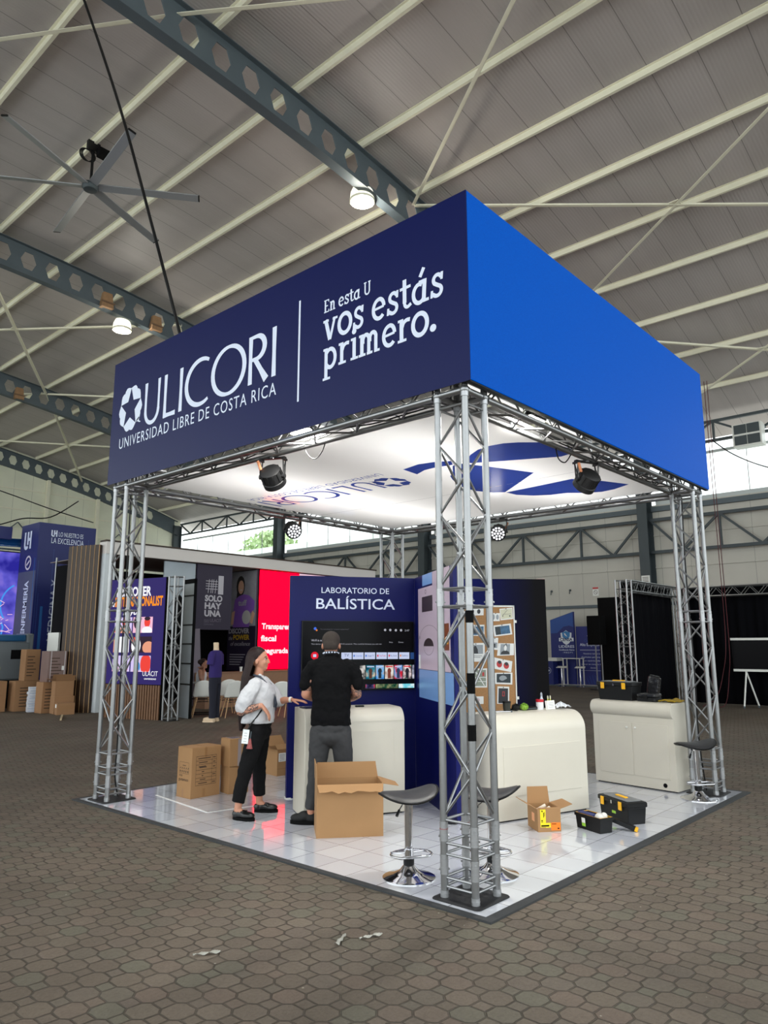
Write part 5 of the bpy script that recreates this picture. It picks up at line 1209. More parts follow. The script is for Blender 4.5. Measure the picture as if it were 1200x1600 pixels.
# ------------------------------------------------------------------ stage lamps on the truss
PARB = mat('black_lamp_housing', (24, 24, 25), 0.42)
def par_can(label, pos, aim, lit, rz):
    """LED par can: yoke clamps above, drum aimed along aim"""
    t = thing('par_light', label, 'stage light', pos, 0, 'LED par lights on the truss')
    a = Vector(aim).normalized(); side = a.cross(Vector((0, 0, 1))).normalized(); up = side.cross(a)
    M_ = Matrix(((side.x, up.x, a.x, 0), (side.y, up.y, a.y, 0), (side.z, up.z, a.z, -0.175), (0, 0, 0, 1)))
    MB().lathe([(0.075, -0.085), (0.098, -0.075), (0.102, 0.03), (0.110, 0.034), (0.110, 0.085), (0.104, 0.088)], 28, M_).build('drum', PARB, t, smooth=35)
    mb = MB()
    for k in range(12): mb.box(0.098, 0.106, -0.006, 0.006, -0.07, 0.02, M_ @ Matrix.Rotation(2*pi*k/12, 4, 'Z'))
    mb.build('cooling_fins', PARB, t)
    for s_ in (-1, 1):
        mb = MB(); b = side*(0.118*s_)
        p0 = b+Vector((0, 0, -0.17)); p1 = b+Vector((0, 0, -0.015))
        for o1, o2 in ((-0.035, -0.022), (0.035, 0.022), (-0.035, 0.022), (0.035, -0.022)):
            mb.cyl(tuple(p0+a*o1*0.6+Vector((0, 0, 0))), tuple(p1+Vector((a.x, a.y, 0))*o2*1.6), 0.006, n=6)
        mb.cyl(tuple(p0-side*0.02*s_), tuple(p0+side*0.012*s_), 0.022, n=12)
        mb.box(-0.045, 0.045, -0.012, 0.012, -0.02, 0.0, Matrix.Translation(b) @ Matrix.Rotation(atan2(a.y, a.x), 4, 'Z'))
        mb.build('yoke', PARB, t)
    MB().box(-0.13, 0.13, -0.02, 0.02, -0.004, 0.012, Matrix.Rotation(atan2(side.y, side.x), 4, 'Z')).build('clamp_bar', PARB, t)
    MB().cyl((0, 0, 0.0), (0, 0, 0.018), 0.03, n=12).build('clamp', ALU, t)
    LM = emis('par_led_lens', (250, 250, 255), 2.2 if lit else 0.2) if lit else mat('par_glass_off', (120, 122, 126), 0.2)
    rs = [(0, 0)]+[(0.042, 60*k) for k in range(6)]+[(0.078, 30*k+15) for k in range(12)]
    for r, an in (rs if lit else rs[:7]):
        mb = MB(); mb.ell((r*cos(radians(an)), r*sin(radians(an)), 0.086), (0.016, 0.016, 0.008), 10, 6, M_); mb.build('lens', LM, t, smooth=60)
    if lit:
        l = bpy.data.lights.new('par_beam', 'SPOT'); l.energy = 9; l.spot_size = radians(70); l.spot_blend = 0.6; l.shadow_soft_size = 0.08; l.color = (1, 0.97, 0.93)
        lo = bpy.data.objects.new('par_beam', l); COL.objects.link(lo); lo.parent = t
        lo.location = M_ @ Vector((0, 0, 0.11)); lo.rotation_euler = a.to_track_quat('-Z', 'Y').to_euler()
    MB().cyl(tuple(-side*0.10+Vector((0, 0, -0.14))-a*0.05), tuple(-side*0.13+Vector((0, 0, -0.06))-a*0.06), 0.014, n=8).build('power_plug', mat('orange_plug', (190, 120, 80), 0.6), t)
    return t
zt_ = 3.352-RC-0.018+ZF
par_can('black LED par light under the left truss beam, tilted inwards', (0.125, 2.25, zt_), (0.75, 0.35, -0.62), False, 0)
par_can('black LED par light under the right truss beam below the blue screen', (2.22, 0.125, zt_), (0.35, 0.75, -0.62), False, 0)
par_can('lit LED par light under the rear left truss beam', (2.31, LY-0.125, zt_), (-0.35, -0.85, -0.42), True, 0)
par_can('lit LED par light under the rear right truss beam', (LX-0.125, 2.52, zt_), (-0.85, -0.45, -0.40), True, 0)
def flood(label, pos, rz, pw):
    t = thing('floodlight', label, 'floodlight', pos, rz, 'floodlights inside the truss')
    MB().rbox(-0.13, 0.13, -0.055, 0.055, 0.012, 0.05, 0.01).build('housing', PARB, t, smooth=30)
    MB().box(-0.115, 0.115, -0.045, 0.045, 0.004, 0.013).build('lens', emis('flood_lens', (255, 252, 240), 40), t)
    mb = MB().box(-0.14, -0.132, -0.012, 0.012, 0.02, 0.11).box(0.132, 0.14, -0.012, 0.012, 0.02, 0.11).box(-0.14, 0.14, -0.012, 0.012, 0.105, 0.113); mb.build('bracket', STEEL, t)
    l = bpy.data.lights.new('flood_beam', 'AREA'); l.shape = 'RECTANGLE'; l.size = 0.22; l.size_y = 0.085; l.energy = pw; l.color = (1, 0.98, 0.92)
    lo = bpy.data.objects.new('flood_beam', l); COL.objects.link(lo); lo.parent = t; lo.location = (0, 0, 0.001)
    return t
flood('glaring white floodlight in the right truss beam near the front corner', (1.06, 0.02, 3.44), 0, 26)
flood('glaring white floodlight in the left truss beam behind the navy banner', (0.02, 1.72, 3.44), pi/2, 16)
# cables along the truss
def cable(label, pts, r, m=BLACK, name='cable', n=6):
    """smooth hanging cable through points"""
    P = [Vector(p) for p in pts]; out = []
    for i in range(len(P)-1):
        p0 = P[max(i-1, 0)]; p1 = P[i]; p2 = P[i+1]; p3 = P[min(i+2, len(P)-1)]
        for k in range(6):
            u = k/6; out.append(0.5*((2*p1)+(p2-p0)*u+(2*p0-5*p1+4*p2-p3)*u*u+(3*p1-p0-3*p2+p3)*u**3))
    out.append(P[-1])
    return tag(MB().tube(out, r, n).build(name, m, smooth=60), label, 'cable')
random.seed(3)
cable('black power cable clipped along the left truss beam', [(0.06+0.03*sin(i*1.7), 0.3+i*0.30, 3.375+0.012*sin(i*2.3)) for i in range(14)], 0.006)
cable('black power cable clipped along the right truss beam', [(0.3+i*0.30, 0.06+0.03*sin(i*1.9), 3.375+0.012*sin(i*2.1)) for i in range(14)], 0.006)
cable('black cable loop hanging from the left truss beam beside the par light', [(0.12, 1.80, 3.33), (0.125, 1.74, 3.25), (0.13, 1.66, 3.22), (0.125, 1.58, 3.27), (0.12, 1.54, 3.33)], 0.005)
cable('black cable loop hanging from the right truss beam near the floodlight', [(1.60, 0.11, 3.33), (1.68, 0.13, 3.25), (1.80, 0.13, 3.24), (1.90, 0.12, 3.33)], 0.006)
cable('dark cable running down inside the left truss tower', [(0.0, LY, 3.3), (0.02, LY+0.02, 2.4), (0.0, LY-0.02, 1.4), (0.03, LY+0.01, 0.6), (0.02, LY, 0.25), (0.05, LY-0.03, 0.03)], 0.008)
cable('dark cable running down inside the right truss tower', [(LX-0.05, 0.03, 3.3), (LX-0.04, 0.05, 2.4), (LX-0.06, 0.03, 1.4), (LX-0.03, 0.05, 0.6), (LX, 0.02, 0.03)], 0.008)

# ------------------------------------------------------------------ unseen tube battens added to brighten the translucent ceiling panel
t = thing('added_light_frame', 'added frame of unseen tube battens backlighting the translucent white ceiling panel of the booth', 'lamp', (0.0, 0.0, 4.22))
zt2 = 3.592+RC+0.002-4.22
for y in (1.15, 3.35):
    b_ = MB().box(-0.03, LX+0.03, y-0.04, y+0.04, 0.02, 0.08).build('batten', ALU, t); MB().box(0.2, LX-0.2, y-0.03, y+0.03, 0.0, 0.02).build('tube', emis('added_backlight_tube', (250, 248, 240), 1.5), b_)
    for x in (0.0, LX): MB().box(x-0.015, x+0.015, y-0.015, y+0.015, zt2, 0.03).build('post', ALU, t)
    l = bpy.data.lights.new('added_backlight', 'AREA'); l.shape = 'RECTANGLE'; l.size = LX-0.4; l.size_y = 0.06; l.energy = 21; l.color = (1, 0.985, 0.97); lo = bpy.data.objects.new('added_backlight', l); COL.objects.link(lo); lo.parent = t; lo.location = (LX/2, y, -0.002)
for x in (0.0, LX): MB().box(x-0.02, x+0.02, 0.25, LY-0.25, zt2, zt2+0.012).build('foot_rail', ALU, t)
# ------------------------------------------------------------------ neighbouring stands on the left
SLATW = mat('dark_stained_timber', (52, 34, 20), 0.55, var=0.4, vs=3.5); SLATE = mat('pale_timber_edge', (186, 148, 104), 0.6)
OFFW = mat('warm_white_board', (214, 208, 204), 0.6); DPUR = mat('dark_purple_print', (38, 30, 52), 0.6); WOODB = mat('brown_laminate', (150, 112, 86), 0.6, var=0.08)
# slatted timber wall
p0, p1 = (4.35, 15.50), (4.70, 14.56); L, rz = wall_frame(p0, p1)
t = thing('slat_wall', 'tall dark timber slat wall between the tall blue university kiosk and the left truss tower', 'slat wall', (p0[0], p0[1], 0), rz)
n_ = 7; st = L/n_
for k in range(n_):
    MB().box(k*st+0.004, (k+1)*st-0.012, 0, 0.10, -0.004, 4.12).build('plank', SLATW, t, bevel=0.004)
    MB().box((k+1)*st-0.013, (k+1)*st-0.003, -0.006, 0.012, -0.004, 4.12).build('batten', SLATE, t)
# fascia of that stand
t = thing('stand_fascia', 'long warm white fascia beam over the dark stand behind the left truss tower', 'fascia', (4.80, 14.40, 0))
MB().box(0, 10.05, 0, 0.35, 3.89, 4.20).build('beam', OFFW, t); MB().box(0.02, 10.2, 0.02, 3.2, 3.885, 3.90).build('soffit', mat('taupe_soffit', (150, 138, 132), 0.7), t)
MB().box(0.0, 0.28, 0.02, 0.30, 0.0, 3.89).build('column', mat('cool_white_board', (206, 212, 216), 0.6), t); MB().box(9.85, 10.05, 0.04, 0.3, 0.0, 3.89).build('column', OFFW, t)
MB().box(-0.03, 10.1, -0.02, 0.3, 4.20, 4.24).build('timber_cap', SLATW, t)
t = thing('stand_back_wall', 'black back wall of the dark stand behind the purple shirted mannequin', 'wall panel', (4.9, 17.45, 0)); MB().box(0.08, 9.9, 0, 0.1, -0.004, 3.8).build('panel', BLACKM, t); MB().box(0.08, 0.18, -2.3, 0, -0.004, 3.8).build('side_panel', BLACKM, t)
t = thing('timber_end_panel', 'narrow timber panel beside the slat wall', 'panel', (4.80, 14.78, 0)); MB().box(0, 0.06, 0, 0.1, -0.004, 0.55).build('panel', SLATW, t)
# discover LED
p0, p1 = (4.404, 13.427), (4.853, 11.67); L, rz = wall_frame(p0, p1)
t = thing('led_screen', 'glowing purple LED screen reading Discover the Internationalist, behind the left truss tower', 'screen', (p0[0], p0[1], 0), rz)
PURL_E = emis('purple_led', (50, 40, 104)); WHT_E = emis('white_led', (250, 250, 255)); ORG_E = emis('orange_led', (255, 150, 20)); RED_E = emis('red_photo_led', (240, 70, 60)); PNK_E = emis('pink_photo_led', (245, 190, 215)); LIL_E = emis('lilac_photo_led', (215, 200, 245)); DRK_E = emis('dark_photo_led', (50, 34, 50)); SKN_E = emis('skin_photo_led', (235, 160, 130)); BLU_E = emis('blue_photo_led', (70, 150, 215))
ZT = 3.12; ZL = 0.75
MB().box(0, L, 0.0, 0.012, ZL, ZT).build('display', PURL_E, t); MB().box(0, L+0.02, 0.012, 0.10, ZL-0.01, ZT+0.01).build('cabinet', BLACKM, t)
FD = face((0, -0.002, 0), (1, 0, 0), (0, 0, 1))
def U(u): return u*L
def V(v): return ZT-v*(ZT-ZL)
mb = MB(); txt(mb, 'DISCOVER', U(0.17), V(0.165), 0.20, FD, w=U(0.60), bold=0.035); mb.build('title_lettering', WHT_E, t)
mb = MB(); txt(mb, 'the', U(0.02), V(0.262), 0.17, FD, w=U(0.12), bold=0.02, shear=0.35); txt(mb, 'in you', U(0.30), V(0.345), 0.15, FD, w=U(0.30), bold=0.03, shear=0.35); mb.build('script_lettering', WHT_E, t)
mb = MB(); txt(mb, 'INTERNATIONALIST', U(0.15), V(0.262), 0.20, FD, w=U(0.82), bold=0.035); mb.build('orange_lettering', ORG_E, t)
def pic(u0, u1, v0, v1, base, blobs):
    mb = MB(); mb.rect(U(u0), U(u1), V(v1), V(v0), 0.0, FD); p = mb.build('photo', base, t)
    for i_, (cu, cv, ru, rv, m_) in enumerate(blobs):
        mb = MB(); pts = []
        for a in range(18): 
            x = min(max(cu+ru*cos(a*pi/9), u0), u1); y = min(max(cv+rv*sin(a*pi/9), v0), v1); pts.append((U(x), V(y), 0.001+0.0004*i_))
        pts = [q for i, q in enumerate(pts) if q[:2] != pts[i-1][:2]]
        mb.add(pts[::-1], [tuple(range(len(pts)))], FD); mb.build('photo_figure', m_, p)
pic(0.17, 0.47, 0.37, 0.52, LIL_E, [(0.36, 0.42, 0.06, 0.05, RED_E), (0.36, 0.50, 0.10, 0.05, SKN_E), (0.22, 0.50, 0.05, 0.03, RED_E)])
pic(0.49, 0.82, 0.37, 0.52, PNK_E, [(0.55, 0.42, 0.05, 0.06, DRK_E), (0.73, 0.42, 0.05, 0.05, RED_E), (0.73, 0.50, 0.09, 0.04, WHT_E), (0.73, 0.385, 0.05, 0.02, DRK_E)])
pic(0.17, 0.44, 0.555, 0.705, WHT_E, [(0.20, 0.63, 0.06, 0.09, SKN_E), (0.40, 0.63, 0.03, 0.08, DRK_E)])
pic(0.46, 0.82, 0.555, 0.705, DRK_E, [(0.56, 0.64, 0.08, 0.08, WHT_E), (0.52, 0.59, 0.03, 0.03, RED_E), (0.77, 0.66, 0.10, 0.06, SKN_E)])
pic(0.17, 0.47, 0.735, 0.885, LIL_E, [(0.22, 0.79, 0.04, 0.05, DRK_E), (0.22, 0.87, 0.07, 0.04, PNK_E), (0.40, 0.86, 0.04, 0.02, RED_E)])
pic(0.49, 0.82, 0.735, 0.885, LIL_E, [(0.74, 0.81, 0.09, 0.10, RED_E), (0.60, 0.84, 0.05, 0.05, BLU_E), (0.58, 0.88, 0.05, 0.03, PNK_E)])
mb = MB(); txt(mb, 'ULACIT', U(0.70), V(0.922), 0.105, FD, w=U(0.25), z=0.003); txt(mb, 'UNIVERSIDAD', U(0.73), V(0.955), 0.03, FD, w=U(0.20), bold=0.03, z=0.003); mb.build('logo_lettering', WHT_E, t)
t = thing('slat_base', 'low timber slat base under the purple Discover screen', 'base', (p0[0], p0[1], 0), rz)
MB().box(0, L, 0.03, 0.12, -0.004, ZL-0.015).build('backing', BLACKM, t)
for k in range(24): MB().box((k+0.1)*L/24, (k+0.75)*L/24, 0.0, 0.035, -0.004, ZL-0.015).build('slat', mat('walnut_slat', (112, 76, 48), 0.6, var=0.2, vs=8), t)
# small truss tower beside it
def mini_tower(label, x, y, h, s, rz=0, group=None):
    t = thing('truss_tower', label, 'truss tower', (x, y, -0.004), rz, group); a = s/2
    for sx, sy in ((-1, -1), (-1, 1), (1, -1), (1, 1)): MB().cyl((sx*a, sy*a, 0), (sx*a, sy*a, h), 0.022, n=10).build('chord', ALU, t, smooth=40)
    cs = [(-a, -a), (a, -a), (a, a), (-a, a)]; n_ = int(round((h-0.3)/0.235))
    for k in range(4):
        A = Vector((*cs[k], 0)); B = Vector((*cs[(k+1) % 4], 0)); mb = MB(); st = (h-0.3)/n_
        for i in range(n_):
            P, Q = (A, B) if (i+k) % 2 else (B, A); mb.cyl(tuple(P+Vector((0, 0, 0.05+i*st))), tuple(Q+Vector((0, 0, 0.05+(i+1)*st))), 0.0085, n=6)
        mb.build('bracing', ALU, t, smooth=40)
        for z in (0.05, h*0.5-0.04, h*0.5+0.04, h-0.23, h-0.02): MB().cyl(tuple(A+Vector((0, 0, z))), tuple(B+Vector((0, 0, z))), 0.010, n=6).build('rung', ALU, t, smooth=40)
    mb = MB().box(-a-0.03, a+0.03, -a-0.03, a+0.03, 0, 0.012); mb.build('base_plate', BLACK, t)
    return t
mini_tower('slender aluminium truss tower right of the purple Discover screen', 4.98, 11.43, 3.14, 0.23)
t = thing('frosted_panel', 'frosted grey panel with dark cross bars behind the slender truss tower', 'panel', (5.54, 11.97, 0), wall_frame((5.54, 11.97), (5.50, 11.48))[1])
MB().box(0, 0.49, 0.0, 0.02, -0.004, 3.02).build('sheet', mat('frosted_sheet', (160, 166, 170), 0.3, var=0.15, vs=3), t)
mb = MB().box(-0.02, 0.0, -0.02, 0.04, -0.004, 3.1).box(0.49, 0.52, -0.02, 0.04, -0.004, 3.1).box(-0.02, 0.52, -0.02, 0.04, 3.02, 3.12); mb.build('frame', BLACKM, t)
for z in (2.72, 2.05, 1.62, 1.18, 0.72): MB().box(0, 0.49, -0.015, 0.0, z, z+0.035).build('cross_bar', BLACK, t)
# hanging print panels
t = thing('hanging_banner', 'dark hanging banner reading number 1 Solo Hay Una Ulacit under the white fascia', 'banner', (6.97, 13.6, 0))
t.location = (7.573, 14.50, -0.0867); t.scale = (1.0544, 1.0544, 1.0544)
MB().box(0, 1.13, 0, 0.05, 2.02, 3.745).build('panel', DPUR, t)
FB = face((0, -0.002, 0), (1, 0, 0), (0, 0, 1)); LG = mat('silver_grey_letters', (178, 174, 182), 0.5); LGD = mat('faint_grey_letters', (96, 88, 102), 0.6)
mb = MB(); txt(mb, '1', 0.68, 3.00, 0.44, FB, w=0.17, bold=0.05); txt(mb, 'SOLO', 0.27, 2.775, 0.15, FB, w=0.56, bold=0.045); txt(mb, 'HAY', 0.27, 2.575, 0.15, FB, w=0.54, bold=0.045); txt(mb, 'UNA', 0.27, 2.375, 0.15, FB, w=0.53, bold=0.045); mb.build('slogan_lettering', LG, t)
mb = MB(); hs = [(0.38, 3.02), (0.52, 3.02)]
for x in (0.36, 0.50):
    for dx in (0, 0.085): stroke(mb, [(x+dx, 2.99), (x+dx+0.03, 3.36)], 0.016, FB)
for z in (3.10, 3.235):
    for dz in (0, 0.075): stroke(mb, [(0.28, z+dz), (0.66, z+dz)], 0.016, FB)
mb.build('number_sign', LG, t)
mb = MB(); txt(mb, 'ULACIT', 0.46, 2.225, 0.085, FB, w=0.36); txt(mb, 'EDUCACION', 0.27, 2.255, 0.04, FB, w=0.16); txt(mb, 'SUPERIOR', 0.27, 2.205, 0.04, FB, w=0.16); txt(mb, 'COSTA RICA', 0.27, 2.14, 0.035, FB, w=0.30); mb.build('logo_lettering', LGD, t)
t = thing('hanging_banner', 'pale grey photo banner with a bare arm, left of the dark number 1 banner', 'banner', (6.02, 13.68, 0))
t.location = (6.571, 14.56, -0.0867); t.scale = (1.0544, 1.0544, 1.0544)
MB().box(0, 0.93, 0, 0.04, 2.0, 3.745).build('panel', mat('pale_grey_photo', (168, 178, 186), 0.6, var=0.2, vs=1.2), t)
mb = MB(); mb.poly([(0.30, 2.0, 0), (0.74, 2.0, 0), (0.68, 2.40, 0), (0.62, 2.75, 0), (0.50, 2.9, 0), (0.32, 2.8, 0)], FB); mb.build('photo_clothing', BLACKM, t); mb = MB(); mb.poly([(0.70, 2.05, 0.0006), (0.82, 2.10, 0.0006), (0.86, 2.42, 0.0006), (0.78, 2.60, 0.0006), (0.68, 2.62, 0.0006), (0.70, 2.36, 0.0006)], FB); mb.build('photo_arm', mat('warm_skin_print', (176, 122, 92), 0.6), t)
t = thing('photo_banner', 'dark purple banner with a smiling woman holding a white ball, left of the red screen', 'banner', (9.0, 14.84, 0), -pi/2)
t.location = (9.71, 15.906, -0.0956); t.scale = (1.06, 1.06, 1.06)
MB().box(0, 1.28, 0.0, 0.06, 0.90, 3.74).build('panel', mat('deep_purple_print', (34, 24, 48), 0.55), t)
GYM = mat('dim_gym_print', (150, 148, 154), 0.6, var=0.35, vs=4); SKP = mat('tan_skin_print', (226, 176, 146), 0.6); PUP = mat('purple_shirt_print', (140, 92, 186), 0.6, var=0.1); HRP = mat('dark_hair_print', (40, 28, 26), 0.6)
def shp(name, m_, pts, dz): mb = MB(); mb.add([(x, z, dz) for x, z in pts], [tuple(range(len(pts)))], FB); return mb.build(name, m_, t)
shp('photo_background', GYM, [(0, 2.15), (1.28, 2.15), (1.28, 3.73), (0, 3.73)], 0)
shp('photo_hair', HRP, O_(0.55, 3.30, 0.20, 0.30)+[], 0.001); shp('photo_hair', HRP, [(0.28, 2.4), (0.44, 2.5), (0.56, 3.2), (0.40, 3.2)], 0.0008)
shp('photo_shirt', PUP, [(0.24, 2.12), (1.0, 2.12), (1.02, 2.5), (1.20, 2.60), (1.22, 2.85), (0.95, 3.02), (0.72, 3.06), (0.50, 3.02), (0.30, 2.92), (0.24, 2.6)], 0.0014)
shp('photo_face', SKP, O_(0.57, 3.27, 0.135, 0.20), 0.002); shp('photo_arm', SKP, [(1.02, 2.25), (1.14, 2.2), (1.24, 2.5), (1.12, 2.58)], 0.0022); shp('photo_arm', SKP, [(0.14, 2.2), (0.26, 2.2), (0.32, 2.6), (0.18, 2.55)], 0.0022)
shp('photo_ball', mat('ball_print', (206, 204, 200), 0.6), O_(0.86, 2.40, 0.20, 0.20), 0.003); shp('photo_mouth', mat('smile_print', (225, 215, 210), 0.6), O_(0.58, 3.19, 0.05, 0.02), 0.003)
mb = MB(); txt(mb, 'tuff', 0.46, 2.74, 0.15, FB, w=0.40, bold=0.03, z=0.003); txt(mb, 'DISCOVER', 0.06, 1.95, 0.13, FB, w=0.95, bold=0.03, z=0.002); txt(mb, 'the', 0.05, 1.76, 0.11, FB, w=0.18, shear=0.3, z=0.002); txt(mb, 'of excellence', 0.15, 1.60, 0.11, FB, w=0.90, shear=0.3, z=0.002)
for k in range(5): mb.rect(0.14, 0.86-0.06*k, 1.34-0.07*k, 1.36-0.07*k, 0.002, FB)
mb.build('print_lettering', LG, t); mb = MB(); txt(mb, 'POWER', 0.28, 1.77, 0.13, FB, w=0.75, bold=0.035, z=0.002); mb.build('gold_lettering', mat('gold_print', (200, 160, 40), 0.5), t)
# red LED screen
t = thing('led_screen', 'bright red LED screen reading Transparencia fiscal asegurada', 'screen', (9.0, 13.52, 0))
t.location = (9.787, 14.507, -0.0956); t.scale = (1.06, 1.06, 1.06)
REDL = emis('red_led_screen', (255, 0, 28), 4.0, 0.5)
MB().box(0.01, 1.50, 0.0, 0.015, 0.94, 3.73).build('display', REDL, t); MB().box(0, 1.50, 0.015, 0.12, 0.92, 3.745).build('cabinet', BLACKM, t)
mb = MB(); txt(mb, 'Transparencia', 0.12, 2.07, 0.15, FB, w=1.32, bold=0.035); txt(mb, 'fiscal', 0.10, 1.73, 0.15, FB, w=0.56, bold=0.035); txt(mb, 'asegurada', 0.10, 1.39, 0.14, FB, w=1.02, bold=0.035); mb.build('lettering', WHT_E, t)
t = thing('led_screen', 'pale pink and blue end of the LED screen peeking above the lab wall', 'screen', (10.50, 13.52, 0))
t.location = (11.39, 14.507, -0.0956); t.scale = (1.06, 1.06, 1.06)
MB().box(0, 1.2, 0, 0.015, 0.94, 3.73).build('display', emis('pink_led', (228, 190, 208)), t); MB().box(1.2, 2.3, 0, 0.015, 0.94, 3.73).build('blue_display', emis('steel_blue_led', (96, 126, 176)), t); MB().box(0, 2.32, 0.015, 0.12, 0.92, 3.745).build('cabinet', BLACKM, t)
t = thing('stand_counter', 'long brown laminate counter under the red screen behind the white chairs', 'counter', (7.2, 13.35, 0)); MB().box(0, 6.0, 0, 0.5, -0.004, 0.90).build('body', WOODB, t); MB().box(-0.02, 6.02, -0.02, 0.1, 0.87, 0.91).build('worktop', mat('brown_worktop', (136, 100, 78), 0.5), t)
t = thing('cup', 'small white cup standing on the brown counter behind the woman', 'cup', (8.35, 13.40, 0.91)); MB().lathe([(0.03, 0), (0.042, 0.12), (0.038, 0.12), (0.027, 0.01)], 16).build('cup_body', PAPER, t, smooth=40); MB().lathe([(0.044, 0.105), (0.045, 0.125), (0.036, 0.128)], 16).build('lid', WHITE, t, smooth=40)
# white shell chairs
SHELL = mat('white_shell_plastic', (226, 226, 220), 0.35); BEECH = mat('beech_wood', (190, 150, 108), 0.55, var=0.08)
def chair_proto():
    t = thing('shell_chair', 'white shell chair with beech legs, nearest left of the woman', 'chair', (0, 0, -0.004), 0, 'white shell chairs')
    def prof(v):
        if v < 0.5: u = v/0.5; return (-0.20+0.36*u, 0.455-0.03*sin(pi*u))     # seat: front to rear
        u = (v-0.5)/0.5; return (0.16+0.05*u+0.045*sin(pi*u*0.5), 0.45+0.37*u)
    def S(u, v):
        y, z = prof(v); w = 0.225*(0.80+0.2*min(1, v*4)) if v < 0.5 else 0.225-0.06*((v-0.5)/0.5)**2
        a = (u-0.5)*2; edge = abs(a)**2.2
        if v < 0.5: return (a*w, y, z+0.055*edge)
        return (a*w, y-0.06*edge, z-(0.05*edge if v > 0.93 else 0))
    mb = MB(); mb.grid(S, 14, 22); mb.build('shell', SHELL, t, smooth=80, solid=0.009)
    for sx in (-1, 1):
        for sy in (-1, 1): MB().cyl((sx*0.13, sy*0.11, 0.425), (sx*0.225, sy*0.205+0.02, 0.0), 0.016, 0.011, 8).build('leg', BEECH, t, smooth=40)
    mb = MB()
    for a, b in (((-0.15, -0.13), (0.15, 0.15)), ((0.15, -0.13), (-0.15, 0.15))): mb.cyl((a[0], a[1], 0.33), (b[0], b[1], 0.33), 0.005, n=6)
    mb.cyl((-0.15, -0.13, 0.38), (0.15, -0.13, 0.38), 0.005, n=6).cyl((-0.15, 0.15, 0.38), (0.15, 0.15, 0.38), 0.005, n=6); mb.build('wire_brace', BLACK, t)
    return t
ch = chair_proto(); ch.location = (6.40, 11.10, -0.004); ch.rotation_euler = (0, 0, radians(158))
ch['label'] = 'white shell chair with beech legs standing between the mannequin and the woman'
for x, y, r, lb in ((6.72, 11.80, 160, 'white shell chair directly behind the mannequin, partly hidden by the chair in front'), (7.15, 11.55, 172, 'white shell chair behind the woman\'s back, mostly hidden'),
                    (6.95, 10.02, 140, 'white shell chair with beech legs right of the woman, in front of the red screen'), (7.35, 10.20, 160, 'white shell chair at the edge of the navy lab wall, right of the woman'), (6.02, 11.75, 150, 'white shell chair pulled up to the folding table left of the mannequin')):
    dup(ch, (x, y, -0.004), radians(r), lb)
# folding table and easel panel
t = thing('folding_table', 'folding table with black crossed legs behind the mannequin', 'table', (6.25, 12.25, -0.004), radians(-40))
MB().box(-0.45, 0.45, -0.3, 0.3, 0.72, 0.745).build('tabletop', mat('grey_tabletop', (120, 118, 116), 0.4), t)
for sx in (-1, 1):
    MB().cyl((sx*0.38, -0.26, 0.72), (sx*0.38, 0.26, 0.0), 0.014, n=8).build('leg', BLACK, t); MB().cyl((sx*0.38, 0.26, 0.72), (sx*0.38, -0.26, 0.0), 0.014, n=8).build('leg', BLACK, t)
for y, z in ((0, 0.36), (-0.26, 0.02), (0.26, 0.02)): MB().cyl((-0.38, y, z), (0.38, y, z), 0.012, n=8).build('cross_bar', BLACK, t)
t = thing('grey_board', 'leaning grey board beside the frosted panel', 'board', (6.9, 13.9, -0.004), radians(-5)); MB(Matrix.Rotation(radians(-4), 4, 'Y')).box(0, 0.55, 0, 0.03, 0.03, 2.02).build('board', mat('mauve_grey_board', (112, 104, 116), 0.6), t); MB(Matrix.Rotation(radians(-4), 4, 'Y')).box(-0.02, 0.0, -0.01, 0.04, 0.03, 2.02).build('edge', STEEL, t)
# mannequin
t = thing('mannequin', 'headless mannequin in a purple T-shirt and navy trousers on beige shoes', 'mannequin', (5.48, 10.53, -0.004), radians(-150))
# faces local -y ; built from smoothly blended sections
def loft(mb, secs, n=18):
    vs = []
    for cx, cy, z, rx, ry in secs:
        for k in range(n): a = 2*pi*k/n; vs.append((cx+rx*cos(a), cy+ry*sin(a), z))
    L_ = len(secs); fs = [(i*n+k, i*n+(k+1) % n, (i+1)*n+(k+1) % n, (i+1)*n+k) for i in range(L_-1) for k in range(n)]
    fs += [tuple(range(n-1, -1, -1)), tuple((L_-1)*n+k for k in range(n))]
    mb.add(vs, fs); return mb
MANS = mat('mannequin_beige', (222, 196, 164), 0.5); SHIRT = mat('purple_tshirt', (44, 26, 100), 0.8, var=0.08, bump=0.2, bs=12); TROU = mat('navy_trousers', (24, 25, 40), 0.85, bump=0.15, bs=14)
loft(MB(), [(0, 0, 1.44, 0.085, 0.07), (0, 0, 1.50, 0.062, 0.06), (0, -0.005, 1.58, 0.056, 0.056), (0, -0.01, 1.66, 0.058, 0.058), (0, -0.01, 1.672, 0.045, 0.045)]).build('neck', MANS, t, smooth=60)
mb = MB(); loft(mb, [(0, 0, 0.93, 0.185, 0.125), (0, 0, 0.98, 0.188, 0.128), (0, 0, 1.15, 0.178, 0.118), (0, 0, 1.32, 0.20, 0.125), (0, 0, 1.42, 0.205, 0.115), (0, 0, 1.47, 0.15, 0.09), (0, 0, 1.505, 0.075, 0.07)], 24)
for s_ in (-1, 1):
    mb.tube([(s_*0.16, 0, 1.43), (s_*0.215, 0, 1.39), (s_*0.245, -0.005, 1.28), (s_*0.255, -0.01, 1.20)], [0.075, 0.078, 0.074, 0.076], 14)
sh = mb.build('t_shirt', SHIRT, t, smooth=60)
mb = MB(); FMn = face((0, -0.1285, 0), (1, 0, 0), (0, 0, 1)); txt(mb, 'ULACIT', 0, 1.30, 0.04, FMn, w=0.19, bold=0.03, align='C'); mb.build('chest_lettering', mat('orange_print', (190, 90, 60), 0.6), sh)
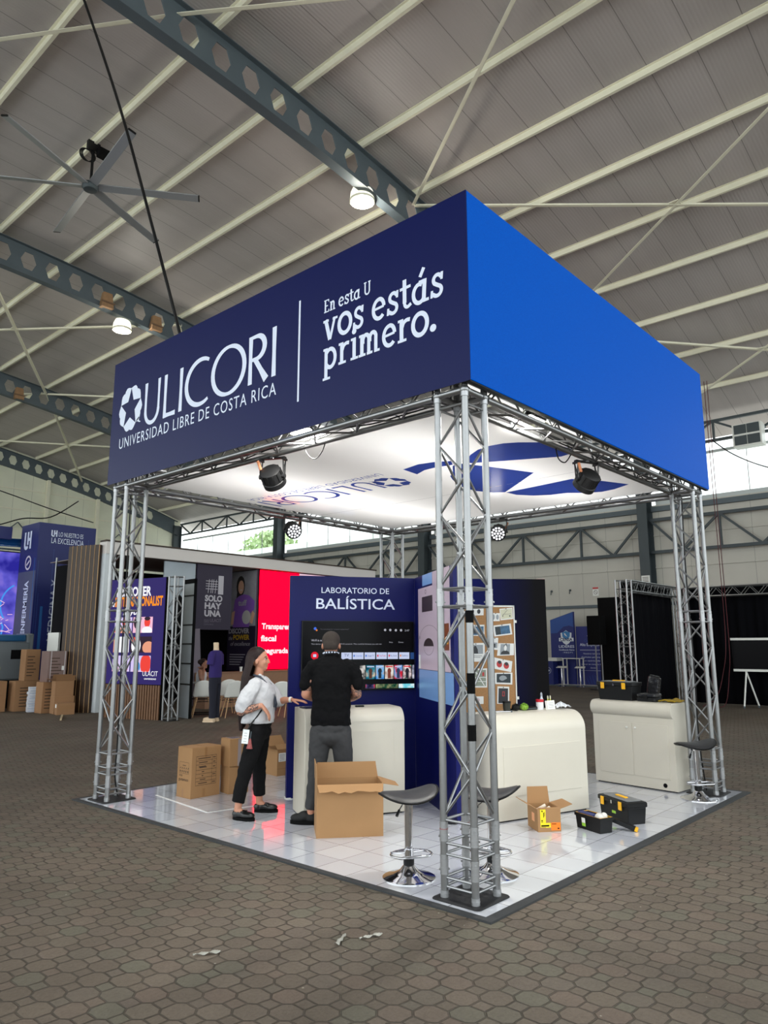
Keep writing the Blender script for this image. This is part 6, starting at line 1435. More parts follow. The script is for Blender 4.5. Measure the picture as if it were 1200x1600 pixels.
mb = MB(); txt(mb, 'UNIVERSITY', 0, 1.25, 0.022, FMn, w=0.13, align='C'); mb.build('chest_lettering', LETTER, sh)
mb = MB(); loft(mb, [(0, 0, 0.80, 0.172, 0.115), (0, 0, 0.95, 0.178, 0.118)], 20)
for s_ in (-1, 1): mb.tube([(s_*0.085, 0, 0.88), (s_*0.09, 0.0, 0.70), (s_*0.095, 0.005, 0.48), (s_*0.10, 0.01, 0.25), (s_*0.105, 0.01, 0.085)], [0.098, 0.092, 0.075, 0.068, 0.07], 16)
mb.build('trousers', TROU, t, smooth=60)
for s_ in (-1, 1):
    mb = MB(); mb.ell((s_*0.105, -0.06, 0.055), (0.055, 0.135, 0.05), 16, 10); mb.box(s_*0.105-0.05, s_*0.105+0.05, -0.18, 0.06, 0, 0.035); mb.build('shoe', MANS, t, smooth=60)
# ------------------------------------------------------------------ blue university kiosk at far left
BLK = mat('kiosk_navy_print', (24, 34, 98), 0.5, var=0.12, vs=1.2); GRF = mat('kiosk_grey_navy_print', (76, 82, 96), 0.5, var=0.25, vs=0.8)
t = thing('blue_kiosk', 'tall navy kiosk lettered UH Enfermería and Lo nuestro es la excelencia, at far left', 'kiosk', (5.44, 20.0, 0))
MB().box(0, 1.84, 0, 1.30, -0.004, 5.41).build('tower', BLK, t)
FL = face((-0.003, 0, 0), (0, -1, 0), (0, 0, 1))         # left face: x = -y
mb = MB(); mb.rect(-1.28, -0.02, 0.9, 3.9, 0, FL); mb.build('grey_side_print', GRF, t)
def uh(mb, x, z, h, M):
    w = h*0.20; k = h
    stroke(mb, [(x, z+k), (x, z+0.28*k)]+arc(x+0.22*k, z+0.26*k, 0.22*k, 0.20*k, 180, 330, 8), w, M, 0.001); stroke(mb, [(x+0.40*k, z+k), (x+0.40*k, z+0.25*k)], w, M, 0.001); stroke(mb, [(x+0.40*k, z+0.55*k), (x+0.74*k, z+0.55*k)], w*0.9, M, 0.001); stroke(mb, [(x+0.76*k, z+1.02*k), (x+0.76*k, z)], w, M, 0.001)
mb = MB(); uh(mb, -0.98, 4.62, 0.55, FL); mb.build('logo_lettering', LETTER, t)
mb = MB(); stroke(mb, arc(-0.61, 4.17, 0.19, 0.20, 0, 360, 28), 0.06, FL, 0.001); stroke(mb, [(-0.72, 4.10), (-0.50, 4.24)], 0.07, FL, 0.001); mb.build('round_seal', mat('seal_print', (206, 200, 208), 0.5), t)
FLr = face((-0.003, 0, 0), (0, 0, 1), (0, 1, 0))         # text rotated to climb the side
mb = MB(); txt(mb, 'ENFERMERÍA', 1.92, 0.46, 0.26, FLr, w=1.68, bold=0.02, z=0.003); mb.build('side_lettering', LETTER, t)
FR_ = face((0, -0.003, 0), (1, 0, 0), (0, 0, 1))
mb = MB(); uh(mb, 0.40, 5.00, 0.20, FR_); txt(mb, 'LO NUESTRO ES', 0.62, 5.02, 0.14, FR_, w=0.80); txt(mb, 'LA EXCELENCIA', 0.40, 4.79, 0.17, FR_, w=1.05); mb.build('front_lettering', LETTER, t)
FRr = face((0, -0.003, 0), (0, 0, 1), (-1, 0, 0))
mb = MB(); txt(mb, 'MEDICINA Y', 1.75, -0.74, 0.24, FRr, w=1.9, bold=0.01); mb.build('front_side_lettering', mat('slate_letters', (170, 176, 196), 0.5), t)
mb = MB()
for x, z0, z1 in ((0.12, 0.6, 3.2), (0.30, 0.4, 2.3), (0.05, 1.5, 4.2), (0.5, 2.6, 4.6), (1.2, 3.0, 5.2), (1.6, 2.4, 5.0)): mb.rect(x, x+0.012, z0, z1, 0.0006, FR_)
mb.build('circuit_lines', mat('circuit_blue_print', (52, 74, 140), 0.5), t); mb = MB(); mb.rect(0.22, 0.30, 0.3, 2.8, 0.0008, FR_); mb.rect(-0.16, -0.12, 2.4, 4.3, 0.0008, FL); mb.build('light_streak', mat('streak_blue_print', (36, 92, 150), 0.5), t)
t = thing('led_screen', 'glowing violet and blue LED screen at the left edge', 'screen', (2.6, 22.0, 0))
VIO = shade_mat('violet_led', (44, 40, 150), (96, 90, 205), (170, 140, 230), 1.1)
MB().box(0, 3.12, 0, 0.05, 1.85, 4.62).build('display', VIO, t); MB().box(-0.05, 3.16, 0.05, 0.2, 0, 4.66).build('cabinet', BLACK, t)
random.seed(9); mb = MB()
for k in range(46):
    x = random.uniform(1.6, 3.05); z = random.uniform(2.0, 3.1); a = random.uniform(-0.9, 0.9); l = random.uniform(0.06, 0.24); stroke(mb, [(x, z), (x+l*cos(a), z+l*sin(a))], 0.022, FB)
mb.build('spark_streaks', emis('spark_led', (235, 190, 225)), t)
mb = MB(); stroke(mb, arc(3.4, 2.9, 0.75, 0.75, 120, 215, 12), 0.05, FB); stroke(mb, [(2.74, 1.86), (2.78, 2.2), (2.72, 2.35)], 0.05, FB); mb.build('arc_streaks', emis('arc_led', (70, 150, 240)), t)
t = thing('blue_canopy_sign', 'dark blue header sign at the left edge above the violet screen', 'sign', (2.6, 21.5, 0)); MB().box(0, 2.62, 0, 0.15, 4.98, 5.38).build('panel', BLK, t); MB().box(0.2, 0.3, 0.15, 0.3, 4.6, 5.3).build('bracket', STEEL, t)
t = thing('blue_canopy_strip', 'shiny curved blue strip above the violet screen', 'strip', (2.6, 21.9, 0)); mb = MB(); mb.grid(lambda u, v: (3.2*u, 0.12*sin(pi*v), 4.70+0.26*v+0.12*u), 14, 8); mb.build('strip', mat('glossy_blue', (30, 86, 150), 0.2), t, smooth=80, solid=0.02); MB().box(0, 3.2, 0.10, 0.16, 4.70, 4.75).build('rail', STEEL, t)
t = thing('whiteboard', 'white board standing behind the timber slat wall', 'panel', (4.72, 17.15, 0), radians(-78)); MB().box(0, 0.45, 0, 0.06, -0.004, 1.95).build('board', WHITE, t); MB().box(0.0, 0.03, 0.06, 0.09, -0.004, 4.0).build('pole', ALU, t)
# ------------------------------------------------------------------ heap of cardboard at far left
CARD_F = mat('dull_cardboard', (150, 112, 78), 0.85, var=0.12, vs=3); CARD_P = mat('wrapped_cardboard', (122, 98, 92), 0.3, var=0.15, vs=6)
def heap(label, x, y, z, w, d, h, m=CARD_F, rz=0, lines=True, face_x=True):
    t = thing('cardboard_box', label, 'box', (x, y, z), rz, 'heap of boxes by the slat wall')
    MB().box(0, w, 0, d, 0, h).build('carton', m, t, bevel=0.006)
    if lines:
        mb = MB()
        for k in range(7): mb.rect(w*0.12, w*(0.5+0.3*((k*37) % 5)/5), h*(0.15+0.1*k), h*(0.15+0.1*k)+0.022, 0, FB)
        mb.build('printed_lines', INK, t)
    return t
G0 = -0.004
heap('large brown cardboard box at the left edge, lowest of the heap', 2.55, 16.45, G0, 0.95, 0.42, 0.74)
tB_ = heap('large brown cardboard box with a white tag beside the white paper stack', 3.63, 16.28, G0, 1.02, 0.40, 0.735)
mb = MB(); mb.poly([(0.30, 0.30, 0.001), (0.44, 0.27, 0.001), (0.48, 0.50, 0.001), (0.34, 0.53, 0.001)], FB); mb.build('white_tag', PAPER, tB_)
heap('narrow printed cardboard box standing on the heap beside the grey case', 3.84, 16.30, 0.732, 0.36, 0.33, 0.78)
tD_ = heap('large plastic wrapped cardboard box on top of the heap against the slat wall', 3.93, 15.22, 0.732, 0.46, 0.40, 0.74, CARD_P)
mb = MB(); mb.rect(0.34, 0.42, 0.28, 0.38, 0.001, FB); mb.build('white_tag', PAPER, tD_); mb = MB().box(0.06, 0.08, -0.004, 0.0, 0, 0.74).box(0.40, 0.42, -0.004, 0.0, 0, 0.74); mb.build('clear_tape', mat('shiny_wrap', (190, 180, 180), 0.15), tD_)
heap('tall brown cardboard box under the wrapped box, behind the open box', 3.86, 15.24, G0, 0.50, 0.38, 0.735)
heap('flat brown cardboard box under the open box of the heap', 3.98, 14.84, G0, 0.46, 0.34, 0.41, lines=False, rz=radians(-8))
flap_box('open cardboard box with raised flaps on the heap, yellow mark on its front', (3.99, 14.86, 0.407), radians(-8), 0.43, 0.30, 0.36, [('+y', 0.16, -25, 1.0), ('-x', 0.16, 70, 1.0), ('-y', 0.15, 30, 1.0), ('+x', 0.05, 40, 1.0)], 'heap of boxes by the slat wall', CARD_F)
tH_ = heap('small brown cardboard box with a white label at the front of the heap', 3.93, 14.56, G0, 0.40, 0.24, 0.265, lines=False, rz=radians(-12))
mb = MB(); mb.rect(-0.18, -0.06, 0.16, 0.24, 0, face((-0.002, 0, 0), (0, -1, 0), (0, 0, 1))); mb.build('white_label', PAPER, tH_); mb = MB(); mb.rect(0.06, 0.36, 0.12, 0.21, 0.0005, FB); mb.build('brown_tape', TAPE, tH_)
random.seed(4)
for k in range(10):
    t = thing('paper_ream', 'white wrapped paper ream in the stack beside the cardboard heap, number %s from the ground' % ('one', 'two', 'three', 'four', 'five', 'six', 'seven', 'eight', 'nine', 'ten')[k], 'paper ream', (3.80+random.uniform(-0.02, 0.02), 15.86+random.uniform(-0.02, 0.02), G0+0.0605*k), radians(-12+random.uniform(-4, 4)), 'stack of paper reams')
    t['label'] = ('lowest white paper ream of the stack by the cardboard heap', 'white paper ream second from the bottom of the stack', 'white paper ream third from the bottom of the stack', 'white paper ream fourth from the bottom of the stack', 'white paper ream fifth from the bottom of the stack', 'white paper ream fifth from the top of the stack', 'white paper ream fourth from the top of the stack', 'white paper ream third from the top of the stack', 'white paper ream just under the top of the stack', 'topmost white paper ream of the stack by the cardboard heap')[k]
    MB().box(0, 0.30, 0, 0.21, 0, 0.058).build('wrapped_ream', mat('ream_wrap', (216, 220, 228), 0.4), t, bevel=0.004); MB().box(0.01, 0.29, -0.001, 0.0, 0.02, 0.03).build('label_band', mat('ream_blue_band', (150, 164, 196), 0.5), t)
t = thing('wooden_stick', 'pale wooden batten lying on the paving before the cardboard heap', 'batten', (0, 0, 0)); p, q = Vector((3.90, 14.20, 0.016)), Vector((3.43, 13.25, 0.016)); mb = MB(); bar(mb, p, q, 0.02); mb.build('batten', mat('pale_pine', (196, 176, 140), 0.7), t)
t = thing('storage_case', 'big grey plastic equipment trunk with a blue lid behind the cardboard heap', 'trunk', (2.3, 17.35, G0)); TG = mat('grey_trunk_plastic', (104, 110, 114), 0.35, var=0.06)
MB().rbox(0, 2.08, 0, 0.8, 0.72, 1.72, 0.08).build('body', TG, t, smooth=30); MB().rbox(0, 1.95, 0.0, 0.8, 1.72, 1.90, 0.05).build('lid', mat('petrol_blue_plastic', (22, 84, 128), 0.4), t, smooth=30)
MB().rbox(1.95, 2.16, 0.02, 0.78, 1.45, 1.93, 0.05).build('handle_lug', TG, t, smooth=30); MB().box(1.58, 1.86, -0.006, 0.05, 1.26, 1.50).build('recess', BLACKM, t); MB().box(0.95, 1.12, -0.006, 0.0, 1.32, 1.52).build('label', WHITE, t); MB().box(0.9, 1.35, -0.006, 0.0, 0.98, 1.06).build('fittings', mat('olive_fitting', (140, 144, 110), 0.5), t); MB().box(0.02, 2.05, 0.1, 0.7, 0, 0.72).build('chassis', BLACKM, t)
# ------------------------------------------------------------------ stands on the right
t = thing('stand_platform', 'low pale platform of the blue school stand by the long wall', 'platform', (23.0, 9.8, -0.004)); MB().box(0, 1.7, 0, 3.2, 0, 0.05).build('deck', OFFW, t); MB().box(-0.02, 0.0, 0, 3.2, 0, 0.05).build('edge_trim', STEEL, t)
ZP = 0.046
CEN = mat('school_navy_print', (26, 38, 110), 0.5, var=0.05); CEN2 = mat('school_mid_blue_print', (34, 74, 146), 0.5)
FXr = face((-0.003, 0, 0), (0, -1, 0), (0, 0, 1))
t = thing('display_board', 'tall slant topped blue panel with the CENSA shield by the long wall', 'panel', (23.6, 11.37, ZP))
mb = MB(); y1 = 1.06
vs = [(0, 0, 0), (0, y1, 0), (0, y1, 2.60), (0, 0, 2.92), (0.12, 0, 0), (0.12, y1, 0), (0.12, y1, 2.60), (0.12, 0, 2.92)]
mb.add(vs, [(0, 3, 2, 1), (4, 5, 6, 7), (0, 4, 7, 3), (1, 2, 6, 5), (3, 7, 6, 2), (0, 1, 5, 4)]); mb.build('panel', CEN, t)
mb = MB(); mb.poly([(-y1+0.01, 2.05, 0), (-0.75, 2.06, 0), (-0.45, 2.32, 0), (-0.2, 2.36, 0), (-0.01, 2.30, 0), (-0.01, 2.90, 0), (-y1+0.01, 2.59, 0)], FXr); mb.build('light_wave', CEN2, t)
def shield(cx, cz, w, h): return [(cx-w/2, cz+h*0.32), (cx-w*0.25, cz+h*0.36), (cx, cz+h*0.5), (cx+w*0.25, cz+h*0.36), (cx+w/2, cz+h*0.32), (cx+w*0.46, cz-h*0.15), (cx+w*0.25, cz-h*0.38), (cx, cz-h*0.5), (cx-w*0.25, cz-h*0.38), (cx-w*0.46, cz-h*0.15)]
mb = MB(); mb.add([(p[0], p[1], 0.001) for p in shield(-0.35, 1.87, 0.50, 0.60)], [tuple(range(10))], FXr); mb.rect(-0.68, -0.02, 1.72, 1.86, 0.0012, FXr); sh_ = mb.build('shield', mat('shield_white', (222, 228, 236), 0.5), t)
mb = MB(); mb.add([(p[0], p[1], 0.002) for p in shield(-0.35, 1.97, 0.36, 0.36)], [tuple(range(10))], FXr); mb.build('shield_globe', mat('globe_blue', (60, 130, 190), 0.5), sh_)
mb = MB(); mb.add([(-0.44, 2.06, 0.003), (-0.36, 2.02, 0.003), (-0.38, 1.95, 0.003), (-0.30, 1.90, 0.003), (-0.34, 1.98, 0.003), (-0.42, 1.98, 0.003)], [tuple(range(6))], FXr); mb.build('shield_map', PAPER, sh_)
mb = MB(); txt(mb, 'CENSA', -0.35, 1.735, 0.115, FXr, w=0.56, bold=0.03, align='C', z=0.003); mb.build('shield_lettering', mat('shield_navy_ink', (22, 30, 84), 0.5), sh_)
mb = MB(); txt(mb, 'LIDERES', -0.35, 1.46, 0.10, FXr, w=0.70, bold=0.01, align='C', z=0.001); txt(mb, 'Certificando líderes', -0.35, 1.345, 0.06, FXr, w=0.70, bold=0.01, align='C', z=0.001); txt(mb, '- M B D P I', -0.32, 1.24, 0.05, FXr, w=0.45, align='C', z=0.001); mb.build('lettering', LETTER, t)
t = thing('display_board', 'wide blue panel lettered Alta Empleabilidad beside the CENSA panel', 'panel', (23.75, 9.55, ZP)); MB().box(0, 0.1, 0, 1.80, 0, 2.32).build('panel', mat('school_violet_blue_print', (30, 40, 118), 0.5), t)
mb = MB(); mb.add([(-1.32, 1.93, 0.001), (-1.20, 1.90, 0.001), (-1.02, 1.93, 0.001), (-1.10, 2.00, 0.001), (-1.17, 2.08, 0.001), (-1.24, 2.00, 0.001)], [tuple(range(6))], FXr); txt(mb, 'Alta Empleabilidad', -1.65, 1.53, 0.11, FXr, w=1.12, bold=0.01, z=0.001)
for k, (s_, w_) in enumerate((('Nuestros cursos están', 0.85), ('diseñados para impulsar', 1.05), ('tus oportunidades', 0.90), ('crecer en campos de alta', 1.05), ('demanda', 0.3))): txt(mb, s_, -1.08, 1.20-0.14*k, 0.055, FXr, w=w_, align='C', z=0.001)
mb.rect(-1.65, -0.5, 1.36, 1.375, 0.001, FXr); mb.rect(-1.65, -0.5, 0.55, 0.56, 0.001, FXr)
for k in range(6): mb.rect(-0.95+0.08*k, -0.90+0.08*k, 2.10-0.05*(k % 3), 2.15-0.05*(k % 3), 0.001, FXr)
mb.build('lettering', LETTER, t); mb = MB(); txt(mb, 'Carreras de', -1.15, 1.70, 0.10, FXr, w=0.62, align='C', shear=0.3, z=0.001)
for k in range(9): stroke(mb, [(-1.55+0.12*k, 0.02), (-1.65+0.12*k, 0.10+0.28*sin(pi*k/9))], 0.02, FXr, 0.001)
mb.build('wave_lines', CEN2, t)
t = thing('white_counter', 'small blue kiosk counter with a white top before the CENSA panel', 'counter', (22.95, 12.02, ZP)); MB().box(0, 0.4, 0, 0.55, 0, 0.93).build('body', CEN, t); MB().box(-0.04, 0.44, -0.20, 0.60, 0.93, 1.06).build('worktop', WHITE, t)
mb = MB(); stroke(mb, arc(-0.22, 0.55, 0.12, 0.12, 0, 360, 20), 0.012, FXr, 0.001); mb.rect(-0.28, -0.16, 0.52, 0.58, 0.001, FXr); mb.build('round_logo', LETTER, t)
t = thing('bar_table', 'thin white topped high table before the blue panels', 'table', (23.10, 10.90, ZP)); MB().box(0, 0.40, 0, 0.80, 1.02, 1.05).build('tabletop', WHITE, t)
for x, y in ((0.04, 0.04), (0.36, 0.04), (0.04, 0.76), (0.36, 0.76)): MB().box(x-0.018, x+0.018, y-0.018, y+0.018, 0, 1.02).build('leg', WHITE, t)
def stool2(label, x, y):
    t = thing('white_stool', label, 'bar stool', (x, y, G0), radians(20), 'white stools at the blue stand')
    MB().lathe([(0.20, 0), (0.20, 0.01), (0.04, 0.04), (0.025, 0.06), (0.025, 0.72)], 20).build('base', CHROME, t, smooth=40)
    mb = MB(); mb.grid(lambda u, v: (-0.2+0.4*u, -0.18+0.36*v, 0.73+0.05*(2*u-1)**2*(1 if u > 0.5 else 0.3)), 8, 6); mb.build('seat', WHITE, t, smooth=80, solid=0.03)
    MB().cyl((0.0, 0, 0.25), (-0.16, 0.0, 0.25), 0.010, n=8).build('footrest', CHROME, t); return t
stool2('white bar stool nearest the CENSA panel', 22.72, 11.52); stool2('white bar stool below the Alta Empleabilidad panel', 22.72, 10.72)
# speaker on stand and black panels
t = thing('loudspeaker', 'black loudspeaker raised on a two pole stand left of the black drapes', 'loudspeaker', (21.2, 9.08, G0))
MB().rbox(0, 0.5, 0, 0.52, 1.62, 2.68, 0.03).build('cabinet', BLACKM, t, smooth=30)
for y in (0.08, 0.30): MB().cyl((0.2, y, 0), (0.2, y, 1.62), 0.025, n=10).build('pole', ALU, t)
MB().box(0.0, 0.45, -0.02, 0.5, 0, 0.03).build('base', BLACK, t)
t = thing('black_screen_panel', 'tall black panel behind the loudspeaker, left of the black drapes', 'panel', (22.3, 7.6, G0)); MB().box(0, 0.12, 0, 2.05, 0, 3.40).build('panel', BLACKM, t); MB().box(-0.01, 0.0, 0.55, 0.95, 2.70, 2.82).build('label_plate', STEEL, t)
mb = MB(); txt(mb, 'DO', -0.95, 1.25, 0.22, FXr, w=0.3); txt(mb, 'SI', -0.95, 0.95, 0.22, FXr, w=0.25); mb.build('faint_lettering', mat('charcoal_letters', (52, 52, 56), 0.6), t)
# truss portal with drapes
YB = 4.77; XB = 17.3
DRAPE = mat('black_drape', (8, 8, 12), 0.95, spec=0.1)
mini_tower('aluminium truss tower carrying the black draped corner on the right', 13.55, YB, 3.22, 0.29)
def mini_beam(label, p, q, z0, s=0.26):
    p, q = Vector(p), Vector(q); d = q-p; L = d.length; t = thing('truss_beam', label, 'truss beam', (p.x, p.y, 0), atan2(d.y, d.x)); a = s/2
    for y in (-a, a):
        for z in (z0, z0+s): MB().cyl((0, y, z), (L, y, z), 0.022, n=8).build('chord', ALU, t, smooth=40)
    n_ = int(round(L/0.22))
    for y0, zA, y1, zB in ((-a, z0, -a, z0+s), (a, z0, a, z0+s), (-a, z0, a, z0), (-a, z0+s, a, z0+s)):
        mb = MB()
        for i in range(n_):
            A = (y0, zA), (y1, zB); u, v = A if i % 2 else A[::-1]; mb.cyl((i*L/n_, u[0], u[1]), ((i+1)*L/n_, v[0], v[1]), 0.009, n=6)
        mb.build('bracing', ALU, t, smooth=40)
    return t
mini_beam('aluminium truss beam over the left black drape', (13.75, YB, 0), (XB-0.16, YB, 0), 2.95)
mini_beam('aluminium truss beam over the rear black drape behind the screen on its stand', (XB, YB-0.16, 0), (XB, -6.0, 0), 2.95)
mini_tower('aluminium truss tower at the rear corner of the black drapes', XB+0.02, YB+0.02, 3.22, 0.24)
def drape(label, p, q, n_w):
    p, q = Vector(p), Vector(q); d = q-p; L = d.length; t = thing('black_drape', label, 'drape', (p.x, p.y, G0), atan2(d.y, d.x))
    mb = MB(); mb.grid(lambda u, v: (u*L, 0.03*sin(u*L*11)+0.02*sin(u*L*27+1), 0.02+v*3.17), n_w, 4); mb.build('fabric', DRAPE, t, smooth=80, solid=0.008); MB().cyl((0, 0, 3.20), (L, 0, 3.20), 0.015, n=8).build('rod', STEEL, t); return t
drape('black drape hanging on the left side of the draped stand', (13.80, YB+0.21), (XB-0.10, YB+0.21), 130)
drape('wide black drape behind the screen on its stand', (XB+0.24, YB+0.0), (XB+0.24, -6.0), 300)
t = thing('stand_television', 'large dark screen on a white wheeled stand before the black drape', 'screen', (16.55, 3.21, G0), -pi/2)
MB().box(0, 2.1, 0.0, 0.05, 0.99, 1.73).build('display', mat('dark_screen_violet_sheen', (7, 5, 9), 0.25, spec=0.06), t); MB().box(-0.02, 2.12, -0.01, 0.06, 1.73, 1.79).build('top_bar', WHITE, t); MB().box(0.0, 2.1, -0.01, 0.06, 0.93, 0.99).build('bottom_bar', WHITE, t)
for x in (0.30, 1.75):
    MB().cyl((x, 0.02, 0.93), (x-0.06, -0.18, 0.06), 0.022, n=8).build('leg', WHITE, t); MB().cyl((x, 0.02, 0.93), (x+0.16, 0.30, 0.06), 0.022, n=8).build('leg', WHITE, t)
    for dx, y in ((-0.06, -0.18), (0.16, 0.30)): MB().cyl((x+dx-0.015, y, 0.035), (x+dx+0.015, y, 0.035), 0.035, n=12).build('caster', STEEL, t)
MB().cyl((1.05, -0.004, 1.76), (1.05, -0.012, 1.76), 0.012, n=10).build('camera_lens', BLACK, t)
t = thing('warning_sign', 'small white and red prohibition sign on the long grey wall', 'sign', (XW-0.01, 10.80, 3.66)); MB().box(0, 0.006, 0, 0.27, 0, 0.37).build('plate', WHITE, t)
mb = MB(); mb.rect(-0.265, -0.005, 0.29, 0.365, 0.001, FXr); mb.build('red_band', mat('sign_red', (190, 60, 60), 0.5), t); mb = MB(); stroke(mb, arc(-0.135, 0.15, 0.08, 0.08, 0, 360, 20), 0.018, FXr, 0.001); stroke(mb, [(-0.19, 0.20), (-0.08, 0.10)], 0.016, FXr, 0.001); mb.build('prohibition_mark', mat('sign_grey', (110, 90, 90), 0.5), t)
t = thing('notice', 'white notice taped on the dark steel column of the long wall', 'notice', (XW-0.645, 8.32, 4.02)); MB().box(-0.006, 0, 0, 0.34, 0, 0.30).build('paper', PAPER, t)
mb = MB()
for k in range(4): mb.rect(-0.30, -0.06, 0.05+0.055*k, 0.07+0.055*k, 0.004, FXr)
mb.build('print_lines', INK, t)
for y, z in ((11.6, 4.02), (12.75, 3.95)): pass
for y, lb in ((13.0, 'small dark hook on the long wall, left of the prohibition sign'), (12.1, 'small dark fixing on the long wall beside the prohibition sign')):
    t = thing('wall_hook', lb, 'hook', (XW-0.02, y, 3.95)); MB().cyl((0, 0, 0), (-0.06, 0, 0.0), 0.05, 0.03, 10).build('plate', STEEL_D, t); MB().cyl((-0.05, 0, -0.02), (-0.08, 0, -0.16), 0.02, n=8).build('hook', STEEL_D, t)
# ------------------------------------------------------------------ people
def blend(mb, name, mats, parent, voxel=0.007, smooth=6, disp=0.0, dsize=0.08, zone=None, cut=None):
    """grow overlapping closed shapes into one continuous smooth surface"""
    ob = mb.build('tmp_blend', mats[0])
    md = ob.modifiers.new('r', 'REMESH'); md.mode = 'VOXEL'; md.voxel_size = voxel; md.use_smooth_shade = True
    if smooth:
        sm = ob.modifiers.new('s', 'SMOOTH'); sm.iterations = smooth; sm.factor = 0.5
    if disp:
        tx = bpy.data.textures.get('folds_%g' % dsize) or bpy.data.textures.new('folds_%g' % dsize, 'CLOUDS'); tx.noise_scale = dsize; tx.noise_depth = 2
        dm = ob.modifiers.new('d', 'DISPLACE'); dm.texture = tx; dm.strength = disp; dm.mid_level = 0.5; dm.texture_coords = 'LOCAL'
    dg = bpy.context.evaluated_depsgraph_get(); me = bpy.data.meshes.new_from_object(ob.evaluated_get(dg))
    bpy.data.objects.remove(ob)
    if cut:
        bm = bmesh.new(); bm.from_mesh(me); bmesh.ops.delete(bm, geom=[v for v in bm.verts if cut(v.co)], context='VERTS'); bm.to_mesh(me); bm.free()
    me.name = name; me.materials.clear()
    for m in mats: me.materials.append(m)
    for p in me.polygons:
        p.use_smooth = True; p.material_index = zone(p.center) if zone else 0
    o = bpy.data.objects.new(name, me); COL.objects.link(o); o.parent = parent
    return o
def limb(mb, pts, rs, n=14):
    mb.tube(pts, rs, n)
    for p, r in zip(pts, rs): mb.ell(p, r*0.995, 12, 8)
    return mb
def hand(mb, wrist, d, palm_n, curl=0.35, side=1, L=0.175, thumb=True):
    """palm, four bent fingers of different lengths and a thumb; d = pointing direction, palm_n = palm facing"""
    d = Vector(d).normalized(); n = Vector(palm_n).normalized(); s_ = d.cross(n).normalized()*side; n = (s_*side).cross(d) if False else n
    w = Vector(wrist); pl = L*0.50
    for k in range(4):
        off = s_*(0.030-0.0195*k)
        limb(mb, [tuple(w+s_*(0.016-0.010*k)), tuple(w+d*pl*0.5+off*0.9), tuple(w+d*pl+off)], [0.0135, 0.0125, 0.0105], 10)
        fl = L*(0.44, 0.49, 0.46, 0.37)[k]; p = w+d*pl+off; dd = d.copy(); c = [tuple(p)]
        for j in range(3):
            a = curl*(0.55+0.45*j); dd = (dd*cos(a)+n*sin(a)).normalized(); p = p+dd*fl*(0.44, 0.31, 0.25)[j]; c.append(tuple(p))
        limb(mb, c, [0.0098, 0.0092, 0.0084, 0.0070], 8)
    if thumb:
        p0 = w+d*0.018+s_*0.022; p1 = p0+(d*0.55+s_*0.75+n*0.25).normalized()*0.040; p2 = p1+(d*0.85+s_*0.35+n*0.3).normalized()*0.032; p3 = p2+(d*0.95+n*0.35).normalized()*0.024
        limb(mb, [tuple(p0), tuple(p1), tuple(p2), tuple(p3)], [0.014, 0.012, 0.0105, 0.008], 8)
def skin(name, rgb): return mat(name, rgb, 0.5, var=0.06, vs=18)
def tattoo(name, rgb):
    m = mat(name, rgb, 0.5, var=0.05, vs=18); nt = m.node_tree
    if nt.nodes.get('ink'): return m
    b = nt.nodes['Principled BSDF']; src = b.inputs['Base Color'].links[0].from_socket
    tc = nt.nodes.new('ShaderNodeTexCoord'); n = nt.nodes.new('ShaderNodeTexNoise'); n.inputs['Scale'].default_value = 34; n.inputs['Detail'].default_value = 3; n.inputs['Distortion'].default_value = 2.5
    r = nt.nodes.new('ShaderNodeMapRange'); r.inputs[1].default_value = 0.47; r.inputs[2].default_value = 0.53; mx = nt.nodes.new('ShaderNodeMix'); mx.name = 'ink'; mx.data_type = 'RGBA'
    mx.inputs[7].default_value = lin((70, 60, 58)); nt.links.new(tc.outputs['Object'], n.inputs['Vector']); nt.links.new(n.outputs['Fac'], r.inputs[0]); nt.links.new(r.outputs[0], mx.inputs[0]); nt.links.new(src, mx.inputs[6]); nt.links.new(mx.outputs[2], b.inputs['Base Color'])
    return m
YAWR = 0.7282-pi/2
# ---- woman, facing local +x
w = thing('person', 'woman with long dark hair, white shirt and black trousers reaching to the counter', 'person', (0.50, 2.88, ZF), YAWR)
SKW = skin('woman_skin', (190, 134, 108)); TAW = tattoo('woman_tattooed_skin', (184, 130, 106)); HAIR = mat('dark_brown_hair', (34, 20, 19), 0.55, bump=0.25, bs=90, spec=0.25); CLW = mat('white_cotton', (196, 196, 199), 0.85, bump=0.3, bs=12); BLT = mat('black_trouser_cloth', (10, 10, 12), 0.85, spec=0.2, bump=0.15, bs=30); SHOE = mat('black_leather', (10, 10, 11), 0.28)
mb = MB()
# torso and legs
for c, r in (((0.06, 0, 0.83), (0.085, 0.13, 0.10)), ((0.06, 0, 0.98), (0.08, 0.115, 0.12)), ((0.065, 0, 1.12), (0.085, 0.135, 0.12)), ((0.045, 0, 1.22), (0.065, 0.145, 0.05))): mb.ell(c, r, 18, 12)
for s_, hip, kn, an in ((-1, (0.055, -0.085, 0.83), (-0.045, -0.125, 0.45), (-0.105, -0.155, 0.085)), (1, (0.055, 0.085, 0.83), (0.03, 0.125, 0.46), (0.045, 0.155, 0.09))):
    limb(mb, [hip, tuple((Vector(hip)+Vector(kn))/2), kn, tuple(Vector(kn).lerp(Vector(an), 0.35)), an], [0.072, 0.062, 0.047, 0.046, 0.033])
    limb(mb, [an, (an[0]+0.05, an[1], 0.045), (an[0]+0.14, an[1], 0.03)], [0.034, 0.036, 0.026])
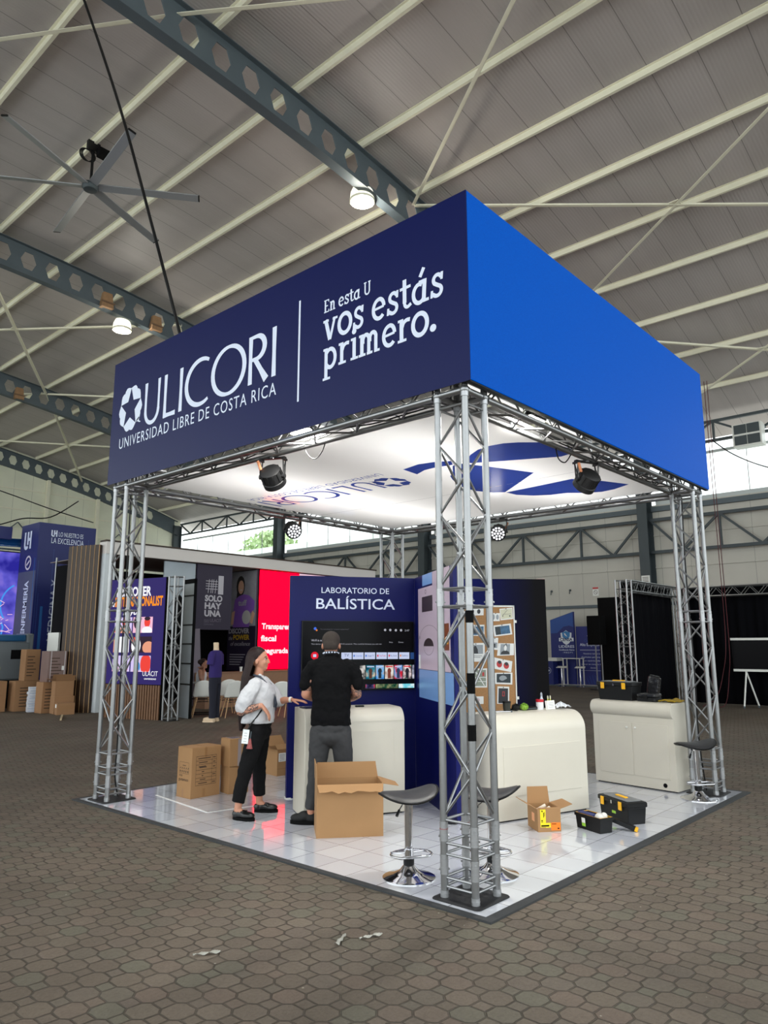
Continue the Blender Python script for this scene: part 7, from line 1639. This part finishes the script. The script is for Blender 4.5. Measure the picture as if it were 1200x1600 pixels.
# neck and head
limb(mb, [(0.02, 0, 1.235), (0.028, 0, 1.30), (0.036, 0, 1.37)], [0.060, 0.047, 0.046])
mb.ell((0.022, 0, 1.475), (0.088, 0.070, 0.092), 20, 14); mb.ell((0.055, 0, 1.425), (0.064, 0.057, 0.080), 18, 12); mb.ell((0.080, 0, 1.372), (0.034, 0.032, 0.026), 14, 10)
limb(mb, [(0.110, 0, 1.462), (0.124, 0, 1.436), (0.131, 0, 1.425)], [0.011, 0.012, 0.010], 8); mb.ell((0.118, 0.012, 1.422), (0.010, 0.008, 0.007), 8, 6); mb.ell((0.118, -0.012, 1.422), (0.010, 0.008, 0.007), 8, 6)
mb.ell((0.098, 0, 1.475), (0.020, 0.045, 0.012), 12, 8); mb.ell((0.084, 0.032, 1.425), (0.026, 0.022, 0.026), 12, 8); mb.ell((0.084, -0.032, 1.425), (0.026, 0.022, 0.026), 12, 8); mb.ell((0.110, 0, 1.398), (0.012, 0.022, 0.007), 10, 6); mb.ell((0.107, 0, 1.387), (0.012, 0.019, 0.008), 10, 6)
for s_ in (-1, 1): mb.ell((0.018, s_*0.072, 1.435), (0.018, 0.010, 0.030), 10, 8)
# right arm: bent, hand hanging in front of the belly
limb(mb, [(0.02, -0.160, 1.215), (-0.05, -0.215, 1.10), (-0.090, -0.232, 0.975)], [0.048, 0.043, 0.038]); limb(mb, [(-0.090, -0.232, 0.975), (0.0, -0.232, 1.00), (0.095, -0.205, 1.03)], [0.039, 0.037, 0.025])
hand(mb, (0.107, -0.202, 1.026), (0.62, 0.05, -0.78), (-0.78, 0.1, -0.60), 0.34, 1, 0.165)
# left arm reaching to the counter
limb(mb, [(0.07, 0.165, 1.225), (0.14, 0.205, 1.12), (0.20, 0.195, 1.03)], [0.050, 0.043, 0.037]); limb(mb, [(0.20, 0.195, 1.03), (0.27, 0.15, 1.055), (0.345, 0.105, 1.062)], [0.037, 0.033, 0.022])
hand(mb, (0.353, 0.10, 1.062), (0.96, -0.22, -0.10), (-0.1, 0.0, -1.0), 0.16, -1, 0.165)
blend(mb, 'body', [SKW, TAW], w, 0.006, 4, zone=lambda c: 1 if (c.y < -0.17 and 0.93 < c.z < 1.08 and -0.12 < c.x < 0.075) else 0)
# face details
mb = MB(); mb.ell((0.109, -0.0, 1.3985), (0.0145, 0.021, 0.0055), 12, 8); mb.ell((0.106, 0, 1.388), (0.0145, 0.018, 0.006), 12, 8); mb.build('lips', mat('lip_red', (158, 62, 66), 0.45), w, smooth=60)
for s_ in (-1, 1):
    mb = MB(); mb.ell((0.0965, s_*0.033, 1.458), (0.010, 0.013, 0.0075), 12, 8); e_ = mb.build('eye', mat('eye_white', (226, 222, 218), 0.3), w, smooth=60)
    mb = MB(); mb.ell((0.1035, s_*0.034, 1.458), (0.0045, 0.006, 0.006), 10, 6); mb.build('iris', BLACK, e_)
    mb = MB(); mb.tube([(0.108, s_*0.016, 1.478), (0.105, s_*0.034, 1.483), (0.090, s_*0.052, 1.478)], [0.003, 0.0038, 0.002], 6); mb.build('eyebrow', HAIR, w)
    mb = MB(); mb.tube([(0.107, s_*0.020, 1.463), (0.1065, s_*0.034, 1.4665), (0.096, s_*0.049, 1.462)], [0.0022, 0.003, 0.0018], 6); mb.build('eyelash', BLACK, w)
# hair: cap plus a long fall down the back
mb = MB(); mb.ell((0.005, 0, 1.485), (0.102, 0.082, 0.098), 20, 14); mb.ell((-0.030, 0, 1.42), (0.080, 0.088, 0.145), 18, 12)
limb(mb, [(-0.03, -0.03, 1.42), (-0.065, -0.05, 1.28), (-0.085, -0.06, 1.12), (-0.105, -0.06, 0.95), (-0.115, -0.055, 0.80)], [0.066, 0.066, 0.058, 0.046, 0.022]); limb(mb, [(-0.03, 0.03, 1.42), (-0.065, 0.05, 1.28), (-0.085, 0.055, 1.12), (-0.105, 0.05, 0.95), (-0.112, 0.04, 0.82)], [0.066, 0.066, 0.058, 0.046, 0.022]); limb(mb, [(-0.03, 0, 1.42), (-0.07, 0, 1.25), (-0.09, 0, 1.05), (-0.112, 0, 0.83)], [0.06, 0.055, 0.048, 0.024])
blend(mb, 'hair', [HAIR], w, 0.007, 5, cut=lambda c: c.z > 1.30 and c.x > 0.100-0.85*max(0, 1.552-c.z) and c.z < 1.552 and c.x > -0.004-0.30*max(0, 1.42-c.z))
# shirt
mb = MB(); loft(mb, [(0.058, 0, 0.845, 0.122, 0.168), (0.052, 0, 0.90, 0.142, 0.185), (0.055, 0, 1.03, 0.140, 0.180), (0.07, 0, 1.13, 0.135, 0.182), (0.055, 0, 1.20, 0.115, 0.185), (0.04, 0, 1.25, 0.085, 0.15), (0.03, 0, 1.285, 0.062, 0.07)], 26)
limb(mb, [(0.03, -0.150, 1.215), (-0.025, -0.195, 1.14), (-0.070, -0.222, 1.06), (-0.085, -0.230, 1.01)], [0.070, 0.076, 0.074, 0.060])
limb(mb, [(0.07, 0.150, 1.215), (0.13, 0.195, 1.13), (0.19, 0.202, 1.05), (0.215, 0.188, 1.038)], [0.070, 0.074, 0.070, 0.054])
mb.ell((-0.05, -0.06, 0.88), (0.07, 0.11, 0.06), 14, 10)
limb(mb, [(0.05, -0.055, 1.30), (0.085, -0.03, 1.27), (0.105, 0.0, 1.235), (0.085, 0.03, 1.27), (0.05, 0.055, 1.30)], [0.016, 0.018, 0.018, 0.018, 0.016], 8)
shw = blend(mb, 'shirt', [CLW], w, 0.007, 4, disp=0.024, dsize=0.08, cut=lambda c: c.z < 0.855)
limbm = MB()
for k, z in enumerate((1.20, 1.13, 1.06, 0.99)): limbm.ell((0.196+0.004*k, -0.012, z), (0.004, 0.006, 0.006), 8, 6)
# trousers
mb = MB(); mb.ell((0.060, 0, 0.86), (0.112, 0.155, 0.11), 20, 12); mb.ell((0.06, 0, 0.775), (0.108, 0.155, 0.09), 20, 12)
for s_, hip, kn, an in ((-1, (0.055, -0.088, 0.80), (-0.042, -0.125, 0.45), (-0.105, -0.155, 0.15)), (1, (0.055, 0.088, 0.80), (0.032, 0.125, 0.46), (0.043, 0.155, 0.155))):
    mb.tube([hip, tuple((Vector(hip)+Vector(kn))/2), kn, tuple((Vector(kn)+Vector(an))/2), an], [0.094, 0.084, 0.069, 0.062, 0.058], 18); mb.ell(hip, 0.093, 14, 10)
blend(mb, 'trousers', [BLT], w, 0.008, 4, disp=0.022, dsize=0.09, cut=lambda c: c.z > 0.925)
# loafers
for s_, a, ang in ((-1, (-0.105, -0.155), -0.38), (1, (0.045, 0.155), -0.05)):
    M_ = Matrix.Translation((a[0], a[1], 0)) @ Matrix.Rotation(ang, 4, 'Z'); mb = MB(M_)
    mb.ell((0.10, 0, 0.045), (0.085, 0.046, 0.034), 16, 10); mb.ell((0.01, 0, 0.05), (0.065, 0.040, 0.042), 16, 10); mb.ell((0.055, 0, 0.052), (0.07, 0.042, 0.04), 14, 10)
    sh = blend(mb, 'loafer', [SHOE], w, 0.006, 4, cut=lambda c, Mi=M_.inverted(): (Mi @ c).z > 0.075 and (Mi @ c).x < 0.06)
    mb = MB(M_); pts = [(0.07+0.118*cos(2*pi*i/24)*(1.0), 0.048*sin(2*pi*i/24)*(1 if cos(2*pi*i/24) > 0 else 0.86)) for i in range(24)]; mb.prism(pts, -0.003, 0.026); mb.build('sole', BLACKM, sh)
    mb = MB(M_); mb.box(0.055, 0.085, -0.040, 0.040, 0.074, 0.083); mb.build('strap', SHOE, sh, bevel=0.003)
# lanyard, wrist watch, badge and tassel
mb = MB(); mb.tube([(-0.01, -0.06, 1.305), (0.06, -0.090, 1.29), (0.135, -0.085, 1.215), (0.190, -0.055, 1.12), (0.205, -0.04, 1.05), (0.200, -0.045, 1.00)], 0.011, 8); mb.tube([(-0.01, 0.06, 1.305), (0.06, 0.085, 1.29), (0.14, 0.07, 1.21), (0.196, 0.0, 1.10), (0.207, -0.03, 1.05)], 0.010, 8); mb.build('lanyard', mat('slate_lanyard', (52, 58, 70), 0.6), w, smooth=60)
mb = MB(); mb.tube([(0.207, -0.04, 1.08), (0.222, -0.045, 1.03), (0.214, -0.05, 0.985), (0.205, -0.052, 1.03)], 0.007, 6); mb.tube([(0.207, -0.04, 1.08), (0.215, -0.02, 1.02), (0.21, -0.02, 0.97)], 0.006, 6); mb.build('lanyard_ribbon', mat('slate_lanyard', (52, 58, 70), 0.6), w, smooth=60)
mb = MB(); mb.tube([(0.10, -0.186, 0.99), (0.06, -0.183, 0.93), (0.01, -0.178, 0.87), (-0.03, -0.182, 0.80)], 0.008, 6); mb.build('badge_strap', BLACK, w, smooth=60)
mb = MB(Matrix.Translation((-0.045, -0.192, 0.745)) @ Matrix.Rotation(radians(6), 4, 'Y')); mb.rbox(-0.031, 0.031, -0.004, 0.004, -0.065, 0.065, 0.003); bc = mb.build('badge_card', mat('white_badge', (232, 238, 236), 0.35), w)
mb = MB(Matrix.Translation((-0.045, -0.1965, 0.745)) @ Matrix.Rotation(radians(6), 4, 'Y'))
for k in range(4): mb.box(-0.015, 0.014, -0.0006, 0.0, 0.03-0.025*k, 0.034-0.025*k)
mb.build('badge_print', mat('grey_print_lines', (150, 152, 156), 0.6), bc)
mb = MB(); mb.cyl((0.005, -0.176, 0.79), (-0.002, -0.180, 0.72), 0.005, n=6); mb.build('tassel_cord', STEEL, w); mb = MB(); mb.cyl((-0.002, -0.182, 0.725), (-0.006, -0.186, 0.635), 0.008, 0.030, 10); mb.build('key_tassel', mat('dusty_red_tassel', (146, 76, 74), 0.8, var=0.5, vs=60), w)
mb = MB(); d_ = Vector((0.96, -0.3, 0.02)).normalized(); c_ = Vector((0.335, 0.11, 1.062)); mb.cyl(tuple(c_-d_*0.011), tuple(c_+d_*0.011), 0.0275, n=18); mb.build('wrist_watch', WHITE, w, smooth=40)
# ---- man, back to the camera, facing local +y
m_ = thing('person', 'man in a black polo shirt and grey trousers seen from behind at the white counter', 'person', (0.760, 2.130, ZF), YAWR)
SKM = skin('man_skin', (184, 128, 102)); TAM = tattoo('man_tattooed_skin', (166, 116, 94)); HRM = mat('cropped_brown_hair', (48, 39, 33), 0.8, var=0.3, vs=60, bump=0.6, bs=160); POLO = mat('black_polo_cloth', (8, 8, 10), 0.9, spec=0.15, bump=0.2, bs=22); GRT = mat('charcoal_trousers', (48, 48, 50), 0.85, var=0.08, bump=0.2, bs=26)
X0 = 0.035; mb = MB()
for c, r in (((X0, -0.03, 0.86), (0.165, 0.115, 0.12)), ((X0, -0.02, 1.05), (0.155, 0.105, 0.14)), ((X0, -0.01, 1.24), (0.175, 0.115, 0.14)), ((X0, 0.0, 1.375), (0.165, 0.085, 0.06))): mb.ell(c, r, 18, 12)
for hip, kn, an in (((X0-0.09, -0.03, 0.83), (-0.09, -0.02, 0.47), (-0.135, -0.03, 0.085)), ((X0+0.09, -0.03, 0.83), (0.165, 0.0, 0.47), (0.175, -0.04, 0.085))):
    limb(mb, [hip, tuple((Vector(hip)+Vector(kn))/2), kn, tuple(Vector(kn).lerp(Vector(an), 0.35)), an], [0.09, 0.08, 0.058, 0.056, 0.038])
limb(mb, [(-0.135, -0.03, 0.085), (-0.19, -0.01, 0.045), (-0.25, 0.0, 0.035)], [0.036, 0.036, 0.028]); limb(mb, [(0.175, -0.04, 0.085), (0.185, 0.03, 0.045), (0.19, 0.10, 0.035)], [0.036, 0.036, 0.028])
limb(mb, [(X0-0.005, 0.015, 1.42), (X0-0.01, 0.03, 1.50), (X0-0.012, 0.045, 1.56)], [0.075, 0.061, 0.060]); hx = X0-0.012
mb.ell((hx, 0.055, 1.62), (0.080, 0.097, 0.094), 20, 14); mb.ell((hx, 0.09, 1.565), (0.062, 0.070, 0.075), 18, 12); mb.ell((hx, 0.125, 1.52), (0.036, 0.036, 0.028), 14, 10); limb(mb, [(hx, 0.152, 1.60), (hx, 0.172, 1.575), (hx, 0.176, 1.565)], [0.011, 0.014, 0.012], 8); mb.ell((hx, 0.142, 1.615), (0.048, 0.018, 0.012), 12, 8); mb.ell((hx, 0.155, 1.535), (0.024, 0.012, 0.012), 10, 8)
for s_ in (-1, 1): mb.ell((hx+s_*0.082, 0.055, 1.58), (0.011, 0.020, 0.032), 10, 8)
for s_, sh, el, wr in ((-1, (X0-0.165, 0.0, 1.375), (X0-0.240, -0.01, 1.14), (X0-0.085, 0.185, 1.065)), (1, (X0+0.165, 0.0, 1.375), (X0+0.243, -0.01, 1.14), (X0+0.10, 0.20, 1.065))):
    limb(mb, [sh, tuple(Vector(sh).lerp(Vector(el), 0.5)), el], [0.050, 0.051, 0.044]); limb(mb, [el, tuple(Vector(el).lerp(Vector(wr), 0.4)+Vector((s_*0.008, 0, 0))), wr], [0.044, 0.042, 0.027])
    d = Vector(wr)-Vector(el); hand(mb, tuple(Vector(wr)+d.normalized()*0.012), (d.x*0.5, d.y, d.z*0.6-0.02), (0, 0, -1), 0.22, -s_, 0.185)
blend(mb, 'body', [SKM, TAM], m_, 0.007, 4, zone=lambda c: 1 if (abs(c.x-X0) > 0.185 and (1.17 < c.z < 1.36 if c.x < X0 else 1.09 < c.z < 1.36)) else 0)
mb = MB(); mb.ell((hx, 0.040, 1.638), (0.087, 0.092, 0.088), 20, 14); mb.ell((hx, 0.005, 1.60), (0.075, 0.062, 0.080), 18, 12); mb.ell((hx, 0.105, 1.668), (0.062, 0.040, 0.042), 14, 10)
blend(mb, 'hair', [HRM], m_, 0.007, 4, cut=lambda c: c.z < 1.545 or (c.z < 1.60 and c.y > 0.055) or (c.z < 1.645 and c.y > 0.105))
mb = MB(); mb.ell((hx, 0.118, 1.525), (0.055, 0.058, 0.042), 16, 10); mb.ell((hx-0.052, 0.085, 1.555), (0.020, 0.028, 0.045), 12, 8); mb.ell((hx+0.052, 0.085, 1.555), (0.020, 0.028, 0.045), 12, 8); blend(mb, 'beard', [mat('dark_beard', (40, 32, 30), 0.9, bump=0.5, bs=160)], m_, 0.007, 3)
for s_ in (-1, 1):
    mb = MB(); mb.ell((hx+s_*0.032, 0.150, 1.598), (0.013, 0.008, 0.007), 10, 6); e_ = mb.build('eye', mat('eye_white', (226, 222, 218), 0.3), m_, smooth=60); mb = MB(); mb.ell((hx+s_*0.032, 0.1565, 1.597), (0.006, 0.003, 0.006), 8, 6); mb.build('iris', BLACK, e_)
    mb = MB(); mb.tube([(hx+s_*0.015, 0.160, 1.618), (hx+s_*0.034, 0.158, 1.622), (hx+s_*0.052, 0.142, 1.616)], 0.004, 6); mb.build('eyebrow', HRM, m_)
# polo shirt
mb = MB(); loft(mb, [(X0+0.004, -0.035, 0.865, 0.186, 0.130), (X0, -0.035, 0.93, 0.184, 0.130), (X0, -0.025, 1.06, 0.180, 0.126), (X0, -0.015, 1.22, 0.190, 0.130), (X0, -0.005, 1.34, 0.200, 0.122), (X0, 0.0, 1.41, 0.178, 0.105), (X0-0.003, 0.01, 1.455, 0.115, 0.09), (X0-0.006, 0.018, 1.485, 0.080, 0.082)], 28)
for s_ in (-1, 1): limb(mb, [(X0+s_*0.130, 0.004, 1.405), (X0+s_*0.175, 0.0, 1.380), (X0+s_*0.212, -0.003, 1.33), (X0+s_*0.233, -0.006, 1.26), (X0+s_*0.240, -0.008, 1.225)], [0.066, 0.070, 0.068, 0.064, 0.064])
limb(mb, [(X0-0.075, 0.02, 1.475), (X0-0.05, -0.035, 1.50), (X0, -0.052, 1.512), (X0+0.05, -0.035, 1.50), (X0+0.07, 0.02, 1.475)], [0.016, 0.020, 0.020, 0.020, 0.016], 8)
blend(mb, 'polo_shirt', [POLO], m_, 0.007, 4, disp=0.028, dsize=0.10, cut=lambda c: c.z < 0.86)
mb = MB(); pts = [(X0-0.009+0.071*cos(a), 0.02+0.078*sin(a), 1.512+0.014*sin(a)*-1) for a in [pi+0.1+(pi-0.2)*i/16 for i in range(17)]]
vs = []
for x, y, z in pts: vs += [(x, y, z-0.013), (x, y, z+0.013)]
mb.add(vs, [(2*i, 2*i+2, 2*i+3, 2*i+1) for i in range(16)]); ln = mb.build('lanyard_band', mat('navy_lanyard', (34, 40, 54), 0.6), m_, solid=0.004)
mb = MB()
for i in range(1, 16, 2): x, y, z = pts[i]; c = Vector((X0-0.009, 0.02, z)); q = c+(Vector((x, y, z))-c)*1.05; mb.ell(tuple(q), (0.007, 0.007, 0.008), 8, 6)
mb.build('lanyard_emblem', LETTER, ln)
mb = MB(); mb.tube([(X0-0.065, 0.075, 1.47), (X0-0.03, 0.125, 1.36), (X0, 0.135, 1.20), (X0, 0.13, 1.12)], 0.008, 6); mb.tube([(X0+0.055, 0.075, 1.47), (X0+0.03, 0.125, 1.36), (X0+0.005, 0.135, 1.20)], 0.008, 6); mb.build('lanyard_cord', mat('navy_lanyard', (34, 40, 54), 0.6), m_, smooth=60)
# trousers and sneakers
mb = MB(); mb.ell((X0, -0.035, 0.84), (0.178, 0.128, 0.10), 20, 12); mb.ell((X0, -0.035, 0.775), (0.178, 0.128, 0.10), 20, 12)
for hip, kn, an in (((X0-0.09, -0.035, 0.80), (-0.09, -0.02, 0.47), (-0.135, -0.03, 0.13)), ((X0+0.09, -0.035, 0.80), (0.165, 0.0, 0.47), (0.175, -0.04, 0.13))):
    mb.tube([hip, tuple((Vector(hip)+Vector(kn))/2), kn, tuple((Vector(kn)+Vector(an))/2), an], [0.105, 0.096, 0.076, 0.066, 0.056], 18); mb.ell(hip, 0.104, 14, 10)
blend(mb, 'trousers', [GRT], m_, 0.008, 4, disp=0.016, dsize=0.08, cut=lambda c: c.z > 0.90)
for a, ang in (((-0.135, -0.03), 2.95), ((0.175, -0.04), 1.5)):
    M_ = Matrix.Translation((a[0], a[1], 0)) @ Matrix.Rotation(ang, 4, 'Z'); mb = MB(M_)
    mb.ell((0.11, 0, 0.05), (0.085, 0.046, 0.040), 16, 10); mb.ell((0.0, 0, 0.06), (0.066, 0.044, 0.055), 16, 10); mb.ell((0.055, 0, 0.068), (0.07, 0.044, 0.046), 14, 10)
    sh = blend(mb, 'sneaker', [mat('black_sneaker_mesh', (12, 12, 13), 0.75)], m_, 0.006, 4); mb = MB(M_); mb.prism([(0.065+0.132*cos(2*pi*i/24), 0.052*sin(2*pi*i/24)) for i in range(24)], -0.003, 0.030); mb.build('sole', BLACKM, sh)
    mb = MB(M_)
    for k in range(4): mb.tube([(0.045+0.018*k, -0.030, 0.098-0.009*k), (0.045+0.018*k, 0, 0.113-0.010*k), (0.045+0.018*k, 0.030, 0.098-0.009*k)], 0.0035, 6)
    mb.build('laces', BLACK, sh)
# ---- seated woman far behind at the folding table
p = thing('person', 'seated person in white sleeveless top, hand raised to head, behind the mannequin', 'person', (6.70, 12.85, 0.0), YAWR)
mb = MB()   # faces +x, towards the table's right
for c, r in (((0, 0, 0.55), (0.13, 0.17, 0.11)), ((0.01, 0, 0.72), (0.10, 0.14, 0.14)), ((0.02, 0, 0.90), (0.11, 0.165, 0.13)), ((0.03, 0, 1.06), (0.12, 0.08, 0.03))): mb.ell(c, r, 14, 10)
limb(mb, [(0.03, 0, 0.98), (0.05, 0, 1.07)], [0.05, 0.045]); mb.ell((0.07, 0, 1.16), (0.088, 0.072, 0.105), 16, 12); mb.ell((0.10, 0, 1.11), (0.055, 0.05, 0.055), 12, 8); mb.ell((0.155, 0, 1.145), (0.016, 0.012, 0.018), 8, 6)
limb(mb, [(0.02, -0.17, 0.97), (0.06, -0.23, 0.80), (0.10, -0.22, 0.72)], [0.055, 0.045, 0.04]); limb(mb, [(0.10, -0.22, 0.72), (0.11, -0.18, 0.90), (0.10, -0.12, 1.06)], [0.04, 0.036, 0.025]); hand(mb, (0.10, -0.115, 1.07), (-0.05, 0.3, 0.95), (0.0, 1, -0.3), 0.25, 1, 0.16)
limb(mb, [(0.02, 0.17, 0.97), (0.10, 0.22, 0.82), (0.25, 0.18, 0.79)], [0.05, 0.043, 0.03]); hand(mb, (0.26, 0.175, 0.79), (1, -0.2, 0), (0, 0, -1), 0.15, 1, 0.16)
for s_ in (-1, 1):
    limb(mb, [(0, s_*0.09, 0.53), (0.40, s_*0.10, 0.50)], [0.085, 0.06]); limb(mb, [(0.40, s_*0.10, 0.50), (0.40, s_*0.10, 0.07)], [0.058, 0.036]); limb(mb, [(0.40, s_*0.10, 0.05), (0.52, s_*0.10, 0.035)], [0.036, 0.028])
blend(mb, 'body', [skin('brown_skin', (150, 104, 82))], p, 0.010, 3)
mb = MB(); mb.ell((0.045, 0, 1.185), (0.098, 0.082, 0.105), 16, 12); mb.ell((-0.035, 0, 1.20), (0.06, 0.06, 0.06), 12, 10); blend(mb, 'hair', [HAIR], p, 0.010, 3, cut=lambda c: c.x > 0.10 and c.z < 1.23)
mb = MB(); loft(mb, [(0, 0, 0.50, 0.145, 0.18), (0.01, 0, 0.70, 0.118, 0.155), (0.02, 0, 0.88, 0.13, 0.175), (0.02, 0, 0.96, 0.11, 0.14)], 20); blend(mb, 'top', [CLW], p, 0.012, 2)
mb = MB()
for s_ in (-1, 1): limb(mb, [(0, s_*0.09, 0.53), (0.40, s_*0.10, 0.50)], [0.095, 0.07]); limb(mb, [(0.40, s_*0.10, 0.50), (0.40, s_*0.10, 0.12)], [0.068, 0.055])
blend(mb, 'trousers', [mat('dim_red_trousers', (90, 44, 48), 0.8)], p, 0.012, 2)
# ------------------------------------------------------------------ things hanging from the roof
FANG = mat('grey_fan_blade', (150, 152, 154), 0.4, 0.3)
t = thing('ceiling_fan', 'large six blade grey ceiling fan hanging from a roof purlin', 'ceiling fan', (3.35, 13.70, 13.05))
MB().lathe([(0.05, -0.10), (0.16, -0.09), (0.20, -0.03), (0.20, 0.06), (0.14, 0.10), (0.05, 0.12)], 28).build('motor_hub', STEEL_D, t, smooth=40)
MB().cyl((0, 0, 0.1), (0, 0, 1.02), 0.035, n=12).build('drop_rod', BLACK, t)
MB().box(-0.16, 0.16, -0.05, 0.05, 1.0, 1.26).build('mounting_bracket', BLACK, t)
MB().rbox(0.06, 0.36, -0.22, -0.04, 0.86, 1.10, 0.02).build('control_box', BLACKM, t)
for k in range(6):
    a = radians(22.5+60*k); M_ = Matrix.Rotation(a, 4, 'Z') @ Matrix.Rotation(radians(-16), 4, 'X')
    b_ = MB().rbox(0.20, 2.66, -0.11, 0.11, -0.012, 0.016, 0.012, M_).build('blade', FANG, t, smooth=30)
    MB().box(2.66, 2.69, -0.095, 0.095, -0.016, 0.02, M_).build('tip_cap', BLACK, b_)
for k in range(5):
    pts = [(-0.18+0.03*k+0.17*cos(2*pi*i/20), 0.02*k, 0.82+0.02*k+0.17*sin(2*pi*i/20)) for i in range(20)]
    MB().tube(pts, 0.010, 6, closed=True).build('cable_coil', BLACK, t)
def lamp(label, x, y, z):
    t = thing('high_bay_lamp', label, 'lamp', (x, y, z), 0, 'high bay lamps')
    GL = MATS.get('prismatic_shade')
    if GL is None:
        GL = emis('prismatic_shade', (255, 252, 225), 1.6)
    MB().lathe([(0.30, 0.0), (0.315, 0.06), (0.30, 0.22), (0.24, 0.36), (0.14, 0.44)], 28, cap=False).build('shade', GL, t, smooth=60)
    MB().lathe([(0.315, -0.02), (0.325, 0.0), (0.325, 0.03), (0.31, 0.04)], 28, cap=False).build('rim', mat('lamp_rim', (226, 222, 200), 0.4), t, smooth=60)
    MB().ell((0, 0, 0.20), (0.09, 0.09, 0.14), 14, 10).build('bulb', emis('lamp_bulb', (255, 250, 225), 9), t, smooth=60)
    MB().lathe([(0.14, 0.42), (0.12, 0.55), (0.07, 0.60)], 20).build('housing', STEEL, t, smooth=40); MB().cyl((0, 0, 0.6), (0, 0, zp(x)-z-0.6), 0.012, n=6).build('suspension', BLACK, t)
    l = bpy.data.lights.new('lamp_glow', 'POINT'); l.energy = 140; l.shadow_soft_size = 0.25; l.color = (1, 0.95, 0.82); lo = bpy.data.objects.new('lamp_glow', l); COL.objects.link(lo); lo.parent = t; lo.location = (0, 0, -0.08)
    return t
lamp('glowing high bay lamp under the nearest rafter above the navy banner', 8.15, 8.75, 12.83)
lamp('glowing high bay lamp under the second rafter behind the black cable', 7.75, 20.1, 12.62)
# cardboard wedged into the far rafters
def wedge(label, x, y):
    t = thing('cardboard_wad', label, 'cardboard', (x, y, zp(x)-0.95), 0, 'cardboard stuffed in rafters'); MB().box(-0.22, 0.22, -0.12, 0.12, -0.05, 0.5, taper=0.7).build('wad', mat('rafter_cardboard', (150, 116, 84), 0.85, var=0.3, vs=8), t, bevel=0.01); MB().box(-0.24, 0.24, -0.135, -0.12, 0.1, 0.16).build('strap', mat('strap_brown', (110, 84, 62), 0.7), t)
wedge('brown cardboard wad jammed in the second rafter left of the lamp', 6.95, 19.75); wedge('brown cardboard wad jammed in the second rafter right of the lamp', 8.85, 19.75); wedge('brown cardboard wad jammed in the third rafter at the left edge', 8.65, 31.2)
# long cables
cable('thick black cable bundle running from the roof down behind the navy banner', [(0.36, 8.9, 14.2), (0.52, 8.0, 12.3), (0.68, 6.9, 9.9), (0.80, 6.0, 7.7), (0.93, 5.2, 5.6), (1.0, 4.75, 4.3), (0.95, 4.6, 3.62)], 0.025)
cable('drooping black cable crossing before the far end wall', [(7.2, 40, 11.6), (10.2, 40, 10.55), (12.5, 40, 10.0), (14.5, 40, 9.55), (17, 40, 9.1)], 0.03)
cable('sagging black cable rising to the roof before the far end wall', [(9.0, 40.5, 7.6), (11.5, 40.5, 8.3), (13.0, 40.5, 8.9), (14.6, 40.5, 9.2), (16.2, 40.5, 10.4)], 0.035)
cable('thin black cable strung from the eave truss above the right window', [(XW-0.5, 5.6, 9.35), (XW-0.5, 5.0, 8.75), (XW-0.5, 4.2, 8.2), (XW-0.5, 3.2, 7.7), (XW-0.5, 2.0, 7.1)], 0.025)
REDC = mat('dark_red_rope', (84, 30, 36), 0.7)
cable('dark red rope hanging down to the floor left of the screen on its stand', [(16.4, 3.30, 8.9), (16.4, 3.30, 6.0), (16.4, 3.29, 4.0), (16.4, 3.30, 1.75), (16.38, 3.42, 0.9), (16.3, 3.62, 0.25), (16.2, 3.95, 0.02)], 0.009, REDC, 'rope')
cable('second strand of dark red rope hanging left of the screen on its stand', [(16.4, 3.22, 8.9), (16.4, 3.23, 5.0), (16.4, 3.22, 1.75), (16.36, 3.28, 0.8), (16.3, 3.40, 0.1), (16.1, 3.6, 0.02)], 0.009, REDC, 'rope')
# trees outside
def tree(label, x, y, h, r, seed):
    random.seed(seed); t = thing('tree', label, 'tree', (x, y, -0.3)); MB().tube([(0, 0, 0), (0.2, 0.1, h*0.4), (0.1, 0, h*0.75)], [0.28, 0.2, 0.08], 8).build('trunk', mat('bark', (92, 76, 60), 0.9), t)
    mb = MB()
    for i in range(2200):
        a = random.uniform(0, 2*pi); ph = random.uniform(-0.6, 1.5); rr_ = r*(0.55+0.5*random.random()); c = Vector((rr_*cos(a)*cos(ph)*0.9, rr_*sin(a)*cos(ph)*0.9, h*0.72+rr_*sin(ph)*0.8)); s_ = random.uniform(0.16, 0.34)
        n1 = Vector((random.gauss(0, 1), random.gauss(0, 1), random.gauss(0, 1))).normalized(); u_ = n1.orthogonal().normalized()*s_; v_ = n1.cross(u_)*0.6
        mb.add([tuple(c+u_), tuple(c+v_), tuple(c-u_), tuple(c-v_)], [(0, 1, 2, 3)])
    mb.build('foliage', mat('light_green_leaves', (176, 196, 146), 0.7, var=0.3, vs=3), t)
tree('light green tree outside the left window', 39.5, 50.0, 13.2, 3.6, 1); tree('light green tree outside the second window', 44, 42.0, 12.2, 3.4, 2)
# litter on the pavers
for k, (x, y, lb) in enumerate(((-1.62, 0.55, 'scrap of clear plastic on the pavers in the foreground'), (-1.02, 0.16, 'small plastic scrap on the pavers left of the platform corner'), (-0.88, 0.06, 'thin plastic strip on the pavers just off the platform corner'))):
    random.seed(20+k); t = thing('plastic_scrap', lb, 'litter', (x, y, -0.004), random.uniform(0, 3)); mb = MB(); mb.grid(lambda u, v: (-0.07+0.14*u, -0.015+0.03*v*(1-0.6*u), 0.004+0.012*sin(7*u+2*v)**2), 12, 3); mb.build('scrap', mat('clear_scrap', (168, 166, 156), 0.3, spec=0.8), t, smooth=80, solid=0.001)
